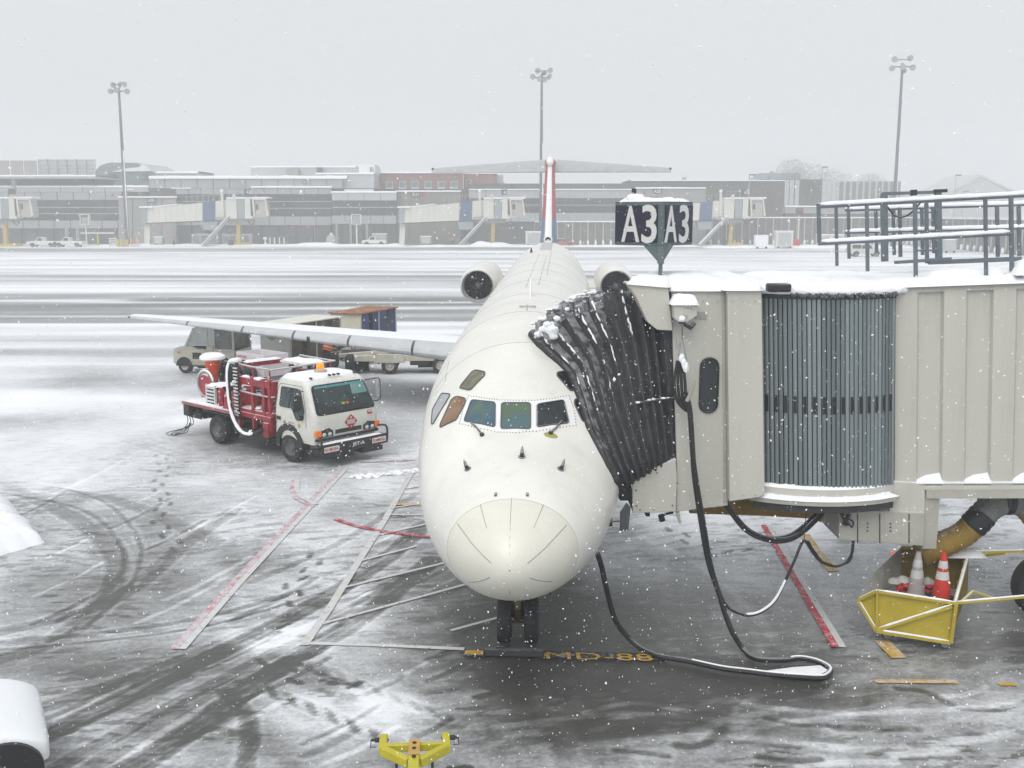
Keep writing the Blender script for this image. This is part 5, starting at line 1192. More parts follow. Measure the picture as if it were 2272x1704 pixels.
for sg in (-1, 1):
    def SP2(x, z): return V((x, sg * (SY(z)), z))
    pts = [SP2(-.36, 1.50), SP2(.16, 1.50), SP2(.36, 1.20), SP2(.62, 1.24), SP2(.66, 1.45), SP2(.44, 2.02), SP2(-.33, 2.02)]
    if sg < 0: pass
    else: pts = pts[::-1]
    c = sum(pts, V()) / len(pts); nrm = V((0, sg, .1)).normalized()
    Q = roundpoly(pts, .05, 3); mb = MB(); n = len(Q); mb.add([V((p.x, sg * (SY(p.z) + .012), p.z)) for p in Q] + [V((p.x, sg * (SY(p.z) - .01), p.z)) for p in Q], [tuple(range(n))] + [(i, n + i, n + (i + 1) % n, (i + 1) % n) for i in range(n)])
    dr_ = mb.build('door_window', TGL, T, ang=20)
    mb = MB(); mb.tube([V((p.x, sg * (SY(p.z) + .010), p.z)) for p in Q], .014, 6, closed=True); mb.tube([V((.02, sg * (SY(1.5) + .014), 1.5)), V((.10, sg * (SY(2.02) + .014), 2.02))], .014, 6); mb.build('window_seal', BLACK, dr_)
    mb = MB(); L_ = [(-.50, 1.0), (-.50, 1.9), (-.40, 2.10), (.50, 2.10), (.73, 1.42), (.73, 1.05)]; mb.tube([V((x, sg * (SY(z) + .003), z)) for x, z in L_], .006, 5); mb.build('door_seam', SEAM, T)
    mb = MB(); mb.box((-.40, sg * (SY(1.2) + .012), 1.17), (.17, .02, .10)); mb.build('door_handle', INKB, T, bevel=.008)
    # wheel arch
    mb = MB(); arch = [(.56 * cos(a), .50 + .56 * sin(a)) for a in np.linspace(R(-12), R(192), 18)]; inn = [(.40 * cos(a), .46 + .42 * sin(a)) for a in np.linspace(R(192), R(-12), 18)]
    mb.prism(arch + inn, 'y', sg * .80, sg * 1.052); mb.build('wheel_arch', BLACK, T)
    # mirrors on brackets
    mb = MB(); 
    if sg < 0:
        mb.tube([(.52, -1.02, 1.30), (.70, -1.16, 1.26), (.72, -1.24, 1.42), (.70, -1.26, 1.60)], .016, 6); mb.tube([(.60, -1.0, 2.0), (.70, -1.22, 2.02), (.70, -1.26, 1.9)], .014, 6)
        arm = mb.build('mirror_arm', BLACK, T); mb = MB(); mb.box((.69, -1.27, 1.72), (.10, .24, .46)); mb.build('mirror', BLACK, arm, bevel=.05, seg=3)
        mb = MB(); mb.box((.58, -1.09, 1.30), (.10, .09, .14)); mb.build('mirror', BLACK, arm, bevel=.03)
    else:
        mb.tube([(.62, .96, 2.06), (.74, 1.32, 2.10), (.76, 1.36, 2.04), (.76, 1.37, 1.50), (.74, 1.30, 1.46), (.70, 1.03, 1.45)], .018, 6); arm = mb.build('mirror_arm', BLACK, T)
        mb = MB(); mb.box((.74, 1.30, 1.77), (.06, .13, .42)); mb.build('mirror', mat('mirror_pale', (.35, .36, .37), .2), arm, bevel=.02)
for y in (-.70, -.14, 0, .14, .70): mb = MB(); mb.box((.52 if abs(y) > .3 else .56, y, 2.325 - (.03 if abs(y) > .3 else 0)), (.10, .055, .05)); mb.build('marker_lamp', INKB, T, bevel=.015)
mb = MB(); mb.lathe([(.17, 2.31), (.17, 2.40), (.12, 2.42)], 18, 'z', (.05, -.03, 0)); mb.f.append(tuple(len(mb.v) - 18 + i for i in range(18))); mb.m.append(0); bb = mb.build('beacon_base', mat('beacon_grey', (.42, .42, .40), .5), T)
mb = MB(); mb.lathe([(.095, 2.42), (.105, 2.46), (.10, 2.55), (.07, 2.59), (0, 2.595)], 18, 'z', (.05, -.03, 0)); mb.build('beacon', BEAC, bb)
# front: lamps, grille, placard, stickers
for sg in (-1, 1):
    mb = MB(); mb.prism([(sg * .50, .80), (sg * .93, .80), (sg * .95, .98), (sg * .62, 1.03), (sg * .48, .93)], 'x', 1.04, 1.108); hl = mb.build('headlight', INKB, T, bevel=.01)
    for y in (.60, .78): mb = MB(); mb.ball((1.105, sg * y, .87), .065, (.35, 1, .8), 12); mb.build('lamp_bowl', LAMP, hl)
    mb = MB(); mb.prism([(sg * .86, .83), (sg * 1.025, .83), (sg * 1.02, 1.0), (sg * .86, .99)], 'x', .98, 1.116); mb.build('turn_signal', AMBER, hl, bevel=.012)
mb = MB(); mb.bx(1.06, 1.108, -.42, .42, .84, .95); gr_ = mb.build('grille', INKB, T, bevel=.01)
mb = MB(); mb.bx(1.0, 1.09, -1.0, 1.0, .70, .775); mb.build('bumper_lip', INKB, T, bevel=.01)
c = V((1.102, .08, 1.10)); s_ = .205
flat([c + V((0, 0, -s_)), c + V((0, s_, 0)), c + V((0, 0, s_)), c + V((0, -s_, 0))], .006, INK, 'hazard_placard', T, .015, .006)
mb = MB(); mb.prism([(c.y - .125, c.z - .06), (c.y + .125, c.z - .06), (c.y + .125, c.z + .06), (c.y - .125, c.z + .06)], 'x', 1.103, 1.112); mb.build('placard_band', mat('placard_grey', (.45, .42, .43), .5), T)
mb = MB(); text_mb(mb, '3', .05, (1.111, c.y, c.z - .125), (0, 1, 0), (0, 0, 1), depth=.003); mb.prism([(c.y - .03, c.z + .09), (c.y + .03, c.z + .09), (c.y, c.z + .155)], 'x', 1.104, 1.112); mb.build('placard_print', WHT, T, smooth=False)
flat([V((1.085, .64, 1.22)), V((1.085, .80, 1.22)), V((1.08, .80, 1.32)), V((1.08, .64, 1.32))], .006, INK, 'front_sticker', T, .01, .006)
mb = MB(); mb.prism([(.66, 1.275), (.78, 1.275), (.78, 1.305), (.66, 1.305)], 'x', 1.09, 1.095); mb.build('sticker_print', PLATE, T)
# door print
mb = MB(); mb.lathe([(0, 0), (.055, 0), (.055, .006), (0, .006)], 16, 'y', (.44, -1.054, 1.06)); mb.build('door_emblem', mat('emblem_yellow', (.55, .33, .02), .5), T)
mb = MB(); text_mb(mb, 'AIRPORT', .045, (.12, -1.047, 1.10), (1, 0, 0), (0, 0, 1), depth=.003); text_mb(mb, 'FUEL SERVICE', .04, (.12, -1.047, 1.03), (1, 0, 0), (0, 0, 1), depth=.003); mb.build('door_lettering', mat('print_grey', (.30, .30, .29), .5), T, smooth=False)
mb = MB(); mb.lathe([(0, 0), (.045, 0), (.045, .006), (0, .006)], 12, 'y', (-.16, -1.052, 1.08)); mb.build('door_emblem', mat('emblem_dull', (.22, .18, .15), .5), T)
# front bumper bar
mb = MB(); mb.bx(1.30, 1.36, -1.06, 1.06, .40, .66); mb.bx(1.10, 1.34, -1.06, 1.06, .60, .64); fb = mb.build('front_bumper', INKB, T, bevel=.01)
mb = MB(); mb.v = []; g_ = snowslab(1.10, 1.35, -1.04, 1.04, .64, .035, 0, .04, 5, .01); g_.build('bumper_snow', SNOW, fb, ang=180)
for sg in (-1, 1):
    mb = MB(); mb.tube(catmull([(1.34, sg * 1.06, .42), (1.36, sg * 1.07, .70), (1.32, sg * 1.06, .86), (1.22, sg * 1.02, .88), (1.12, sg * .95, .86)] if sg > 0 else [(1.34, sg * 1.06, .42), (1.35, sg * 1.06, .66), (1.32, sg * 1.05, .78), (1.24, sg * 1.0, .80), (1.1, sg * .9, .80)], 5), .028, 8); mb.build('bumper_loop', INKB, fb)
for y, txt, w in ((-.76, 'NO SMOKING', .46), (.78, 'FLAMMABLE', .46)):
    mb = MB(); mb.bx(1.36, 1.368, y - w / 2, y + w / 2, .455, .595); pl = mb.build('warning_plate', PLATE, fb)
for y, txt, w in ((-.76, 'NO SMOKING', .42), (.78, 'FLAMMABLE', .42)):
    mb = MB(); text_mb(mb, txt, .085, (1.371, y, .525), (0, 1, 0), (0, 0, 1), depth=.003, width=w, weight=.01); mb.build('plate_lettering', INK, fb, smooth=False)
mb = MB(); text_mb(mb, 'JET-A', .12, (1.364, .10, .53), (0, 1, 0), (0, 0, 1), depth=.003, width=.40, weight=.015); mb.build('bumper_lettering', WHT, fb, smooth=False)
mb = MB(); mb.bx(.9, 1.3, .30, .95, .22, .40); mb.bx(.75, 1.2, -.9, .9, .34, .46); mb.build('underride', INKB, T)
# chassis, wheels
wheel(T, 0, -.90, .40, .27, mat('rim_dirty', (.10, .10, .10), .6)); wheel(T, 0, .90, .40, .27, MATS['rim_dirty'], sgn=1)
for y in (-.92, -.64, .64, .92): wheel(T, -3.3, y, .41, .26, MATS['rim_dirty'], sgn=-1 if y < 0 else 1)
mb = MB(); mb.bx(-4.5, .9, -.45, -.30, .5, .72); mb.bx(-4.5, .9, .30, .45, .5, .72); mb.bx(-3.5, -3.1, -.8, .8, .3, .5); mb.bx(-2.6, -1.0, -.95, .95, .45, .62); mb.build('chassis', INKB, T)
mb = MB(); mb.prism([(-2.72, -.98), (-3.85, -.98), (-3.85, -.6), (-2.72, -.6)], 'z', .86, .90); mb.build('mud_guard', INKB, T)
# red pump deck behind the cab
def tube_(name, pts, r_, m, par=None, n=7): mb = MB(); mb.tube(pts, r_, n); return mb.build(name, m, par or T)
mb = MB(); mb.bx(-2.25, -.72, -1.03, 1.03, 1.10, 1.22); pd = mb.build('pump_deck', TRR, T, bevel=.01)
for x in (-.80, -1.05, -1.55, -2.2):
    for y in (-1.0, 1.0): mb = MB(); mb.bx(x - .05, x + .05, y - .05, y + .05, .7, 2.15); mb.build('deck_post', TRR, T)
mb = MB(); mb.bx(-2.2, -.75, -1.04, -.94, 1.90, 2.10); mb.bx(-2.2, -.75, .94, 1.04, 1.90, 2.10); mb.bx(-.80, -.72, -1.0, 1.0, 1.6, 2.1); mb.build('upper_frame', TRR, T, bevel=.01)
mb = MB(); mb.bx(-2.2, -.75, -1.06, -.96, .98, 1.12); mb.bx(-1.9, -.8, -1.03, -.7, 1.0, 1.1); mb.build('lower_frame', TRR, T, bevel=.01)
mb = MB(); mb.bx(-1.7, -1.1, -.5, .5, 1.22, 1.75); mb.build('pump_housing', mat('pump_white', (.5, .48, .46), .5, snow=.6), T, bevel=.06)
for x, y, z in ((-1.2, -.80, 1.40), (-1.75, -.78, 1.45), (-1.5, .5, 1.5)): mb = MB(); mb.lathe([(0, -.1), (.17, -.1), (.19, 0), (.17, .1), (0, .1)], 16, 'y', (x, y, z)); mb.build('filter_vessel', TRR, T)
for pts in ([(-1.0, -.85, 1.2), (-1.0, -.9, 1.6), (-1.4, -.9, 1.75), (-1.8, -.85, 1.5), (-1.9, -.8, 1.2)], [(-.95, -.3, 1.2), (-.9, -.5, 1.7), (-.9, -.8, 1.8)]): tube_('pump_pipe', catmull(pts, 5), .05, DARK)
for x, y, z, w in ((-1.3, -1.0, 2.12, .3), (-1.9, -.98, 2.12, .24), (-1.5, 0, 1.80, .4), (-1.6, -.9, 1.26, .35), (-1.0, -.7, 1.26, .2), (-2.0, .3, 1.3, .3)): mb = MB(); mb.ball((x, y, z), w * .5, (1.3, .7, .35), 9, jit=.3); mb.build('settled_snow', SNOW, T)
RAILW = mat('railing_pale', (.36, .33, .33), .5, var=.2, snow=.6)
rl = [(-2.2, -1.0, 2.45), (-1.5, -1.03, 2.43), (-.8, -1.0, 2.42), (-.72, -.9, 2.42), (-.72, .9, 2.45), (-.85, 1.0, 2.46), (-2.2, 1.0, 2.48)]
tube_('platform_rail', catmull(rl, 4), .026, RAILW); tube_('platform_rail', catmull([(p[0] * 1.0, p[1] * 1.02, p[2] - .75) for p in rl[:4]], 4), .024, RAILW)
for x, y in ((-2.2, -1.0), (-1.5, -1.02), (-.8, -1.0), (-.72, .9), (-1.5, 1.0), (-2.2, 1.0)): tube_('rail_post', [(x, y, 1.9), (x, y, 2.45)], .024, TRR)
mb = snowslab(-2.15, -1.0, .30, 1.0, 2.42, .05, 0, .08, 3); mb.build('canopy_snow', SNOW, T, ang=180); mb = MB(); mb.bx(-2.15, -1.0, .3, 1.0, 2.36, 2.42); mb.build('canopy_plate', PLATE, T)
mb = MB(); mb.bx(-2.75, -2.62, -.55, .7, 2.24, 2.40); mb.build('boom_arm', TRR, T, bevel=.01); mb = snowslab(-2.76, -2.60, -.55, .7, 2.39, .05, 0, .06, 4); mb.build('boom_snow', SNOW, T, ang=180)
# open white bin with print, on the far side
bx0, bx1, by0, by1, bz0, bz1 = -4.55, -3.2, .50, 1.35, 1.80, 2.42
mb = MB()
mb.bx(bx0, bx1, by0, by0 + .04, bz0, bz1); mb.bx(bx0, bx1, by1 - .04, by1, bz0, bz1); mb.bx(bx0, bx0 + .04, by0 + .04, by1 - .04, bz0, bz1); mb.bx(bx1 - .04, bx1, by0 + .04, by1 - .04, bz0, bz1); mb.bx(bx0, bx1, by0, by1, bz0 - .03, bz0)
bin_ = mb.build('open_bin', mat('bin_white', (.66, .63, .65), .5, var=.06, snow=.3), T)
mb = MB(); mb.bx(bx0 + .06, bx0 + .46, by0 - .008, by0, bz0 + .20, bz0 + .40); mb.build('bin_panel', INKB, bin_); mb = MB(); text_mb(mb, 'JET A', .10, (bx0 + .26, by0 - .010, bz0 + .30), (1, 0, 0), (0, 0, 1), depth=.003, width=.32); mb.build('bin_lettering', WHT, bin_, smooth=False)
mb = MB(); text_mb(mb, 'FLAMMABLE', .07, (bx0 + .26, by0 - .004, bz0 + .50), (1, 0, 0), (0, 0, 1), depth=.003); text_mb(mb, 'NO SMOKING', .07, (bx0 + .26, by0 - .004, bz0 + .10), (1, 0, 0), (0, 0, 1), depth=.003); text_mb(mb, 'FLAMMABLE', .07, (bx1 + .004, .6, bz0 + .46), (0, 1, 0), (0, 0, 1), depth=.003); mb.build('bin_lettering', INK, bin_, smooth=False)
mb = MB(); mb.tube([(bx0 + .72, by0 - .006, bz0 + .30), (bx0 + .92, by0 - .006, bz0 + .30), (bx0 + .82, by0 - .006, bz0 + .48)], .012, 5, closed=True); mb.build('bin_triangle', INK, bin_)
for x in (bx0 + .1, bx1 - .1):
    for y in (by0 + .08, by1 - .08): mb = MB(); mb.bx(x - .03, x + .03, y - .03, y + .03, 1.05, bz0); mb.build('bin_leg', DARK, bin_)
# rear deck
mb = MB(); mb.bx(-5.02, -2.25, -1.06, 1.06, .96, 1.06); dk = mb.build('rear_deck', PINK, T, bevel=.012)
mb = snowslab(-5.0, -2.3, -1.03, 1.03, 1.06, .03, 0, .05, 6); mb.build('deck_snow', SNOW, T, ang=180)
tube_('deck_rail', catmull([(-2.35, -1.05, 1.06), (-2.2, -1.2, .98), (-2.0, -1.15, 1.10)], 5), .022, RAILW)
mb = MB(); mb.bx(-5.05, -4.75, -1.0, -.55, .60, .94); mb.bx(-4.9, -4.3, -.9, .9, .55, .75); mb.build('tail_box', INKB, T, bevel=.02)
for k, dx in enumerate((0, .12, .24)): tube_('hanging_lead', catmull([(-4.85 + dx, -1.0, .62), (-4.8 + dx, -1.05, .36), (-5.1 - dx * .6, -1.2 - dx, .06 + .02 * k), (-5.35 + dx, -1.1 - dx, .03), (-5.1, -.9 - dx, .04), (-4.75 + dx * .5, -1.0, .4)], 6), .012, INKB, n=5)
# hose reel with ring at the tail
mb = MB(); mb.lathe([(.0, -.06), (.30, -.06), (.34, -.02), (.34, .02), (.30, .06), (0, .06)], 24, 'y', (-4.72, -.42, 1.50)); rl_ = mb.build('reel_disc', TRR, T)
mb = MB(); mb.tube([(-4.72 + .40 * cos(a), -.44, 1.50 + .40 * sin(a)) for a in np.linspace(0, 2 * pi, 28)[:-1]], .035, 7, closed=True); mb.build('reel_ring', STEEL, rl_); mb = MB(); mb.tube([(-4.72 + .40 * cos(a), -.44, 1.535 + .40 * sin(a)) for a in np.linspace(.3, pi - .3, 16)], .03, 7); mb.build('reel_snow', SNOW, rl_)
tube_('reel_bracket', [(-4.98, -.42, 1.08), (-4.98, -.42, 1.95), (-4.60, -.42, 1.98)], .025, RAILW)
# orange funnel with its cap of snow
mb = MB(); mb.lathe([(.12, 1.35), (.15, 1.7), (.21, 2.0), (.25, 2.22), (.0, 2.22)], 20, 'z', (-4.88, -.08, 0)); mb.build('vent_funnel', TRO, T); mb = MB(); mb.lathe([(0, 2.20), (.30, 2.20), (.37, 2.24), (.36, 2.32), (.24, 2.40), (.0, 2.42)], 20, 'z', (-4.88, -.08, 0)); mb.build('funnel_snow', SNOW, T)
# radiator with bars
mb = MB(); mb.bx(-3.98, -3.60, -.86, -.30, 1.08, 1.62); rd = mb.build('radiator', INKB, T)
for k in range(5): mb = MB(); mb.box((-3.79, -.875, 1.16 + k * .10), (.42, .05, .05)); mb.build('radiator_bar', mat('bar_white', (.58, .58, .57), .4, snow=.5), rd, bevel=.012)
for x in (-4.0, -3.58): mb = MB(); mb.box((x, -.86, 1.37), (.05, .06, .56)); mb.build('radiator_stile', MATS['bar_white'], rd)
mb = snowslab(-4.0, -3.5, -.9, -.2, 1.62, .06, 0, .1, 2); mb.build('radiator_snow', SNOW, rd, ang=180)
# red valve block, cylinders, reels of black hose
for x, y, r_, h in ((-3.30, -.85, .10, .55), (-3.05, -.78, .13, .40), (-2.85, -.7, .12, .5)): mb = MB(); mb.lathe([(r_ * .7, 1.08), (r_, 1.14), (r_, 1.08 + h * .8), (r_ * .5, 1.08 + h), (0, 1.08 + h)], 16, 'z', (x, y, 0)); mb.build('valve_body', TRR, T)
mb = MB(); mb.prism([(-3.1, 1.10), (-2.5, 1.10), (-2.35, 1.75), (-2.95, 1.70)], 'y', -.55, .1); mb.build('valve_block', TRR, T, bevel=.03)
mb = MB(); mb.prism([(-3.1, 1.07), (-2.55, 1.07), (-2.75, 1.42)], 'y', -.98, -.62); mb.build('red_wedge', TRR, T, bevel=.02)
for k, (x, y, z, r_) in enumerate(((-4.28, .20, 1.78, .36), (-3.72, .15, 1.74, .38))):
    for q in range(4): mb = MB(); mb.tube([(x + r_ * cos(a), y - .18 + q * .11 + .02 * sin(3 * a), z + r_ * 1.1 * sin(a)) for a in np.linspace(0, 2 * pi, 22)[:-1]], .06, 7, closed=True); mb.build('hose_coil', CABL, T)
for k in range(10):
    x, y = random.uniform(-4.5, -2.5), random.uniform(-.7, .5); z = random.uniform(1.15, 1.5); tube_('deck_pipe', catmull([(x, y, 1.08), (x, y, z), (x + random.uniform(-.4, .4), y + random.uniform(-.3, .3), z + .05), (x + random.uniform(-.5, .5), y + .3, 1.1)], 4), random.uniform(.025, .05), random.choice((TRR, DARK, TRR, RAILW)))
for k in range(8): mb = MB(); x, y, z = random.uniform(-2.1, -.9), random.uniform(-.95, -.3), random.uniform(1.3, 1.8); mb.box((x, y, z), (random.uniform(.12, .3), random.uniform(.12, .25), random.uniform(.12, .3))); mb.build('pump_part', random.choice((DARK, TRR, MATS['pump_white'])), T, bevel=.02)
for k in range(9): mb = MB(); mb.ball((random.uniform(-4.0, -2.4), random.uniform(-.8, .3), random.choice((1.10, 1.62, 1.7))), random.uniform(.06, .12), (1.3, 1, .5), 8, jit=.35); mb.build('settled_snow', SNOW, T)
# vertical corrugated hose / ladder and big sagging hose
tube_('riser_post', [(-2.12, -1.10, .9), (-2.12, -1.10, 2.5)], .05, INKB)
for k in range(15): mb = MB(); mb.box((-2.12, -1.16, 1.02 + k * .095), (.17, .03, .035)); mb.build('riser_rung', mat('rung_white', (.6, .6, .6), .6), T)
hp = catmull([(-2.45, -.7, 2.40), (-2.48, -1.0, 2.45), (-2.45, -1.15, 2.25), (-2.35, -1.22, 1.6), (-2.15, -1.26, 1.0), (-1.75, -1.28, .62), (-1.35, -1.24, .58), (-1.05, -1.10, .75)], 8)
big = tube_('fuel_hose', hp, .062, CABL); mb = MB(); mb.tube([p + V((0, -.022, .03)) for p in hp[4:-6]], [.052 * (1 if 0 < i < len(hp) - 11 else .1) * (.9 + .2 * NZ.noise(V((i * .5, 0, 0)))) for i in range(len(hp[4:-6]))], 8); mb.build('hose_snow', SNOW, big)
mb = MB(); mb.ball((-2.46, -.95, 2.49), .13, (1.0, 1.5, .7), 12, jit=.35); mb.build('settled_snow', SNOW, T)
mb = MB(); mb.bx(-1.05, -.82, -1.10, -.85, .55, .95); mb.build('red_box', TRR, T, bevel=.01); mb = MB(); mb.lathe([(0, -.12), (.20, -.12), (.20, .12), (0, .12)], 16, 'x', (-.95, -.85, 1.05)); mb.build('hose_coupling', DARK, T)
tube_('exhaust_mast', [(-1.85, 1.05, 1.1), (-1.85, 1.05, 3.05)], .045, INKB)

# ------------------------------------------------------------------ baggage tractor
trac = empty('baggage_tractor', (-11.95, 42.15, 0), R(166), 'khaki baggage tractor with glazed cab behind the fuel truck', 'tractor'); B = trac
w2 = .72
mb = MB(); mb.prism([(-1.35, .35), (-1.35, .95), (-.25, .95), (-.2, .98), (.35, 1.0), (.45, 1.10), (1.05, 1.06), (1.28, .98), (1.33, .80), (1.33, .40), (1.2, .33)], 'y', -w2, w2); mb.build('body', KHAKI, B, bevel=.03)
TG = mat('tractor_glass', (.46, .49, .49), .1, var=.3, scale=2); TG2 = mat('tractor_glass_dark', (.13, .145, .145), .1, var=.5, scale=3)  # opaque panes; light showing through the cab is put into TG's pale colour
mb = MB(); mb.prism([(-1.32, 1.80), (-1.25, 1.86), (.32, 1.86), (.40, 1.80)], 'y', -w2, w2); mb.build('cab_roof', KHAKI, B, bevel=.03)
for sg in (-1, 1):
    y0, y1 = sg * (w2 - .05), sg * (w2 - .001)
    for poly in ([(.78, 1.02), (.86, 1.02), (.42, 1.82), (.33, 1.82)], [(-.22, .95), (-.14, .95), (-.14, 1.82), (-.22, 1.82)], [(-.52, .95), (-.42, .95), (-.42, 1.82), (-.52, 1.82)], [(-1.34, .95), (-1.26, .95), (-1.26, 1.82), (-1.34, 1.82)], [(-.5, .95), (-.16, .95), (-.16, 1.12), (-.5, 1.12)], [(-1.3, .95), (-.5, .95), (-.5, 1.02), (-1.3, 1.02)]):
        mb = MB(); mb.prism(poly, 'y', y0, y1); mb.build('cab_pillar', KHAKI, B, bevel=.008)
    y0, y1 = sg * (w2 - .035), sg * (w2 - .02)
    mb = MB(); mb.prism([(-.13, 1.12), (.76, 1.10), (.35, 1.80), (-.13, 1.80)], 'y', y0, y1); mb.build('door_window', TG, B); mb = MB(); mb.prism([(-.41, 1.14), (-.23, 1.14), (-.23, 1.80), (-.41, 1.80)], 'y', y0, y1); mb.build('vent_window', TG, B)
    mb = MB(); mb.prism([(-1.25, 1.03), (-.53, 1.03), (-.53, 1.80), (-1.25, 1.80)], 'y', y0, y1); mb.build('rear_side_window', TG2, B)
mb = MB(); mb.beam((.85, 0, 1.05), (.40, 0, 1.80), 1.32, .015); mb.build('windshield', TG, B)
mb = MB(); mb.bx(-1.30, -1.29, -.62, .62, 1.03, 1.8); mb.build('rear_window', TG2, B)
mb = MB(); mb.prism([(-.15, .48), (.55, .48), (.62, .98), (-.13, .98)], 'y', w2, w2 + .03); dd_ = mb.build('door', KHAKI, B, bevel=.012); mb = MB(); mb.bx(.08, .45, w2 + .03, w2 + .038, .60, .85); mb.build('door_vent', INKB, dd_); 
mb = MB(); text_mb(mb, 'TOW', .07, (.2, w2 + .034, .92), (-1, 0, 0), (0, 0, 1), depth=.003); 
mb = MB(); mb.tube([(.25 + .16 * cos(a) * .5, .30 + .16 * sin(a), 1.22 + .16 * cos(a) * .8) for a in np.linspace(0, 2 * pi, 16)[:-1]], .014, 5, closed=True); mb.build('steering_wheel', INKB, B)
for y in (-.3, .3): mb = MB(); mb.prism([(-.35, .95), (-.75, .95), (-.85, 1.45), (-.75, 1.47), (-.65, 1.1), (-.35, 1.08)], 'y', y - .2, y + .2); mb.build('seat', INKB, B, bevel=.03)
for sg in (-1, 1):
    wheel(B, .85, sg * .60, .30, .22, KHAKI, sgn=sg); wheel(B, -.75, sg * .58, .37, .26, KHAKI, sgn=sg)
    mb = MB(); mb.prism([(.85 + .36 * cos(a), .30 + .36 * sin(a)) for a in np.linspace(0, pi, 14)], 'y', sg * (w2 - .1), sg * (w2 + .006)); mb.build('wheel_arch', INKB, B)
    mb = MB(); mb.prism([(-.75 + .44 * cos(a), .34 + .44 * sin(a)) for a in np.linspace(0, pi, 14)], 'y', sg * (w2 - .1), sg * (w2 + .006)); mb.build('wheel_arch', INKB, B)
mb = MB(); mb.bx(1.325, 1.345, .45, .66, .72, .84); mb.build('headlight', REDL, B); mb = MB(); mb.bx(1.0, 1.14, w2, w2 + .012, .78, .88); mb.build('side_marker', mat('marker_pink', (.5, .22, .2), .4), B)
mb = MB(); mb.bx(-.1, .5, w2 - .02, w2 + .09, .30, .36); mb.build('step', DARK, B)

# ------------------------------------------------------------------ covered baggage carts
CTW = mat('cart_cream', (.60, .57, .47), .5, var=.1, scale=2, dirt=.2, dirtcol=(.3, .2, .1), snow=.25); CTG = mat('cart_panel_grey', (.47, .465, .44), .55, var=.06, scale=2)
CUR = mat('curtain_blue', (.022, .05, .15), .6, var=.4, scale=5); CUO = mat('curtain_olive', (.09, .08, .045), .7, var=.4, scale=5)
RUST = mat('rusty_roof', (.27, .095, .03), .7, var=.25, scale=1.0, dirt=.9, dirtcol=(.58, .53, .40))
def bcart(loc, rz, label, roofm, panel, cur):
    r = empty('baggage_cart', loc, rz, label, 'cart', 'covered baggage carts behind the wing'); L_, w = 3.3, .72
    mb = MB(); mb.bx(-L_ / 2, L_ / 2, -w, w, .42, .54); mb.bx(-L_ / 2 + .1, L_ / 2 - .1, -.3, .3, .34, .42); mb.build('chassis', DARK, r)
    mb = MB(); mb.prism([(-w - .05, 2.06), (w + .05, 2.06), (w + .05, 2.11), (-w - .05, 2.11)], 'x', -L_ / 2 - .12, L_ / 2 + .12); rf = mb.build('roof', roofm, r, bevel=.012)
    for x in (-L_ / 2 + .02, L_ / 2 - .02): mb = MB(); mb.prism([(-w, .54), (w, .54), (w, 2.06), (-w, 2.06)], 'x', x - .02, x + .02); mb.build('end_panel', panel, r)
    mb = MB(); mb.bx(-.02, .02, -w + .02, w - .02, .54, 2.06); mb.build('divider', cur, r)
    for sg in (-1, 1):
        for x in (-L_ / 2 + .06, 0, L_ / 2 - .06): mb = MB(); mb.bx(x - .035, x + .035, sg * (w - .05), sg * w, .54, 2.06); mb.build('corner_post', CTG, r)
        for x0, x1 in ((-L_ / 2 + .1, -L_ / 2 + .75), (-.55, -.05), (.05, .7), (L_ / 2 - .6, L_ / 2 - .1)):
            n = 9; mb = MB(); mb.grid([[V((x0 + (x1 - x0) * i / n, sg * (w - .03 + .02 * (i % 2)), z)) for i in range(n + 1)] for z in (.6, 2.05)]); mb.build('curtain', cur, r)
        for x in (-1.15, 1.15): wheel(r, x, sg * .55, .21, .16, CTG, sgn=sg)
    mb = MB(); mb.tube([(-L_ / 2, 0, .40), (-L_ / 2 - .75, 0, .34)], .03, 6); mb.build('tow_bar', DARK, r); return r
bcart((-8.35, 42.1, 0), R(63), 'cream roofed baggage cart with grey end panel nearer the tractor', CTW, CTG, CUO)
bcart((-6.45, 46.4, 0), R(69), 'baggage cart with rusty brown roof and dark blue curtains', RUST, CTW, CUR)

# ------------------------------------------------------------------ belt loader under the wing
bl = empty('belt_loader', (-4.75, 42.2, 0), R(3), 'beige belt loader with low conveyor standing under the wing', 'loader'); q = bl
mb = MB(); mb.bx(-1.5, 2.2, -.7, .7, .50, .74); mb.build('chassis', KHAKI, q, bevel=.02)
mb = MB(); mb.beam((-2.1, -.15, .72), (2.9, -.15, 1.12), .95, .16); mb.build('conveyor_frame', KHAKI, q, bevel=.02); mb = MB(); mb.beam((-2.05, -.15, .81), (2.9, -.15, 1.21), .72, .03); mb.build('belt', INKB, q)
wheel(q, -.1, -.66, .33, .22, mat('rim_cream', (.42, .41, .38), .5)); wheel(q, -.1, .66, .33, .22, MATS['rim_cream'], sgn=1); wheel(q, 1.9, -.66, .33, .22, MATS['rim_cream']); wheel(q, 1.9, .66, .33, .22, MATS['rim_cream'], sgn=1)
mb = MB(); mb.lathe([(0, -.16), (.30, -.17), (.40, -.1), (.40, .1), (.30, .17), (0, .16)], 22, 'x', (-1.65, -.62, .40)); mb.build('steer_wheel', TYRE, q); mb = MB(); mb.lathe([(0, -.1), (.28, -.1), (.28, .1), (0, .1)], 18, 'x', (-1.1, .3, .28)); mb.build('steer_wheel', TYRE, q)
mb = MB(); mb.prism([(-.72, .45), (.5, .45), (.45, .80), (-.6, .80)], 'y', -.80, -.70); mb.build('mud_guard', KHAKI, q, bevel=.02); mb = MB(); mb.bx(1.15, 1.75, -.82, -.5, .78, 1.10); mb.build('tool_box', mat('box_cream', (.42, .41, .37), .5, snow=.3), q, bevel=.01)
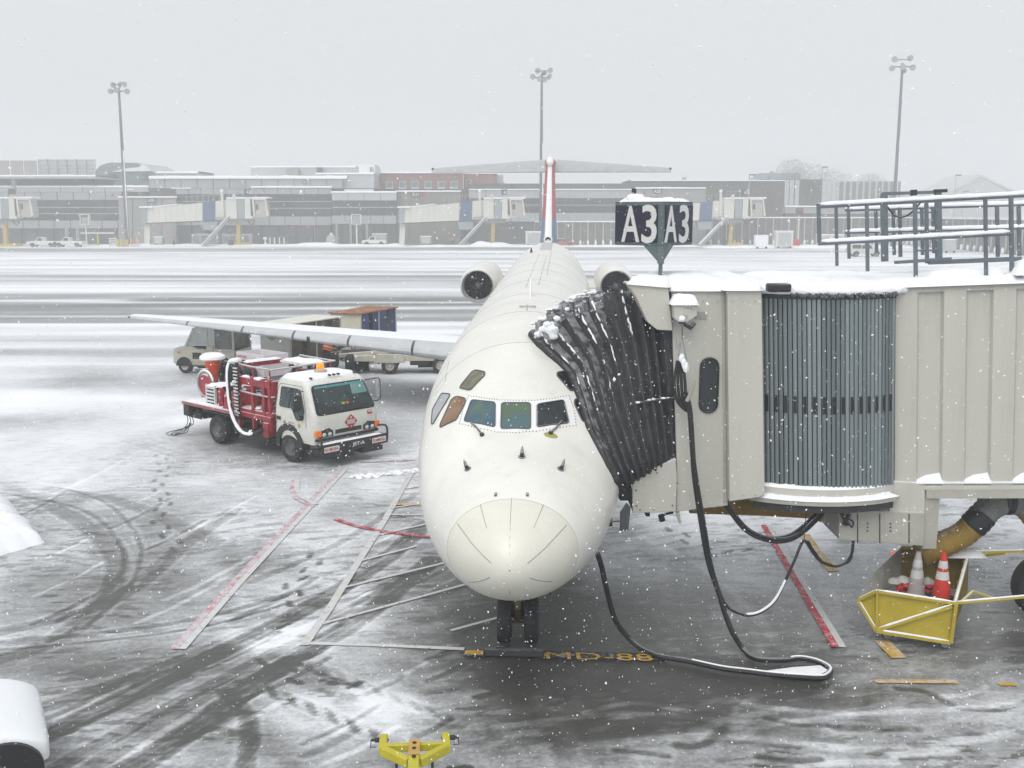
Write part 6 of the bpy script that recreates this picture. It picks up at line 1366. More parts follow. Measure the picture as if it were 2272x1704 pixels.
mb = MB(); mb.bx(.7, 1.4, -.74, .3, .35, .5); mb.bx(1.0, 2.1, -.5, .5, .22, .42); mb.build('engine_bay', INKB, q)
# ------------------------------------------------------------------ hose cart with red hoops, red cart beyond
hc = empty('hose_cart', (-6.95, 42.3, 0), R(20), 'red hooped hose cart on dark wheels beside the worker', 'cart')
for x in (-.35, .75): wheel(hc, x, 0.0, .36, .2, INKB); wheel(hc, x, .8, .36, .2, INKB)
mb = MB(); mb.bx(-.6, 1.3, .1, .7, .55, .75); mb.build('frame', DARK, hc, bevel=.02)
for y in (.0, .75): mb = MB(); mb.tube([(.3 + .42 * cos(a), y, .62 + .55 * sin(a)) for a in np.linspace(0, pi, 14)], .03, 6); mb.build('red_hoop', TRR, hc)
mb = MB(); mb.tube([(-.2, .4, .8), (.9, .4, 1.1), (2.2, .5, .9)], .06, 7); mb.build('hose', DARK, hc)
rb = empty('red_bin', (-5.9, 44.6, 0), R(10), 'small red bin with white strap under the wing root', 'bin')
mb = MB(); mb.prism([(-.35, .55), (.35, .55), (.42, 1.35), (-.42, 1.35)], 'y', -.35, .35); mb.build('tub', TRR, rb, bevel=.04); mb = MB(); mb.prism([(.24, .55), (.30, .55), (.36, 1.36), (.30, 1.36)], 'y', -.362, .362); mb.build('strap', PLATE, rb)
for x in (-.25, .25): mb = MB(); mb.bx(x - .04, x + .04, -.3, .3, 0, .56); mb.build('leg', DARK, rb)

# ------------------------------------------------------------------ people
SKIN = mat('skin', (.42, .25, .18), .55, var=.08); TROU = mat('dark_trousers', (.020, .022, .03), .8, var=.2); VESTO = mat('orange_vest', (.75, .10, .015), .6, var=.1); JACK = mat('dark_jacket', (.03, .033, .045), .8, var=.2)
def skin_chain(name, joints, edges, radii, m, parent, root=0, sub=2):
    me = bpy.data.meshes.new(name); me.from_pydata([tuple(p) for p in joints], edges, []); o = bpy.data.objects.new(name, me); COL.objects.link(o); o.parent = parent; me.materials.append(m)
    sk_ = o.modifiers.new('skin', 'SKIN'); sk_.use_smooth_shade = True
    for i, v in enumerate(me.skin_vertices[0].data): r_ = radii[i]; v.radius = r_ if isinstance(r_, tuple) else (r_, r_); v.use_root = (i == root)
    s2 = o.modifiers.new('sub', 'SUBSURF'); s2.levels = sub; s2.render_levels = sub; return o
def person(loc, rz, label, bend=0.0, vest=VESTO, arms=0.5, helmet=None, sub=2):
    r = empty('person', loc, rz, label, 'person'); b_ = bend
    def up(h, d=0.0): return V((sin(b_) * h + cos(b_) * d, 0, .95 + cos(b_) * h - sin(b_) * d))
    J = [V((0, 0, .95)), up(.22), up(.42), up(.56), up(.66, .02), up(.78, .04)]; E_ = [(0, 1), (1, 2), (2, 3), (3, 4), (4, 5)]; Rr = [(.14, .11), (.135, .10), (.16, .11), (.09, .08), (.055, .055), (.095, .085)]
    J[5] = up(.74, .03)
    for sg in (-1, 1):
        k = len(J); J += [V((0, sg * .10, .90)), V((.04, sg * .12, .50)), V((-.02, sg * .13, .10)), V((.14, sg * .15, .05))]; E_ += [(0, k), (k, k + 1), (k + 1, k + 2), (k + 2, k + 3)]; Rr += [.095, .07, .05, .045]
        s0 = up(.50); k = len(J); sh = s0 + V((0, sg * .20, 0)); el = sh + V((.10 + .15 * arms, sg * .05, -.26)); ha = el + V((.10 + .22 * arms, -sg * .03, -.16 + .30 * arms)); fi = ha + (ha - el).normalized() * .10
        J += [sh, el, ha, fi]; E_ += [(3, k), (k, k + 1), (k + 1, k + 2), (k + 2, k + 3)]; Rr += [.07, .05, .038, .03]
    skin_chain('body', J, E_, Rr, JACK, r, 0, sub)
    # vest over the chest, trousers, head with cap
    mb = MB(); rows = []
    for h, rx, ry in ((.10, .17, .21), (.25, .165, .205), (.40, .165, .225), (.53, .13, .22)): c = up(h); rows.append([c + V((cos(b_) * rx * cos(a), ry * sin(a), -sin(b_) * rx * cos(a))) for a in np.linspace(0, 2 * pi, 17)[:-1]])
    mb.grid(rows, 0, True); mb.build('vest', vest, r, ang=180)
    mb = MB()
    for h in (.24,): c = up(h); mb.tube([c + V((cos(b_) * .172 * cos(a), .212 * sin(a), -sin(b_) * .172 * cos(a))) for a in np.linspace(0, 2 * pi, 17)[:-1]], .022, 5, closed=True)
    mb.build('reflective_band', mat('reflective_band', (.7, .72, .6), .4), r)
    mb = MB()
    for sg in (-1, 1): mb.tube([(0, sg * .09, .98), (.02, sg * .105, .75), (.04, sg * .12, .5), (0, sg * .125, .28), (-.02, sg * .13, .09)], [.13, .115, .09, .08, .075], 10)
    mb.build('trousers', TROU, r, ang=180)
    hd = up(.78, .05); mb = MB(); mb.ball(hd, .105, (1, .85, 1.2), 14); mb.ball(hd + V((.105, 0, -.01)), .022, (1, .8, 1.2), 7)
    for sg in (-1, 1): mb.ball(hd + V((0, sg * .09, 0)), .028, (.7, .5, 1.1), 7)
    h_ = mb.build('head', SKIN, r, ang=180); mb = MB()
    for sg in (-1, 1): mb.ball(hd + V((.092, sg * .035, .03)), .014, n=7)
    mb.ball(hd + V((.095, 0, -.055)), .025, (.4, 1, .35), 7); mb.build('face_features', mat('eye_dark', (.05, .03, .03), .5), h_)
    mb = MB(); mb.ball(hd + V((-.012, 0, .055)), .115, (1.02, .9, .85), 12); mb.build('hat', helmet or JACK, r)
    mb = MB()
    for sg in (-1, 1): mb.ball((.06, sg * .145, .05), .06, (1.9, .8, .8), 8)
    mb.build('boots', INKB, r); return r
wk = person((-7.15, 40.6, 0), R(40), 'worker in orange vest and dark trousers bending under the wing', bend=.36, arms=.8)

# ------------------------------------------------------------------ yellow towed cart with cones (right)
YELC = mat('cart_yellow', (.46, .36, .035), .45, var=.12, scale=3, dirt=.25, dirtcol=(.28, .18, .03), snow=.3); YELD = mat('cart_inside_olive', (.22, .155, .012), .6, var=.3, scale=3, dirt=.3, dirtcol=(.30, .28, .22), snow=.2)
yc = empty('tow_cart', (5.9, 15.6, 0), 0, 'yellow open topped tow cart holding traffic cones by the bridge', 'cart'); YI = wmat(yc).inverted()
def yb(mb, name, m, parent=None, **k): mb.tf(YI); return mb.build(name, m, parent or yc, **k)
nTL, nTM, nTR = at(1902, 1330, 15.15), at(1944, 1310, 14.95), at(2119, 1337, 14.70); nBM, nBR = at(1943, 1398, 14.98), at(2107, 1424, 14.72)
fTL, fTR = at(2000, 1214, 16.35), at(2150, 1224, 16.25); fB = V((fTL.x, 16.3, .35)); fBR = V((fTR.x, 16.2, .35)); lM = at(1945, 1265, 15.9)
def plate(P, name, m, th=.03, parent=None):
    nrm = (P[1] - P[0]).cross(P[2] - P[0]).normalized(); n = len(P); mb = MB(); mb.add(P + [p + nrm * th for p in P], [tuple(range(n)), tuple(range(n, 2 * n))[::-1]] + [(i, n + i, n + (i + 1) % n, (i + 1) % n) for i in range(n)]); return yb(mb, name, m, parent)
side = plate([nTM, nTR, nBR, nBM], 'near_side', YELC); plate([nTL, nTM, nBM], 'near_side', YELC)
plate([fTL, fTR, fBR, fB], 'far_side', YELD)
plate([nTL, lM, fTL, fB, V((nBM.x, nBM.y, nBM.z))], 'left_side', mat('cart_inside_snowy', (.42, .41, .38), .7, var=.25, scale=3, dirt=.4, dirtcol=(.2, .15, .05)), .02)
plate([nTR, fTR, fBR, nBR], 'right_side', YELD)
plate([nBM + V((0, .02, .02)), nBR + V((0, .02, .02)), fBR, fB], 'floor', MATS['cart_inside_snowy'])
def ybar(a, b2, w, m=YELC, snow=True, name='frame_bar'):
    mb = MB(); mb.beam(a, b2, w, w); o = yb(mb, name, m)
    if snow: 
        d = V((0, -.008, w * .5)); k = 8; P = [a.lerp(b2, i / k) + d for i in range(k + 1)]; ms = MB(); ms.tube(P, [w * .42 * (.4 if i in (0, k) else 1) * (.85 + .3 * abs(NZ.noise(V((i, a.x, a.y))))) for i in range(k + 1)], 7); yb(ms, 'bar_snow', SNOW, o, ang=180)
o3_ = V((0, -.03, 0))
ybar(nTM + o3_, nTR + o3_, .045); ybar(nTL + o3_, nTM + o3_, .045); ybar(nBM + o3_, nBR + o3_, .05); ybar(nBM + o3_ + V((.02, 0, .02)), nTR + o3_ + V((-.06, 0, -.04)), .05); ybar(nTL + o3_, nBM + o3_, .045); ybar(nTM + o3_, nBM + o3_, .035, snow=False); ybar(nTR + o3_, nBR + o3_, .05, snow=False)
ybar(fTR, nTR, .05); ybar(fTR + V((-.03, 0, 0)), fTL, .04)
ybar(nTR + V((.02, 0, 0)), at(2290, 1322, 14.75), .04); ybar(nTR + V((.15, .1, -.02)), at(2160, 1312, 15.0), .04, snow=False); ybar(at(2160, 1312, 15.0), at(2215, 1332, 14.75), .03, snow=False)
ybar(at(2095, 1226, 16.2), at(2290, 1222, 15.9), .045); ybar(fTR + V((0, 0, -.1)), at(2230, 1228, 16.0), .035, snow=False)
mb = snowslab(at(2095, 1222, 16.1).x, at(2185, 1222, 16.1).x, 15.95, 16.3, fTR.z + .01, .07, 0, .12, 3); yb(mb, 'ledge_snow', SNOW, ang=180)
for px, py, Y in ((1969, 1413, 15.1), (2096, 1436, 14.78), (2110, 1395, 15.9), (2010, 1380, 16.0)):
    p = at(px, py, Y); c = V((p.x, p.y, .085)); mb = MB(); mb.lathe([(.0, -.03), (.06, -.03), (.085, -.022), (.085, .022), (.06, .03), (0, .03)], 18, 'y', c); w_ = yb(mb, 'caster', TYRE); mb = MB(); mb.lathe([(0, -.034), (.05, -.036), (.075, -.03), (.075, -.028), (0, -.028)], 16, 'y', c); yb(mb, 'caster_hub', STEEL, w_); mb = MB(); mb.beam(c + V((0, .04, 0)), c + V((0, .04, .2)), .05, .02); yb(mb, 'caster_fork', DARK)
def cone(px, py, Y, label, body, scuff):
    p = at(px, py, Y); r = empty('traffic_cone', tuple(p), R(10), label, 'cone', 'traffic cones in the yellow cart')
    mb = MB(); mb.box((0, 0, .015), (.34, .34, .03)); mb.build('base', INKB if not scuff else body, r, bevel=.01)
    mb = MB(); prof = [(.135, .03), (.125, .12), (.04, .70), (.025, .72), (0, .72)]; mb.lathe([(.135, .03), (.100, .28), (.055, .58), (.035, .70), (0, .705)], 22, 'z'); c_ = mb.build('cone_body', body, r)
    for z0, z1 in ((.30, .42), (.47, .58)):
        rr = lambda z: .135 - (z - .03) * .149 + .004
        mb = MB(); mb.lathe([(rr(z0), z0), (rr(z1), z1)], 22, 'z'); mb.build('reflective_band', mat('cone_band', (.58, .58, .56), .4, var=.15), c_)
    return r
CONE = mat('cone_red_orange', (.55, .035, .02), .5, var=.15); CONEF = mat('cone_snowy', (.40, .37, .36), .6, var=.2, scale=6, dirt=.5, dirtcol=(.42, .10, .08))
cone(2088, 1326, 15.15, 'orange red traffic cone with two white bands in the yellow cart', CONE, 0); cone(2032, 1322, 15.45, 'snow caked pale traffic cone in the yellow cart, left of the orange one', CONEF, 1)
mb = MB()
for k in range(12): p = at(1985 + k * 9, 1300 + random.uniform(-12, 12), 15.6); mb.ball(p, random.uniform(.05, .11), (1.2, 1, .7), 8, jit=.4)
yb(mb, 'cart_snow', MATS['cart_inside_snowy'])
for px, py in ((1996, 1305), (2010, 1300), (2003, 1316), (2055, 1312), (2064, 1302)): mb = MB(); mb.ball(at(px, py, 15.5), .05, (1.2, 1, .8), 8, jit=.5); yb(mb, 'red_chock', INK)
mb = MB(); mb.lathe([(0, 0), (.02, 0), (.02, .02), (0, .02)], 8, 'y', at(1981, 1227, 16.0)); yb(mb, 'red_lamp', mat('red_lamp', (.6, .02, .01), .3, emit=((1, .03, .01), 1.5)))

# ------------------------------------------------------------------ yellow tow bar head at the bottom edge
tb = empty('tow_bar', (-1.1, 11.2, 0), R(4), 'yellow forked tow bar head lying on the snow in the foreground', 'tow bar')
YELT = mat('tow_bar_yellow', (.50, .44, .02), .45, var=.12, scale=5, dirt=.2, dirtcol=(.30, .20, .03))
h0 = .30
for sg in (-1, 1):
    mb = MB(); mb.beam((sg * .36, .0, h0), (sg * .355, .30, h0 + .02), .09, .10); mb.beam((sg * .37, .04, h0), (sg * .06, -.26, h0), .08, .11); mb.build('fork_arm', YELT, tb, bevel=.012)
    mb = MB(); mb.tube([(sg * .30, .24, h0 + .02), (sg * .50, .24, h0 + .02)], .016, 8); mb.tube([(sg * .40, .24, h0 + .02), (sg * .46, .24, h0 + .02)], .030, 8); mb.tube([(sg * .50, .24, h0 + .03), (sg * .505, .20, h0 - .05), (sg * .44, .21, h0 - .05)], .006, 5); mb.build('lock_pin', INKB, tb)
mb = MB(); mb.beam((-.34, .07, h0 + .01), (.34, .07, h0 + .01), .06, .09); mb.build('cross_bar', YELT, tb, bevel=.01)
mb = MB(); mb.beam((0, .10, h0 + .04), (0, -.75, h0 + .02), .12, .10); mb.beam((0, -.7, h0), (0, -3.2, h0 + .1), .10, .10); bar_ = mb.build('draw_bar', YELT, tb, bevel=.012)
mb = MB(); mb.bx(-.062, .062, -.25, .09, h0 + .088, h0 + .094); mb.build('head_plate', mat('primer_orange', (.55, .33, .08), .5, var=.15), bar_); mb = MB()
for y in (.0, -.12, -.3): mb.lathe([(.0, 0), (.024, 0), (.024, .012), (0, .012)], 8, 'z', (0, y, h0 + .092))
mb.build('head_bolt', INKB, bar_)
for y in (-1.6,): 
    for sg in (-1, 1): wheel(tb, sg * .35, y, .17, .10, DARK)
for sg in (-1, 1): mb = MB(); mb.beam((sg * .2, -.1, h0 - .05), (sg * .2, -.1, .0), .03); mb.build('prop_stand', DARK, tb)

# ------------------------------------------------------------------ snow covered van, bottom left corner
vw = mat('van_white', (.72, .73, .74), .35, var=.05, snow=.8)
van = empty('white_van', (-7.56, 10.72, 0), R(28), 'snow covered white van whose front fender fills the bottom left corner', 'van'); U = van; U.scale = (1, 1, .80)
def vrow(x, hw, z0, z1, n=6): return [V((x, -hw, z0)), V((x, -hw, z0 + (z1 - z0) * .6)), V((x, -hw * .96, z0 + (z1 - z0) * .88)), V((x, -hw * .82, z1)), V((x, 0, z1 + .03)), V((x, hw * .82, z1)), V((x, hw * .96, z0 + (z1 - z0) * .88)), V((x, hw, z0 + (z1 - z0) * .6)), V((x, hw, z0))]
mb = MB(); mb.grid([vrow(-2.6, .92, .35, 1.0), vrow(.35, .92, .35, 1.04), vrow(.8, .92, .35, 1.03), vrow(1.35, .91, .35, .98), vrow(1.8, .90, .35, .90), vrow(2.1, .88, .35, .78), vrow(2.26, .84, .36, .64), vrow(2.31, .80, .38, .54)]); mb.f.append(tuple(len(mb.v) - 9 + i for i in range(9))); mb.m.append(0); mb.build('body', vw, U, ang=180, sub=2)
mb = MB(); mb.grid([vrow(-2.6, .90, 1.0, 1.9), vrow(.15, .88, 1.0, 1.92), vrow(.45, .86, 1.0, 1.86), vrow(1.15, .84, 1.0, 1.06)]); mb.build('cabin', vw, U, ang=40)
mb = MB(); mb.grid([[V((.52, y, 1.80)) for y in (-.72, 0, .72)], [V((1.12, y, 1.09)) for y in (-.80, 0, .80)]]); mb.tf(M.Translation((.03, 0, .03))); mb.build('windshield', GLASSD, U)
mb = MB(); mb.tube([(.50, -.86, 1.80), (1.12, -.87, 1.07)], .02, 6); mb.build('pillar_trim', BLACK, U)
mb = MB(); mb.grid([[V((-.9, -.925, 1.1)), V((-.9, -.90, 1.75))], [V((.75, -.925, 1.1)), V((.35, -.90, 1.75))]]); mb.build('door_window', GLASSD, U)
for x in (1.80, -1.5):
    for sg in (-1, 1):
        wheel(U, x, sg * .78, .33, .22, mat('rim_grey', (.3, .3, .31), .4), sgn=sg); mb = MB(); mb.prism([(x + .42 * cos(a), .33 + .42 * sin(a)) for a in np.linspace(R(-5), R(185), 18)], 'y', sg * .70, sg * .926); mb.build('wheel_arch', INKB, U)
mb = MB(); mb.bx(2.0, 2.27, -.78, .78, .36, .52); mb.build('bumper', vw, U, bevel=.05)
for sg in (-1, 1): mb = MB(); mb.box((2.20, sg * .58, .50), (.14, .24, .10)); mb.build('headlight', LAMP, U, bevel=.03)
mb = snowslab(-2.6, .4, -.8, .8, 1.90, .08, 0, .18, 32); mb.build('roof_snow', SNOW, U, ang=180)
# ------------------------------------------------------------------ the opposite pier, about 210 m away
F_CON = mat('facade_concrete', (.30, .295, .28), .8, var=.12, scale=.4, dirt=.2, dirtcol=(.2, .2, .19), streak=True); F_BEI = mat('facade_beige', (.22, .21, .18), .8, var=.12, scale=.4, streak=True)
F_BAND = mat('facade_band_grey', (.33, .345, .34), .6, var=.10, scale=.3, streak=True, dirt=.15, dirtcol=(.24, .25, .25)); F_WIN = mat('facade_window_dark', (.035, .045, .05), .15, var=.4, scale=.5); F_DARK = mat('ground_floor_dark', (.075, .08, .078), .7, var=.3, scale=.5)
F_MUL = mat('mullion_pale', (.5, .52, .52), .5); F_BRICK = mat('brick_red', (.26, .115, .10), .8, var=.15, scale=.8); F_TEAL = mat('teal_pane', (.10, .21, .21), .15, var=.2, scale=1); F_GRN = mat('roof_green_grey', (.16, .22, .20), .6, var=.2, scale=.6, snow=.35)
F_BRN = mat('dark_olive_cladding', (.085, .085, .075), .8, var=.2, scale=.4); F_LT = mat('pale_cladding', (.42, .44, .45), .6, var=.1, scale=.3); JW = mat('jetway_cream', (.62, .61, .55), .5, var=.06, scale=.6); JB = mat('jetway_blue', (.035, .075, .19), .5, var=.15); JG = mat('jetway_grey', (.26, .31, .33), .5, var=.1); YP = mat('far_yellow', (.52, .38, .05), .6)
SBLK = mat('sign_black', (.02, .02, .022), .5); STXT = mat('sign_text', (.75, .75, .75), .5)
class Bld:
    def __init__(s, name, px, py, Y, label, cat, group=None):
        p = at(px, py, Y); s.Y = Y; s.r = empty(name, (p.x, Y, 0), 0, label, cat, group); s.i = wmat(s.r).inverted()
    def put(s, mb, name, m, parent=None, **k): mb.tf(s.i); return mb.build(name, m, parent or s.r, **k)
    def fr(s, x0, y0, x1, y1, name, m, proud=0.0, depth=6.0, parent=None, ground=False):
        Y = s.Y - proud; a, b2 = at(x0, y0, Y), at(x1, y1, Y); z1 = 0.0 if ground else b2.z
        mb = MB(); mb.bx(a.x, b2.x, Y, Y + depth, z1, a.z); return s.put(mb, name, m, parent, smooth=False)
    def row(s, x0, y0, x1, y1, n, name, m, proud=.06, gap=.06, parent=None, depth=.3, ground=False):
        out = []
        for k in range(n):
            Y = s.Y - proud; a, b2 = at(x0 + (x1 - x0) * k / n, y0, Y), at(x0 + (x1 - x0) * (k + 1) / n, y1, Y)
            mb = MB(); mb.bx(a.x + gap / 2, b2.x - gap / 2, Y, Y + depth, 0 if ground else b2.z + gap / 2, a.z - gap / 2); out.append(s.put(mb, name, m, parent, smooth=False))
        return out
    def snow(s, x0, x1, y, h=.35, proud=.25, depth=5, name='roof_snow', parent=None):
        Y = s.Y - proud; a, b2 = at(x0, y, Y), at(x1, y, Y); mb = MB(); n = max(4, int((b2.x - a.x) / 1.2)); rows = []
        for i in range(n + 1):
            x = a.x + (b2.x - a.x) * i / n; hh = h * (.8 + .5 * abs(NZ.noise(V((x * .35, y, 0))))); rows.append([V((x, Y, a.z - .05)), V((x, Y - .02, a.z + hh * .7)), V((x, Y + .25, a.z + hh)), V((x, Y + depth, a.z + hh)), V((x, Y + depth, a.z - .05))])
        mb.grid(rows); return s.put(mb, name, SNOW, parent, ang=180)
    def sign(s, x0, y0, x1, y1, txt, proud=.3, name='gate_plate'):
        Y = s.Y - proud; a, b2 = at(x0, y0, Y), at(x1, y1, Y); mb = MB(); mb.bx(a.x, b2.x, Y, Y + .15, b2.z, a.z); o = s.put(mb, name, SBLK, None, smooth=False)
        mb = MB(); text_mb(mb, txt, (a.z - b2.z) * .62, ((a.x + b2.x) / 2, Y - .02, (a.z + b2.z) / 2), (1, 0, 0), (0, 0, 1), depth=.02, width=(b2.x - a.x) * .8, weight=.015); s.put(mb, 'plate_lettering', STXT, o, smooth=False); return o
    def panes(s, x0, x1, ys, n, proud=.05):
        for y0, y1 in zip(ys[:-1], ys[1:]): s.row(x0, y0, x1, y1, n, 'window_pane', F_WIN, proud, .10)
        for y in ys[1:-1]: s.fr(x0, y - .6, x1, y + .6, 'mullion', F_MUL, .12, .1)
# left terminal
b = Bld('terminal_building', 130, 545, 214, 'grey terminal with glazed concourse and roof deck at far left', 'building')
b.fr(-160, 415, 330, 545, 'core', F_DARK, -.3, 25, ground=True)
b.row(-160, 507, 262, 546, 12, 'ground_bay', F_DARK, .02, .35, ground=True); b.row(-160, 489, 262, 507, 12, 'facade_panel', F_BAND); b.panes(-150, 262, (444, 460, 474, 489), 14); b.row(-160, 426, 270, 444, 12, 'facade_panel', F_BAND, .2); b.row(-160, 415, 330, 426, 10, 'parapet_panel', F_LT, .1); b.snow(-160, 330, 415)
b.fr(-160, 391, 212, 396, 'deck_slab', F_LT, 1.5, 14); b.fr(-160, 396, 212, 414, 'deck_recess', F_DARK, -3, 10); b.snow(-160, 212, 391, .3, 1.6, 14)
b.row(-160, 356, 82, 391, 8, 'screen_panel', F_CON, -2, .05)
for x in range(84, 214, 21): b.fr(x, 353, x + 1.6, 391, 'screen_post', F_CON, -2, .3)
for y in (354, 366, 374, 382): b.fr(84, y, 210, y + 1.2, 'screen_rail', F_CON, -2, .2)
b.row(86, 354, 210, 391, 6, 'glass_screen', mat('frosted_screen', (.50, .53, .54), .4, var=.1), -2.4, .05, depth=.1)
b.fr(24, 396, 34, 415, 'deck_column', F_CON, .5, 1); b.fr(246, 430, 252, 436, 'red_marker', INK, .3, .1)
a_ = Bld('glazed_hall', 280, 545, 230, 'green grey arched roof hall behind the left terminal', 'building')
Y = 230; p0, p1 = at(212, 403, Y), at(346, 403, Y); top = at(250, 361, Y).z; mb = MB(); hgt = top - p0.z
arch_ = [(p0.x, p0.z - 4), (p0.x, p0.z + hgt * .55), (p0.x + 1.2, p0.z + hgt * .85), (p0.x + 3, top), (p0.x + 9, top), (p1.x - 3, top - .5), (p1.x - 1, p0.z + hgt * .6), (p1.x, p0.z + hgt * .4), (p1.x, p0.z - 4)]
mb.prism(arch_, 'y', Y, Y + 20); a_.put(mb, 'arched_shell', F_GRN, smooth=False); mb = MB(); mb.bx(p0.x, p1.x, Y, Y + 20, 0, p0.z - 3.9); a_.put(mb, 'base', F_CON, smooth=False)
mb = MB(); mb.prism([(p0.x + 3.6, p0.z + hgt * .52), (p1.x - .8, p0.z + hgt * .55), (p1.x - 2.5, top - .3), (p0.x + 9.5, top - .9), (p0.x + 7, p0.z + hgt * .7)], 'y', Y - .3, Y); a_.put(mb, 'roof_snow', SNOW, smooth=False)
for x in (239, 315): a_.fr(x, 386, x + (22 if x < 300 else 17), 400, 'vent_louvre', F_DARK, .2, .4)
a_.fr(346, 384, 440, 402, 'low_wing', F_LT, 0, 12); a_.snow(346, 440, 384, .4, .2, 12); a_.fr(399, 388, 407, 395, 'vent_louvre', F_DARK, .2, .4); a_.fr(345, 402, 440, 545, 'base', F_CON, -.1, 12, ground=True)
# gate blocks
def gblock(x0, x1, y0, Y, txt, sx, lab, grp='concrete gate blocks of the pier', dark=None):
    g = Bld('gate_block', (x0 + x1) / 2, 540, Y, lab, 'building', grp); n = max(3, int((x1 - x0) / 28))
    g.fr(x0 + 1, y0, x1 - 1, 545, 'core', F_BEI, -.2, 9, ground=True); ys = [y0, y0 + 22, y0 + 48, y0 + 74, 547]
    for ya, yb_ in zip(ys[:-1], ys[1:]): g.row(x0, ya, x1, yb_, n, 'facade_panel', F_CON if dark is None else dark, .02, .05, ground=(yb_ == 547))
    g.snow(x0 - 1, x1 + 1, y0, .25, .3, 8); g.sign(sx, y0 + 1, sx + 19, y0 + 12, txt); return g
gblock(262, 392, 438, 211, 'A20', 326, 'concrete gate block with plate A20 behind the left light mast')
g = gblock(880, 1022, 425, 211, 'A21', 912, 'concrete gate block with plate A21 below the brick building', dark=F_BEI)
for x in (937, 943): g.fr(x, 428, x + 3, 437, 'red_marker', INK, .3, .1)
g = gblock(1411, 1565, 418, 212, 'A22', 1449, 'concrete gate block with plate A22 behind the dark gate sign')
g.fr(1427, 424, 1431, 433, 'red_marker', INK, .3, .1)
# middle pier
b = Bld('pier_building', 560, 542, 213, 'long grey pier with dark window bands between gates A20 and A21', 'building')
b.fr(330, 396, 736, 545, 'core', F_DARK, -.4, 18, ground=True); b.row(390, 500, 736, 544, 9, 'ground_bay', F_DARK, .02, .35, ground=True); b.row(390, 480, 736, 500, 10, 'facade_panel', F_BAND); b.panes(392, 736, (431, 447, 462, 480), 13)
b.row(556, 416, 736, 431, 6, 'facade_panel', F_BAND, .6); b.snow(556, 737, 416, .3, .8, 3); b.row(330, 396, 760, 418, 12, 'parapet_panel', F_BAND, .1); b.row(390, 418, 556, 431, 6, 'facade_panel', F_BAND, .15); b.snow(330, 770, 396, .62, .4, 16)
b.snow(270, 295, 420, .15, .3, .8); b.snow(380, 424, 418, .15, .35, .8); b.sign(671, 399, 680, 408, '20')
b.fr(556, 371, 832, 392, 'penthouse', F_LT, -6, 10); b.fr(635, 374, 661, 390, 'roof_plant', F_CON, -4, 2); b.fr(702, 371, 712, 390, 'roof_plant', F_DARK, -4, 2); b.fr(796, 365, 832, 386, 'white_penthouse', mat('white_penthouse', (.75, .76, .76), .6), -3, 8); b.fr(820, 371, 829, 385, 'penthouse_opening', F_CON, -2.9, .2); b.snow(556, 790, 371, .25, -5.9, 10)
for k in range(2): b.fr(645 + k * 34, 501, 653 + k * 34, 506, 'red_light', mat('dull_red', (.4, .09, .08), .5), .3, .1)
b.fr(697, 497, 699, 545, 'corner_pipe', F_MUL, .3, .2, ground=True)
c_ = Bld('pier_building', 808, 540, 209, 'projecting pier bay with pale parapet beside the A21 gate block', 'building')
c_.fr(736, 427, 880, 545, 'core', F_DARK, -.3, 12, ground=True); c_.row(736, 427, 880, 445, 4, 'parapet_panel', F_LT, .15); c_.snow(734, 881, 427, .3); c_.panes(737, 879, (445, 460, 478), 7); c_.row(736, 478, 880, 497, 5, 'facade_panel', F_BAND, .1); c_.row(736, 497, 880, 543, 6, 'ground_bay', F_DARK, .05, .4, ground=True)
for x in (744, 775, 811): c_.fr(x, 497, x + 6, 543, 'pillar', F_CON, .4, .5, ground=True)
c_.fr(700, 386, 830, 418, 'upper_wall', F_LT, -5, 8); c_.snow(700, 830, 386, .3, -4.8, 8); c_.fr(752, 396, 757, 408, 'roof_plant', F_CON, -4.8, .5)
# brick building
b = Bld('brick_building', 960, 540, 226, 'red brick building with a row of small teal windows', 'building')
b.fr(829, 384, 1028, 540, 'wall', F_BRICK, 0, 20, ground=True); b.fr(1028, 384, 1102, 540, 'wing_wall', F_BRICK, -5, 14, ground=True); b.snow(829, 1030, 384, .3, .3, 18); b.fr(1027, 384, 1029, 420, 'corner_trim', F_MUL, .1, .3); b.snow(1028, 1102, 385, .3, -4.8, 12); b.fr(829, 419, 1030, 426, 'string_course', F_BRN, .1, .2)
for x in (835, 864, 893, 921, 950, 979, 1008):
    o = b.fr(x - 8, 402, x + 8, 418, 'window', F_MUL, .12, .3); b.fr(x - 6.5, 403, x + 7, 416, 'pane', F_TEAL, .14, .1, o); b.fr(x - 8.5, 416.5, x + 8.5, 418.5, 'sill', SNOW, .3, .2, o)
o = b.fr(1034, 398, 1046, 416, 'window', F_MUL, -4.9, .3); b.fr(1036, 399, 1044, 415, 'pane', F_BRN, -4.85, .1, o)
b.fr(1101, 388, 1116, 540, 'side_block', F_LT, -6, 10, ground=True)
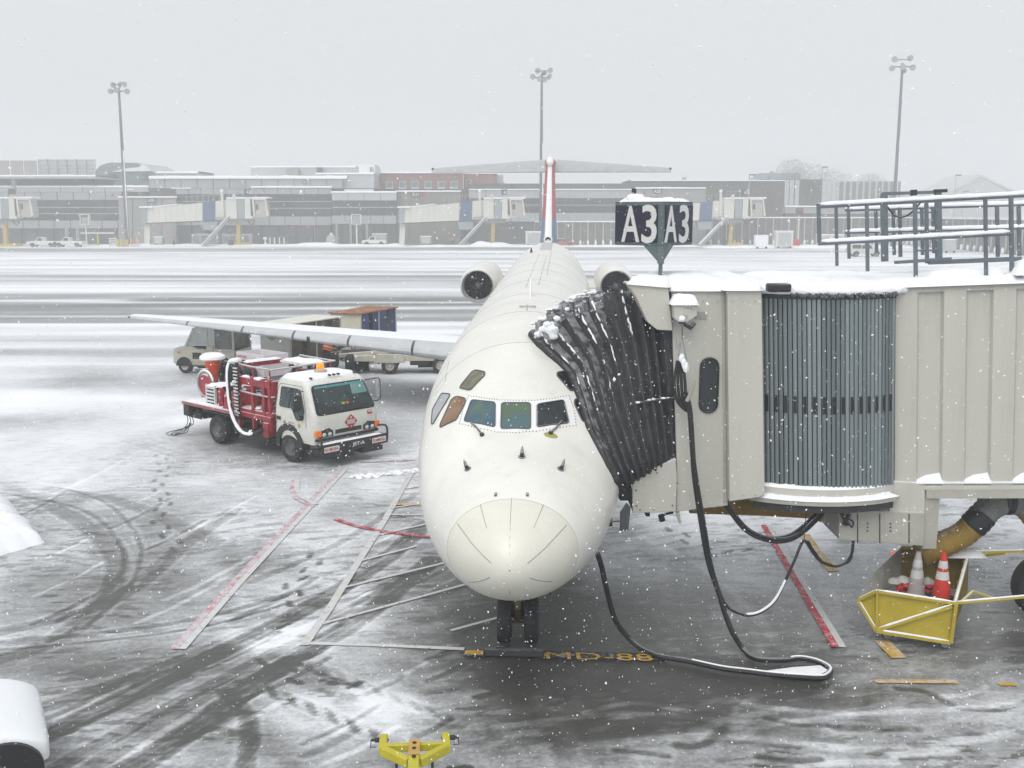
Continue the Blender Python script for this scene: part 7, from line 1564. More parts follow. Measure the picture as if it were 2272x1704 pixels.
# right pier
b = Bld('pier_building', 1290, 536, 216, 'right pier with pale bands and dark windows behind the tail fin', 'building')
b.fr(1040, 408, 1420, 540, 'core', F_DARK, -.3, 18, ground=True); b.row(1040, 407, 1420, 421, 9, 'roof_screen', F_BRN, -2, .05); b.row(1040, 421, 1412, 440, 10, 'facade_panel', F_LT); b.panes(1042, 1412, (440, 455, 472), 14); b.row(1040, 472, 1412, 492, 10, 'facade_panel', F_LT, .1); b.snow(1040, 1412, 421, .2, .25, 1.6)
def finfence(name, P0, P1, z1, n, label, side=-1):
    """vertical board fence with raking struts whose feet hold snow; P0,P1 on the ground"""
    r = empty(name, tuple(P0), 0, label, 'fence', 'tall blast fences along the far apron'); RI = wmat(r).inverted(); d = (P1 - P0); L_ = d.length; u = d / L_; nrm = V((u.y, -u.x, 0)) * (1 if side < 0 else -1)
    for k in range(n):
        a = P0 + d * ((k + .04) / n); c = P0 + d * ((k + .94) / n); mb = MB(); mb.beam((a + c) / 2, (a + c) / 2 + V((0, 0, z1)), .12, (c - a).length, up=u); 
        mb = MB(); mb.add([a, c, c + V((0, 0, z1)), a + V((0, 0, z1)), a - nrm * .15, c - nrm * .15, c - nrm * .15 + V((0, 0, z1)), a - nrm * .15 + V((0, 0, z1))], [(0, 1, 2, 3), (4, 5, 6, 7), (0, 3, 7, 4), (1, 2, 6, 5), (2, 3, 7, 6)]); mb.tf(RI); mb.build('board', F_BRN2, r, smooth=False)
        mb = MB(); e = P0 + d * (k / n); mb.beam(e + nrm * .10 + V((0, 0, .2)), e + nrm * .10 + V((0, 0, z1)), .16); mb.tf(RI); mb.build('strut', F_MUL if k % 2 else F_CON, r, smooth=False)
        mb = MB(); mb.ball(e + nrm * .5 + V((0, 0, .45)), .55, (.45, .6, 1.0), 7, jit=.3); mb.tf(RI); mb.build('foot_snow', SNOW, r)
    mb = MB(); mb.beam(P0 + V((0, 0, z1 + .12)), P1 + V((0, 0, z1 + .12)), .5, .25); mb.tf(RI); mb.build('snow_cap', SNOW, r); return r
F_BRN2 = mat('fence_brown_grey', (.13, .12, .105), .85, var=.25, scale=.6)
def gz(px, Y): return V((at(px, 500, Y).x, Y, 0))
finfence('blast_fence', gz(1186, 209), gz(1440, 209), at(1300, 493, 209).z, 15, 'brown board fence with snowy feet below the right pier windows')
finfence('blast_fence', gz(1560, 212), gz(2010, 212), at(1800, 484, 212).z, 26, 'board fence with white top line behind the white vehicles')
finfence('blast_fence', gz(2010, 211.5), gz(2330, 150), at(2010, 484, 212).z, 22, 'angled board fence running towards the viewer at far right')
# dark building and neighbours
b = Bld('dark_building', 1600, 536, 226, 'dark flat roofed building with louvred corner right of the A22 gate', 'building')
b.fr(1400, 402, 1742, 540, 'core', F_BRN, -.2, 30, ground=True); b.row(1400, 402, 1742, 440, 10, 'cladding_panel', F_BRN, .02, .05); b.row(1400, 440, 1742, 482, 10, 'cladding_panel', F_BRN, .02, .05); b.fr(1742, 398, 1818, 540, 'corner_core', F_BRN, -.5, 25, ground=True)
for x in (1742, 1753, 1765): b.fr(x, 399, x + 7, 458, 'louvre_fin', F_LT, .3, .4)
b.row(1776, 399, 1818, 458, 3, 'cladding_panel', F_BRN, .1, .05); b.row(1742, 459, 2030, 474, 9, 'lower_panel', F_BAND, 3, .06, depth=3); b.row(1742, 474, 2030, 484, 9, 'lower_bay', F_DARK, 2.6, .1, depth=3); b.snow(1742, 2030, 459, .3, 3.2, 3); b.snow(1400, 1742, 401, .2, .2, 20)
b.fr(1690, 384, 1776, 398, 'roof_plant', mat('plant_blue_grey', (.22, .29, .32), .5), -4, 8)
for x, y0 in ((1710, 380), (1766, 381)): b.fr(x, y0, x + 5, 400, 'roof_vent', F_CON, -3, .8)
b.fr(1515, 393, 1523, 402, 'roof_vent', F_CON, -4, 1); b.fr(1668, 394, 1678, 402, 'roof_vent', F_CON, -4, 1)
for x in (1818, 1745): pass
b = Bld('finned_building', 1900, 536, 290, 'pale hazy building with tall dark vertical fins', 'building')
b.fr(1817, 402, 1990, 540, 'wall', F_LT, 0, 30, ground=True)
for x in range(1822, 1866, 11): b.fr(x, 403, x + 2, 470, 'seam', F_BAND, .2, .3)
for k in range(10): b.fr(1865 + 14 * k, 403, 1868.5 + 14 * k, 480, 'fin', F_BRN, .5, .6)
for x, pk, Y, lab in ((2175, 392, 395, 'distant gabled hangar fading into the snow at far right'),):
    h_ = Bld('hangar', x, 536, Y, lab, 'building'); a = at(x - 75, 435, Y); c = at(x, pk, Y); e = at(x + 95, 440, Y); mb = MB(); mb.prism([(a.x, 0), (a.x, a.z), (c.x, c.z), (e.x, e.z), (e.x, 0)], 'y', Y, Y + 30); h_.put(mb, 'shell', F_BAND, smooth=False)
    mb = MB(); mb.prism([(a.x - 1, a.z), (c.x, c.z), (e.x + 1, e.z), (e.x + 1, e.z + .8), (c.x, c.z + .9), (a.x - 1, a.z + .8)], 'y', Y - .5, Y + 30); h_.put(mb, 'roof', F_LT, smooth=False); h_.row(x - 60, 450, x + 80, 478, 7, 'bay_door', F_CON, .2, .3)
h_ = Bld('hangar', 2060, 536, 390, 'low distant building left of the gabled hangar', 'building'); h_.fr(2010, 425, 2110, 540, 'shell', F_BAND, 0, 20, ground=True); h_.row(2012, 440, 2108, 470, 6, 'bay_door', F_CON, .2, .3)
# far trees in the haze
LEAF = mat('bare_twigs', (.15, .14, .125), .9, var=.3, scale=2); BARK = mat('bark', (.07, .055, .045), .9)
for k, (px, py, Y, rad, h_) in enumerate(((1760, 352, 395, 7.0, 0), (1800, 362, 400, 8, 0), (1850, 372, 405, 8.5, 0), (1935, 385, 405, 6.5, 0), (1100, 398, 250, 2.0, 0))):
    top = at(px, py, Y); r = empty('tree', (top.x, Y, 0), 0, ('tall bare tree in the haze above the louvred corner', 'rounded hazy tree just right of the tallest one', 'broad hazy tree above the finned building, left part', 'faint low tree above the finned building, right part', 'small bare tree top left of the tail fin')[k], 'tree', 'bare trees behind the far buildings')
    mb = MB(); mb.tube([(0, 0, 0), (.2, 0, top.z * .5), (0, 0, top.z - rad)], [.5, .4, .25], 8); tips = []
    for q in range(16):
        a = 2.4 * q; st = V((0, 0, top.z - rad * 2 + rad * .9 * q / 16)); en = st + V((cos(a) * rad * .8, sin(a) * rad * .8, rad * (.5 + .4 * random.random()))); mb.tube([st, (st + en) / 2 + V((0, 0, -.2)), en], [.16, .10, .04], 5); tips += [en, (st + en) / 2]
    mb.build('trunk', BARK, r); mb = MB()
    for q in range(2600):
        d = V((random.gauss(0, 1), random.gauss(0, 1), random.gauss(0, 1))).normalized() * rad * random.random() ** .4; c = V((0, 0, top.z - rad)) + V((d.x, d.y, d.z)) * (1 + .25 * NZ.noise(d * .5)); w = random.uniform(.15, .35)
        e = V((random.uniform(-1, 1), random.uniform(-1, 1), random.uniform(-.3, 1))).normalized() * random.uniform(.5, 1.1); f = e.cross(V((0, 1, 0))).normalized() * w * .35; mb.add([c - f, c + f, c + e], [(0, 1, 2)])
    mb.build('crown', LEAF, r, smooth=False)
# ------------------------------------------------------------------ far boarding bridges: one built in full, three copies
JY = 203
j = Bld('boarding_bridge', 455, 545, JY, 'far cream boarding bridge with blue panel at gate A20', 'jet bridge', 'far boarding bridges of the opposite pier'); JR = j.r
def jq(pts, name, m, y0=-1.4, y1=1.4, parent=None, bevel=0):
    P = [at(x, y, JY) for x, y in pts]; mb = MB(); mb.prism([(p.x, p.z) for p in P], 'y', JY + y0, JY + y1); return j.put(mb, name, m, parent, smooth=False)
jq([(320, 459), (332, 459), (332, 495), (320, 495)], 'rotunda', JG, -1.6, 1.6); jq([(316, 458), (345, 457), (345, 461), (316, 461)], 'rotunda_roof', SNOW, -1.9, 1.9)
for k in range(9):
    x0, x1 = 332 + 122 * k / 9, 332 + 122 * (k + 1) / 9; f = lambda x: (461 - 11 * (x - 332) / 122, 494.5 - 5 * (x - 332) / 122); a, c = f(x0), f(x1 - .4); jq([(x0, a[0]), (x1 - .4, c[0]), (x1 - .4, c[1]), (x0, a[1])], 'tunnel_panel', JW)
jq([(331, 462), (507, 447), (507, 486), (331, 493)], 'tunnel_core', JW, -1.3, 1.3); jq([(328, 493), (507, 487), (507, 490), (328, 496.5)], 'floor_beam', DARK, -1.2, 1.2)
jq([(455, 448), (482, 446), (482, 488), (455, 489)], 'blue_panel', JB, -1.5, 1.5); jq([(482.5, 446), (507, 444), (507, 486), (482.5, 487)], 'tunnel_panel', JW); jq([(507, 441), (530, 439), (531, 485), (508, 486)], 'cab_tunnel', JW, -1.7, 1.7)
jq([(495, 425), (500, 425), (503, 480), (498, 480)], 'lift_column', JW, -1.9, -1.4); jq([(522, 432), (527, 430), (529, 445), (522, 445)], 'lift_column', JW, -1.9, -1.4); jq([(494.5, 421), (500, 420), (500, 426), (494.5, 426)], 'column_snow', SNOW, -2, -1.3)
jq([(531, 441), (547, 440), (548, 484), (533, 485)], 'curtain', JG, -1.8, 1.6); jq([(548, 440), (560, 438), (562, 484), (549, 485)], 'cab_panel', JW, -1.9, 1.6); jq([(558, 443), (563, 443), (570, 478), (560, 476)], 'bellows', DARK, -1.7, 1.6); jq([(549, 478), (566, 480), (566, 485), (549, 485)], 'lower_cheek', JW, -2.0, -1.8)
jq([(564, 440), (594, 440), (601, 478), (597, 480), (592, 444), (568, 444), (571, 482), (568, 482)], 'hood_frame', JW, -1.9, -1.6); jq([(568, 444), (592, 444), (596, 482), (570, 482)], 'cab_door_wall', mat('door_wall', (.42, .40, .36), .6), -1.5, 1.5); jq([(571, 453), (577, 453), (578, 465), (572, 464)], 'door_glass', F_WIN, -1.55, -1.5); jq([(508, 438), (600, 437), (600, 440.5), (508, 441.5)], 'roof_snow', SNOW, -1.9, 1.7); jq([(334, 459), (400, 452), (400, 454), (334, 461.5)], 'roof_snow', SNOW, -1.5, 1.5)
for x in range(418, 500, 12): jq([(x, 436 - (x - 418) * .06), (x + 1, 436 - (x - 418) * .06), (x + 1, 452), (x, 452)], 'rail_post', STEEL, -1.3, -1.2)
jq([(416, 436), (498, 431), (498, 432), (416, 437)], 'hand_rail', STEEL, -1.3, -1.2)
for x in (512, 519, 530, 541): jq([(x, 424), (x + 1, 424), (x + 1, 440), (x, 440)], 'rail_post', STEEL, -1.3, -1.2)
jq([(510, 424), (546, 424), (546, 425), (510, 425)], 'hand_rail', STEEL, -1.3, -1.2); jq([(545, 420), (559, 420), (560, 432), (546, 432)], 'gate_plate', SBLK, -1.3, -1.0)
jp = [c for c in COL.objects if c.parent == JR and c.name.startswith('gate_plate')][0]
jsg = at(552.5, 426, JY - 1.33)
jq([(508, 486), (560, 485), (555, 494), (512, 496)], 'under_frame', F_CON, -1.0, 1.0); jq([(526, 494), (534, 494), (534, 541), (526, 541)], 'lift_post', YP, -.5, .3); jq([(517, 540), (557, 539), (560, 549), (520, 551)], 'bogie', YP, -1.2, 1.2)
for x in (512,): p = at(x, 545, JY - 1.2); mb = MB(); mb.lathe([(0, -.25), (.55, -.25), (.60, 0), (.55, .25), (0, .25)], 16, 'y', (p.x, JY - 1.2, .6)); j.put(mb, 'bogie_wheel', TYRE)
jq([(322, 495), (334, 495), (334, 547), (322, 547)], 'rotunda_column', JW, -.5, .5); jq([(452, 492), (486, 491), (486, 509), (455, 510)], 'service_cabinet', JG, -1.2, .6)
sa, sb = at(506, 484, JY - 2), at(449, 549, JY - 2.2); mb = MB(); mb.beam(sa, sb, 1.0, .55); j.put(mb, 'stair', F_CON); mb = MB(); mb.beam(sa + V((.2, 0, .5)), sb + V((0, 0, .5)), 1.05, .12); j.put(mb, 'stair_snow', SNOW); jq([(484, 482), (508, 480), (510, 487), (490, 488)], 'stair_landing', F_CON, -2.5, -1.4); mb = MB(); pA, pB = at(548, 487, JY - 1.5), at(566, 487, JY - 1.5); mb.tube(catmull([pA, (pA + pB) / 2 + V((0, 0, -1.0)), pB], 6), .08, 6); j.put(mb, 'cable_loop', CABL)
def jcopy(px, py, Y, sc, lab, txt, dz=0):
    c = dup(JR); d = at(px, py, Y); c.location = (d.x, Y, dz); c['label'] = lab; return c
j2 = jcopy(1018, 542, 204.5, 1, 'far cream boarding bridge with blue panel at gate A21, left of the tail fin', 'A21'); j3 = jcopy(1545, 542, 206, 1, 'far cream boarding bridge with blue panel right of the dark A3 sign', 'A22'); j0 = jcopy(-62, 545, 200, 1, 'far cream boarding bridge cut off by the left edge of the view', '')
for root, txt in ((JR, 'A20'), (j2, 'A21'), (j3, 'A22')):
    mb = MB(); text_mb(mb, txt, .62, jsg, (1, 0, 0), (0, 0, 1), depth=.02, width=1.0, weight=.015); mb.tf(j.i); pl = [c for c in COL.objects if c.parent == root and c.name.startswith('gate_plate')][0]; mb.build('plate_lettering', STXT, pl, smooth=False)
# ------------------------------------------------------------------ light masts and lamps
MST = mat('mast_grey', (.11, .115, .12), .6, .3, var=.2); HEADM = mat('floodlight_grey', (.20, .21, .22), .5, .3); HEADL = mat('floodlight_glass', (.40, .41, .42), .2)
def mast(px, py, Y, lab, heads):
    t_ = at(px, py, Y); r = empty('light_mast', (t_.x, Y, 0), 0, lab, 'light mast', 'tall floodlight masts on the far apron'); H_ = t_.z - 1.3
    mb = MB(); mb.tube([(0, 0, 0), (0, 0, H_ * .33), (0, 0, H_ * .66), (0, 0, H_ + .6)], [.42, .36, .28, .20], 12); mb.build('pole', MST, r); mb = MB(); mb.tube([(.24, -.2, H_ * z) for z in np.linspace(.05, .62, 24)], [.10 + .08 * abs(NZ.noise(V((k_ * .6, px, 0)))) for k_ in range(24)], 6); mb.build('wind_blown_snow', SNOW, r)
    mb = MB(); mb.tube([(-1.5, 0, H_), (1.5, 0, H_)], .10, 6); mb.tube([(0, -1.2, H_), (0, 1.2, H_)], .10, 6); mb.tube([(-1.2, .3, H_ + 1.2), (1.2, -.3, H_ + 1.2)], .08, 6); mb.build('cross_arm', MST, r)
    for (x, y, z, ry, rz_) in heads:
        mb = MB(); mb.lathe([(.0, .35), (.30, .30), (.50, .0), (.52, -.25)], 14, 'y', (0, 0, 0)); mb.tf(M.Translation((x, y, H_ + z)) @ M.Rotation(R(rz_), 4, 'Z') @ M.Rotation(R(ry), 4, 'X')); hd = mb.build('floodlight', HEADM, r); mb = MB(); mb.lathe([(0, -.22), (.5, -.22)], 14, 'y'); mb.tf(M.Translation((x, y, H_ + z)) @ M.Rotation(R(rz_), 4, 'Z') @ M.Rotation(R(ry), 4, 'X')); mb.build('lens', HEADL, hd)
    return r
HD = [(-1.5, 0, .0, 30, -20), (-1.2, .5, 1.2, 25, 30), (0, .8, 1.3, 25, 160), (1.2, -.4, 1.2, 30, 15), (1.5, 0, 0, 30, 20), (0, -1.1, .1, 30, 0)]
HD2 = [(-1.6, 0, .2, 30, -30), (-.7, .4, 1.3, 25, -10), (.4, .7, 1.0, 25, 150), (1.5, -.3, 1.3, 30, 25), (1.4, .1, .2, 30, 70), (-.4, -1.0, -.3, 30, 0), (.5, -.8, -.4, 30, 20)]
mast(263, 186, 203, 'tall floodlight mast at left in front of the A20 gate block', HD); mast(1202, 156, 204, 'tall floodlight mast rising behind the airliner tail', HD2); mast(2003, 131, 192, 'tall floodlight mast at right behind the bridge railing', [(x * 1.0, y, z, a, b_) for x, y, z, a, b_ in ((-1.4, 0, 1.3, 25, -15), (1.3, .2, 1.5, 25, 20), (-1.8, 0, -.2, 30, -10), (1.7, -.2, -.1, 30, 15), (-.3, -1, -.1, 30, 0), (.5, .8, -.5, 30, 140))])
def lamp(px, py, Y, lab):
    t_ = at(px, py, Y); r = empty('street_lamp', (t_.x, Y, 0), 0, lab, 'street lamp', 'lamp posts along the far road'); mb = MB(); mb.tube([(0, 0, 0), (0, 0, t_.z)], [.16, .10], 8); mb.build('post', STEEL, r); mb = MB(); mb.bx(-.05, 1.2, -.2, .2, t_.z - .1, t_.z + .15); mb.build('lamp_head', MST, r)
lamp(1825, 371, 235, 'slender lamp post beside the louvred corner of the dark building'); lamp(2121, 389, 240, 'slender lamp post in front of the distant hangar'); lamp(1663, 388, 222, 'slender lamp post rising behind the right hand far bridge'); lamp(2138, 425, 260, 'short lamp post just right of the hangar lamp post')
# gate number board on a white post
r = empty('sign_board', tuple(gz(1773, 206)), 0, 'white post with dark red lit board in front of the board fence', 'sign'); ri = wmat(r).inverted(); a, c = at(1767, 461, 206), at(1782, 478, 206)
mb = MB(); mb.bx(a.x, c.x, 206, 206.4, c.z, a.z); mb.tf(ri); mb.build('board', SBLK, r); mb = MB(); mb.bx(a.x + .3, c.x - .2, 205.95, 206, a.z - .55, a.z - .2); mb.tf(ri); mb.build('red_figure', REDL, r); mb = MB(); mb.bx(a.x + .5, a.x + .75, 206.05, 206.3, 0, c.z); mb.tf(ri); mb.build('post', JW, r)
# ------------------------------------------------------------------ small vehicles and kit along the far side
FW = mat('far_vehicle_white', (.66, .65, .60), .4, var=.06, snow=.6); FR = mat('far_vehicle_red', (.36, .05, .05), .4, var=.1, snow=.5)
def fcar(name, px, py, L_, lab, m, kind, flip=1, Y=None, grp=None):
    p = gp(px, py) if Y is None else gz(px, Y); r = empty(name, (p.x, p.y, 0), 0 if flip > 0 else pi, lab, kind, grp); w = .9
    if name == 'pickup': prof = [(-L_ / 2, .45), (-L_ / 2, 1.05), (-.3, 1.08), (-.25, 1.75), (.65, 1.78), (1.15, 1.12), (L_ / 2 - .1, 1.02), (L_ / 2, .8), (L_ / 2, .45)]
    elif name == 'van': prof = [(-L_ / 2, .40), (-L_ / 2, 1.1), (-L_ / 2 + .35, 1.82), (L_ * .12, 1.84), (L_ * .26, 1.15), (L_ / 2 - .1, 1.02), (L_ / 2, .8), (L_ / 2, .4)]
    else: prof = [(-L_ / 2, .35), (-L_ / 2, .9), (-L_ / 2 + .5, .98), (-L_ / 2 + 1.0, 1.42), (.3, 1.45), (.95, .95), (L_ / 2 - .1, .82), (L_ / 2, .6), (L_ / 2, .35)]
    mb = MB(); mb.prism(prof, 'y', -w, w); mb.build('body', m, r, bevel=.05)
    z0, z1 = (1.15, 1.68) if name != 'car' else (1.0, 1.38); x0, x1 = (-.18, .62) if name == 'pickup' else ((-L_ / 2 + .35, .55) if name == 'van' else (-L_ / 2 + .9, .45))
    for sg in (-1, 1):
        n = 1 if name == 'pickup' else 2
        for q in range(n): xa, xb_ = x0 + (x1 - x0) * q / n + .05, x0 + (x1 - x0) * (q + 1) / n - .05; mb = MB(); mb.prism([(xa, z0), (xb_ + (.3 if q == n - 1 else 0), z0), (xb_, z1), (xa, z1)], 'y', sg * w, sg * (w + .015)); mb.build('side_window', GLASSD, r)
        for x in (-L_ * .30, L_ * .30): wheel(r, x, sg * (w - .1), .36, .22, STEEL, sgn=sg); mb = MB(); mb.prism([(x + .46 * cos(a), .36 + .46 * sin(a)) for a in np.linspace(0, pi, 12)], 'y', sg * (w - .05), sg * (w + .008)); mb.build('wheel_arch', BLACK, r)
    mb = MB(); mb.bx(-L_ / 2 - .02, -L_ / 2 + .03, .55, .85, .8, 1.0); mb.build('tail_lamp', REDL, r); return r
PK = 'white pickups by the left terminal'
fcar('pickup', 97, 548, 5.6, 'white pickup truck with long bed parked at far left', FW, 'pickup', -1, grp=PK); pk = fcar('pickup', 155, 548, 5.4, 'white pickup truck carrying a striped ladder rack', FW, 'pickup', -1, grp=PK)
for x in (-1.8, .2):
    mb = MB(); mb.beam((x, 0, 1.1), (x, 0, 3.4), .08); mb.beam((x + .45, 0, 1.1), (x + .45, 0, 3.4), .08); mb.build('rack_pole', STEEL, pk)
    for k in range(6): mb = MB(); mb.beam((x, 0, 1.4 + k * .36), (x + .45, 0, 1.4 + k * .36), .10); mb.build('rack_rung', FW, pk)
fcar('van', 1918, 569, 4.9, 'silver white estate car driving past behind the bridge railing', mat('suv_silver', (.55, .55, .52), .35, .1, var=.05, snow=.25), 'car', 1)
fcar('car', 1250, 536, 4.4, 'dark red car parked right of the tail fin base', FR, 'car', 1, Y=200); fcar('pickup', 830, 540, 4.6, 'snow covered pale pickup by the projecting pier bay', FW, 'pickup', -1, Y=204)
def boxcart(px, w, h, Y, lab, m=FW, name='container', cat='container', grp='pale containers along the far pier', panels=1):
    p = gz(px, Y); r = empty(name, tuple(p), 0, lab, cat, grp); mb = MB(); mb.bx(-w / 2, w / 2, -.8, .8, .35, h); mb.build('shell', m, r, bevel=.04); mb = MB(); mb.bx(-w / 2 - .05, w / 2 + .05, -.85, .85, h, h + .15); mb.build('lid_snow', SNOW, r, bevel=.06)
    for k in range(panels): mb = MB(); mb.bx(-w / 2 + w * (k + .12) / panels, -w / 2 + w * (k + .88) / panels, -.83, -.8, .55, h - .2); mb.build('side_panel', F_BAND if k % 2 else F_LT, r)
    for x in (-w * .35, w * .35): mb = MB(); mb.lathe([(0, -.1), (.18, -.1), (.18, .1), (0, .1)], 10, 'y', (x, -.7, .18)); mb.build('wheel', TYRE, r)
    return r
boxcart(455, 5.0, 2.0, 208, 'long pale container left of the far stair at gate A20', panels=3); boxcart(525, 5.5, 2.0, 207.5, 'long pale container behind the yellow bogie at gate A20', panels=4); boxcart(352, 1.6, 1.6, 203, 'small grey box beside the A20 bridge column', F_BAND); boxcart(1740, 3.0, 2.9, 190, 'white covered cart beside the red drum at the board fence'); boxcart(1843, 4.8, 2.1, 200, 'long white trailer behind the near end of the railing', panels=2); boxcart(2108, 1.7, 2.0, 168, 'pale box standing at the angled board fence', F_LT); boxcart(945, 2.0, 1.7, 203, 'grey box on the ground below the A21 bridge', F_BAND); boxcart(1185, 3.2, 2.6, 203, 'white framed shelter left of the tail fin base', panels=1); boxcart(842, 2.8, 2.1, 206.5, 'grey bin behind the snow covered pickup', F_BAND); boxcart(1690, 2.2, 2.2, 188, 'snow heaped cart under the right hand far bridge', SNOW, panels=0)
p = gz(734, 205); r = empty('salt_hopper', tuple(p), 0, 'round grey hopper with domed top by the pier bay', 'hopper'); mb = MB(); mb.lathe([(.95, 0), (1.0, 1.3), (.75, 1.8), (.25, 2.1), (.0, 2.15)], 16, 'z'); mb.build('drum', F_BAND, r); mb = MB(); mb.lathe([(.26, 2.08), (.2, 2.4), (0, 2.42)], 12, 'z'); mb.build('cap', SNOW, r)
for k, px in enumerate((598, 608, 619, 629)):
    r = empty('bollard', tuple(gz(px, 202)), 0, ('leftmost', 'second', 'third', 'rightmost')[k] + ' of the four pale bollards right of the A20 bridge', 'bollard', 'bollards right of gate A20'); mb = MB(); mb.lathe([(.13, 0), (.13, 1.4), (.08, 1.5), (0, 1.5)], 10, 'z'); mb.build('post', JW, r); mb = MB(); mb.ball((0, 0, 1.52), .15, (1, 1, .5), 8); mb.build('snow_cap', SNOW, r)
r = empty('hydrant', tuple(gz(587, 203)), 0, 'white capped hydrant left of the four bollards', 'hydrant'); mb = MB(); mb.lathe([(.15, 0), (.15, 1.0), (.45, 1.3), (.4, 1.6), (0, 1.7)], 12, 'z'); mb.build('stand', FW, r)
r = empty('red_drum', tuple(gz(1768, 195)), 0, 'red round drum at the foot of the lit board post', 'drum'); mb = MB(); mb.lathe([(0, -.3), (.75, -.3), (.75, .3), (0, .3)], 18, 'y', (0, 0, .78)); mb.build('disc', INK, r); mb = MB(); mb.bx(-.4, .4, -.25, .25, 0, .3); mb.build('foot', DARK, r)
def barrier(px, Y, m, lab):
    r = empty('barricade', tuple(gz(px, Y)), 0, lab, 'barricade', 'barricades round the left mast'); 
    for x in (-.6, .6): mb = MB(); mb.bx(x - .06, x + .06, -.2, .2, 0, 1.5); mb.build('leg', JW, r)
    for z in (.5, .9, 1.3): mb = MB(); mb.bx(-.75, .75, -.05, .05, z, z + .22); mb.build('rail', m, r)
barrier(249, 201, FW, 'white barricade just left of the left mast foot'); barrier(296, 201, mat('barricade_orange', (.55, .16, .04), .6), 'orange striped barricade just right of the left mast foot')
r = empty('mast_guard', tuple(gz(274, 199.5)), 0, 'yellow guard blocks round the foot of the left mast', 'guard rail'); 
for x in (-1.1, -.6, .5): mb = MB(); mb.bx(x - .2, x + .2, -.3, .3, 0, 1.3); mb.build('guard_block', YP, r, bevel=.05)
mb = MB(); mb.bx(-.4, .35, -.3, .4, 0, 1.1); mb.build('mast_plinth', F_CON, r)
r = empty('canopy_bar', tuple(gz(215, 205)), 0, 'long white bar on a post beside the pickups', 'barrier'); mb = MB(); mb.bx(-3.2, 3.2, -.1, .1, 2.25, 2.5); mb.build('bar', FW, r); mb = MB(); mb.bx(-.12, .12, -.1, .1, 0, 2.25); mb.build('post', YP, r)
for px, Y, txt in ((190, 206, 'white framed stair platform left of the A20 gate block'), (791, 203, 'white stair platform on a pole before the pier bay')):
    r = empty('service_platform', tuple(gz(px, Y)), 0, txt, 'platform', 'service platforms before the pier'); z0 = at(px, 497, Y).z; z1 = at(px, 477, Y).z
    mb = MB(); mb.bx(-.12, .12, -.1, .1, 0, z0); mb.build('post', FW, r); mb = MB(); mb.bx(-.9, .9, -.5, .5, z0 - .1, z0); mb.build('floor', FW, r); mb = MB()
    for x in (-.8, .8): mb.bx(x - .08, x + .08, -.5, .5, z0, z1)
    mb.bx(-.9, .9, -.5, .5, z1, z1 + .15); mb.build('frame', FW, r); mb = MB(); mb.bx(-.6, .6, -.3, .3, z0, z1 - .4); mb.build('cabinet', F_BAND, r)
person((gz(384, 202).x, 202, 0), R(-90), 'distant worker in orange vest beside the A20 bridge column', vest=VESTO, sub=1); person((gz(1004, 203).x, 203, 0), R(-90), 'distant worker in pink red vest near the foot of the A21 stair', vest=mat('pink_vest', (.6, .10, .12), .6), sub=1)
# raised snow strip along the foot of the pier
def berm(px0, px1, Y, w, h, seed):
    a, c = gz(px0, Y), gz(px1, Y); n = int((c.x - a.x) / .8); mb = MB(); rows = []
    for i in range(n + 1):
        x = a.x + (c.x - a.x) * i / n; e = 1.0 * NZ.noise(V((x * .12, seed, 0))); f = min(1, i / 3, (n - i) / 3); hh = h * f * (.6 + .8 * abs(NZ.noise(V((x * .25, seed, 2))))); rows.append([V((x, Y - w + e, -.01)), V((x, Y - w * .7 + e, hh * .7)), V((x, Y - w * .3, hh)), V((x, Y + w, hh)), V((x, Y + w, -.01))])
    mb.grid(rows); tag(mb.build('snow_berm', SNOW, ang=180), kind='structure')
berm(215, 905, 203.5, 2.6, .45, 1); berm(905, 1560, 200, 2, .35, 2); berm(-150, 190, 207, 2, .35, 3); berm(1560, 2040, 194, 4, .4, 4); berm(640, 760, 204, 2, .9, 5); berm(1030, 1150, 202, 2.0, .9, 6)
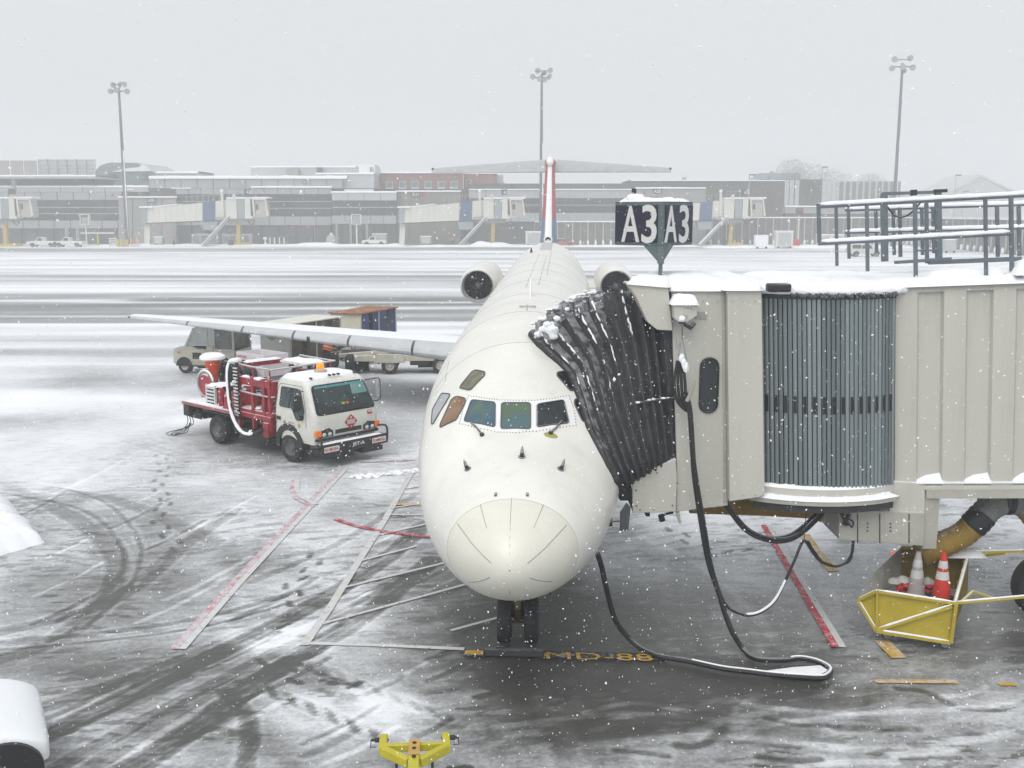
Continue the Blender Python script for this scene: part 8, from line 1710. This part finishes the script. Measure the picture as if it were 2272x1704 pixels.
# ------------------------------------------------------------------ falling snow and the snowy air
mb = MB(); nfl = 0
fv, ff = [], []
def flake(p, r_):
    b_ = len(fv); u = V((random.gauss(0, 1), random.gauss(0, 1), random.gauss(0, 1) - 1.2)).normalized(); w = u.cross(V((random.gauss(0, 1), random.gauss(0, 1), random.gauss(0, 1)))).normalized(); n = u.cross(w)
    for q in (u * 1.35, -u * 1.5, w * .8, -w, n * .9, -n * .7): fv.append(tuple(p + q * r_))
    for t_ in ((0, 2, 4), (2, 1, 4), (1, 3, 4), (3, 0, 4), (2, 0, 5), (1, 2, 5), (3, 1, 5), (0, 3, 5)): ff.append(tuple(b_ + i for i in t_))
rr_ = random.Random(5)
for k in range(36000):
    dd = 2.2 + 23 * rr_.random() ** .8; a = (rr_.random() - .5) * 1.05; e = (rr_.random() - .62) * .92
    p = V((dd * math.tan(a), dd, CAM_H + dd * math.tan(e)))
    if p.z < .1 or p.z > 30: continue
    flake(p, (.0018 + .0046 * rr_.random() ** 2.2) * (1 if dd > 5 else .6) * (1.8 if rr_.random() < .02 else 1))
me = bpy.data.meshes.new('falling_snow'); me.from_pydata(fv, [], ff); me.materials.append(mat('snowflake', (.88, .89, .92), .9, var=.02, spec=.1)); fo = bpy.data.objects.new('falling_snow', me); COL.objects.link(fo); tag(fo, 'falling snowflakes drifting across the whole apron', None, None, 'stuff')
HZ = MB(); HZ.bx(-420, 420, -30, 460, -1.2, 37.5); hz = HZ.build('haze', [], None, smooth=False)
hm = bpy.data.materials.new('snowy_air'); hm.use_nodes = True; ht = hm.node_tree; ht.nodes.clear(); ho = ht.nodes.new('ShaderNodeOutputMaterial'); hv = ht.nodes.new('ShaderNodeVolumePrincipled')
hv.inputs['Color'].default_value = (.97, .98, .99, 1); hv.inputs['Density'].default_value = 0.0024; hv.inputs['Anisotropy'].default_value = 0.15
ht.links.new(hv.outputs[0], ho.inputs['Volume']); hz.data.materials.append(hm); tag(hz, 'pale snowy haze over the apron', None, None, 'stuff')
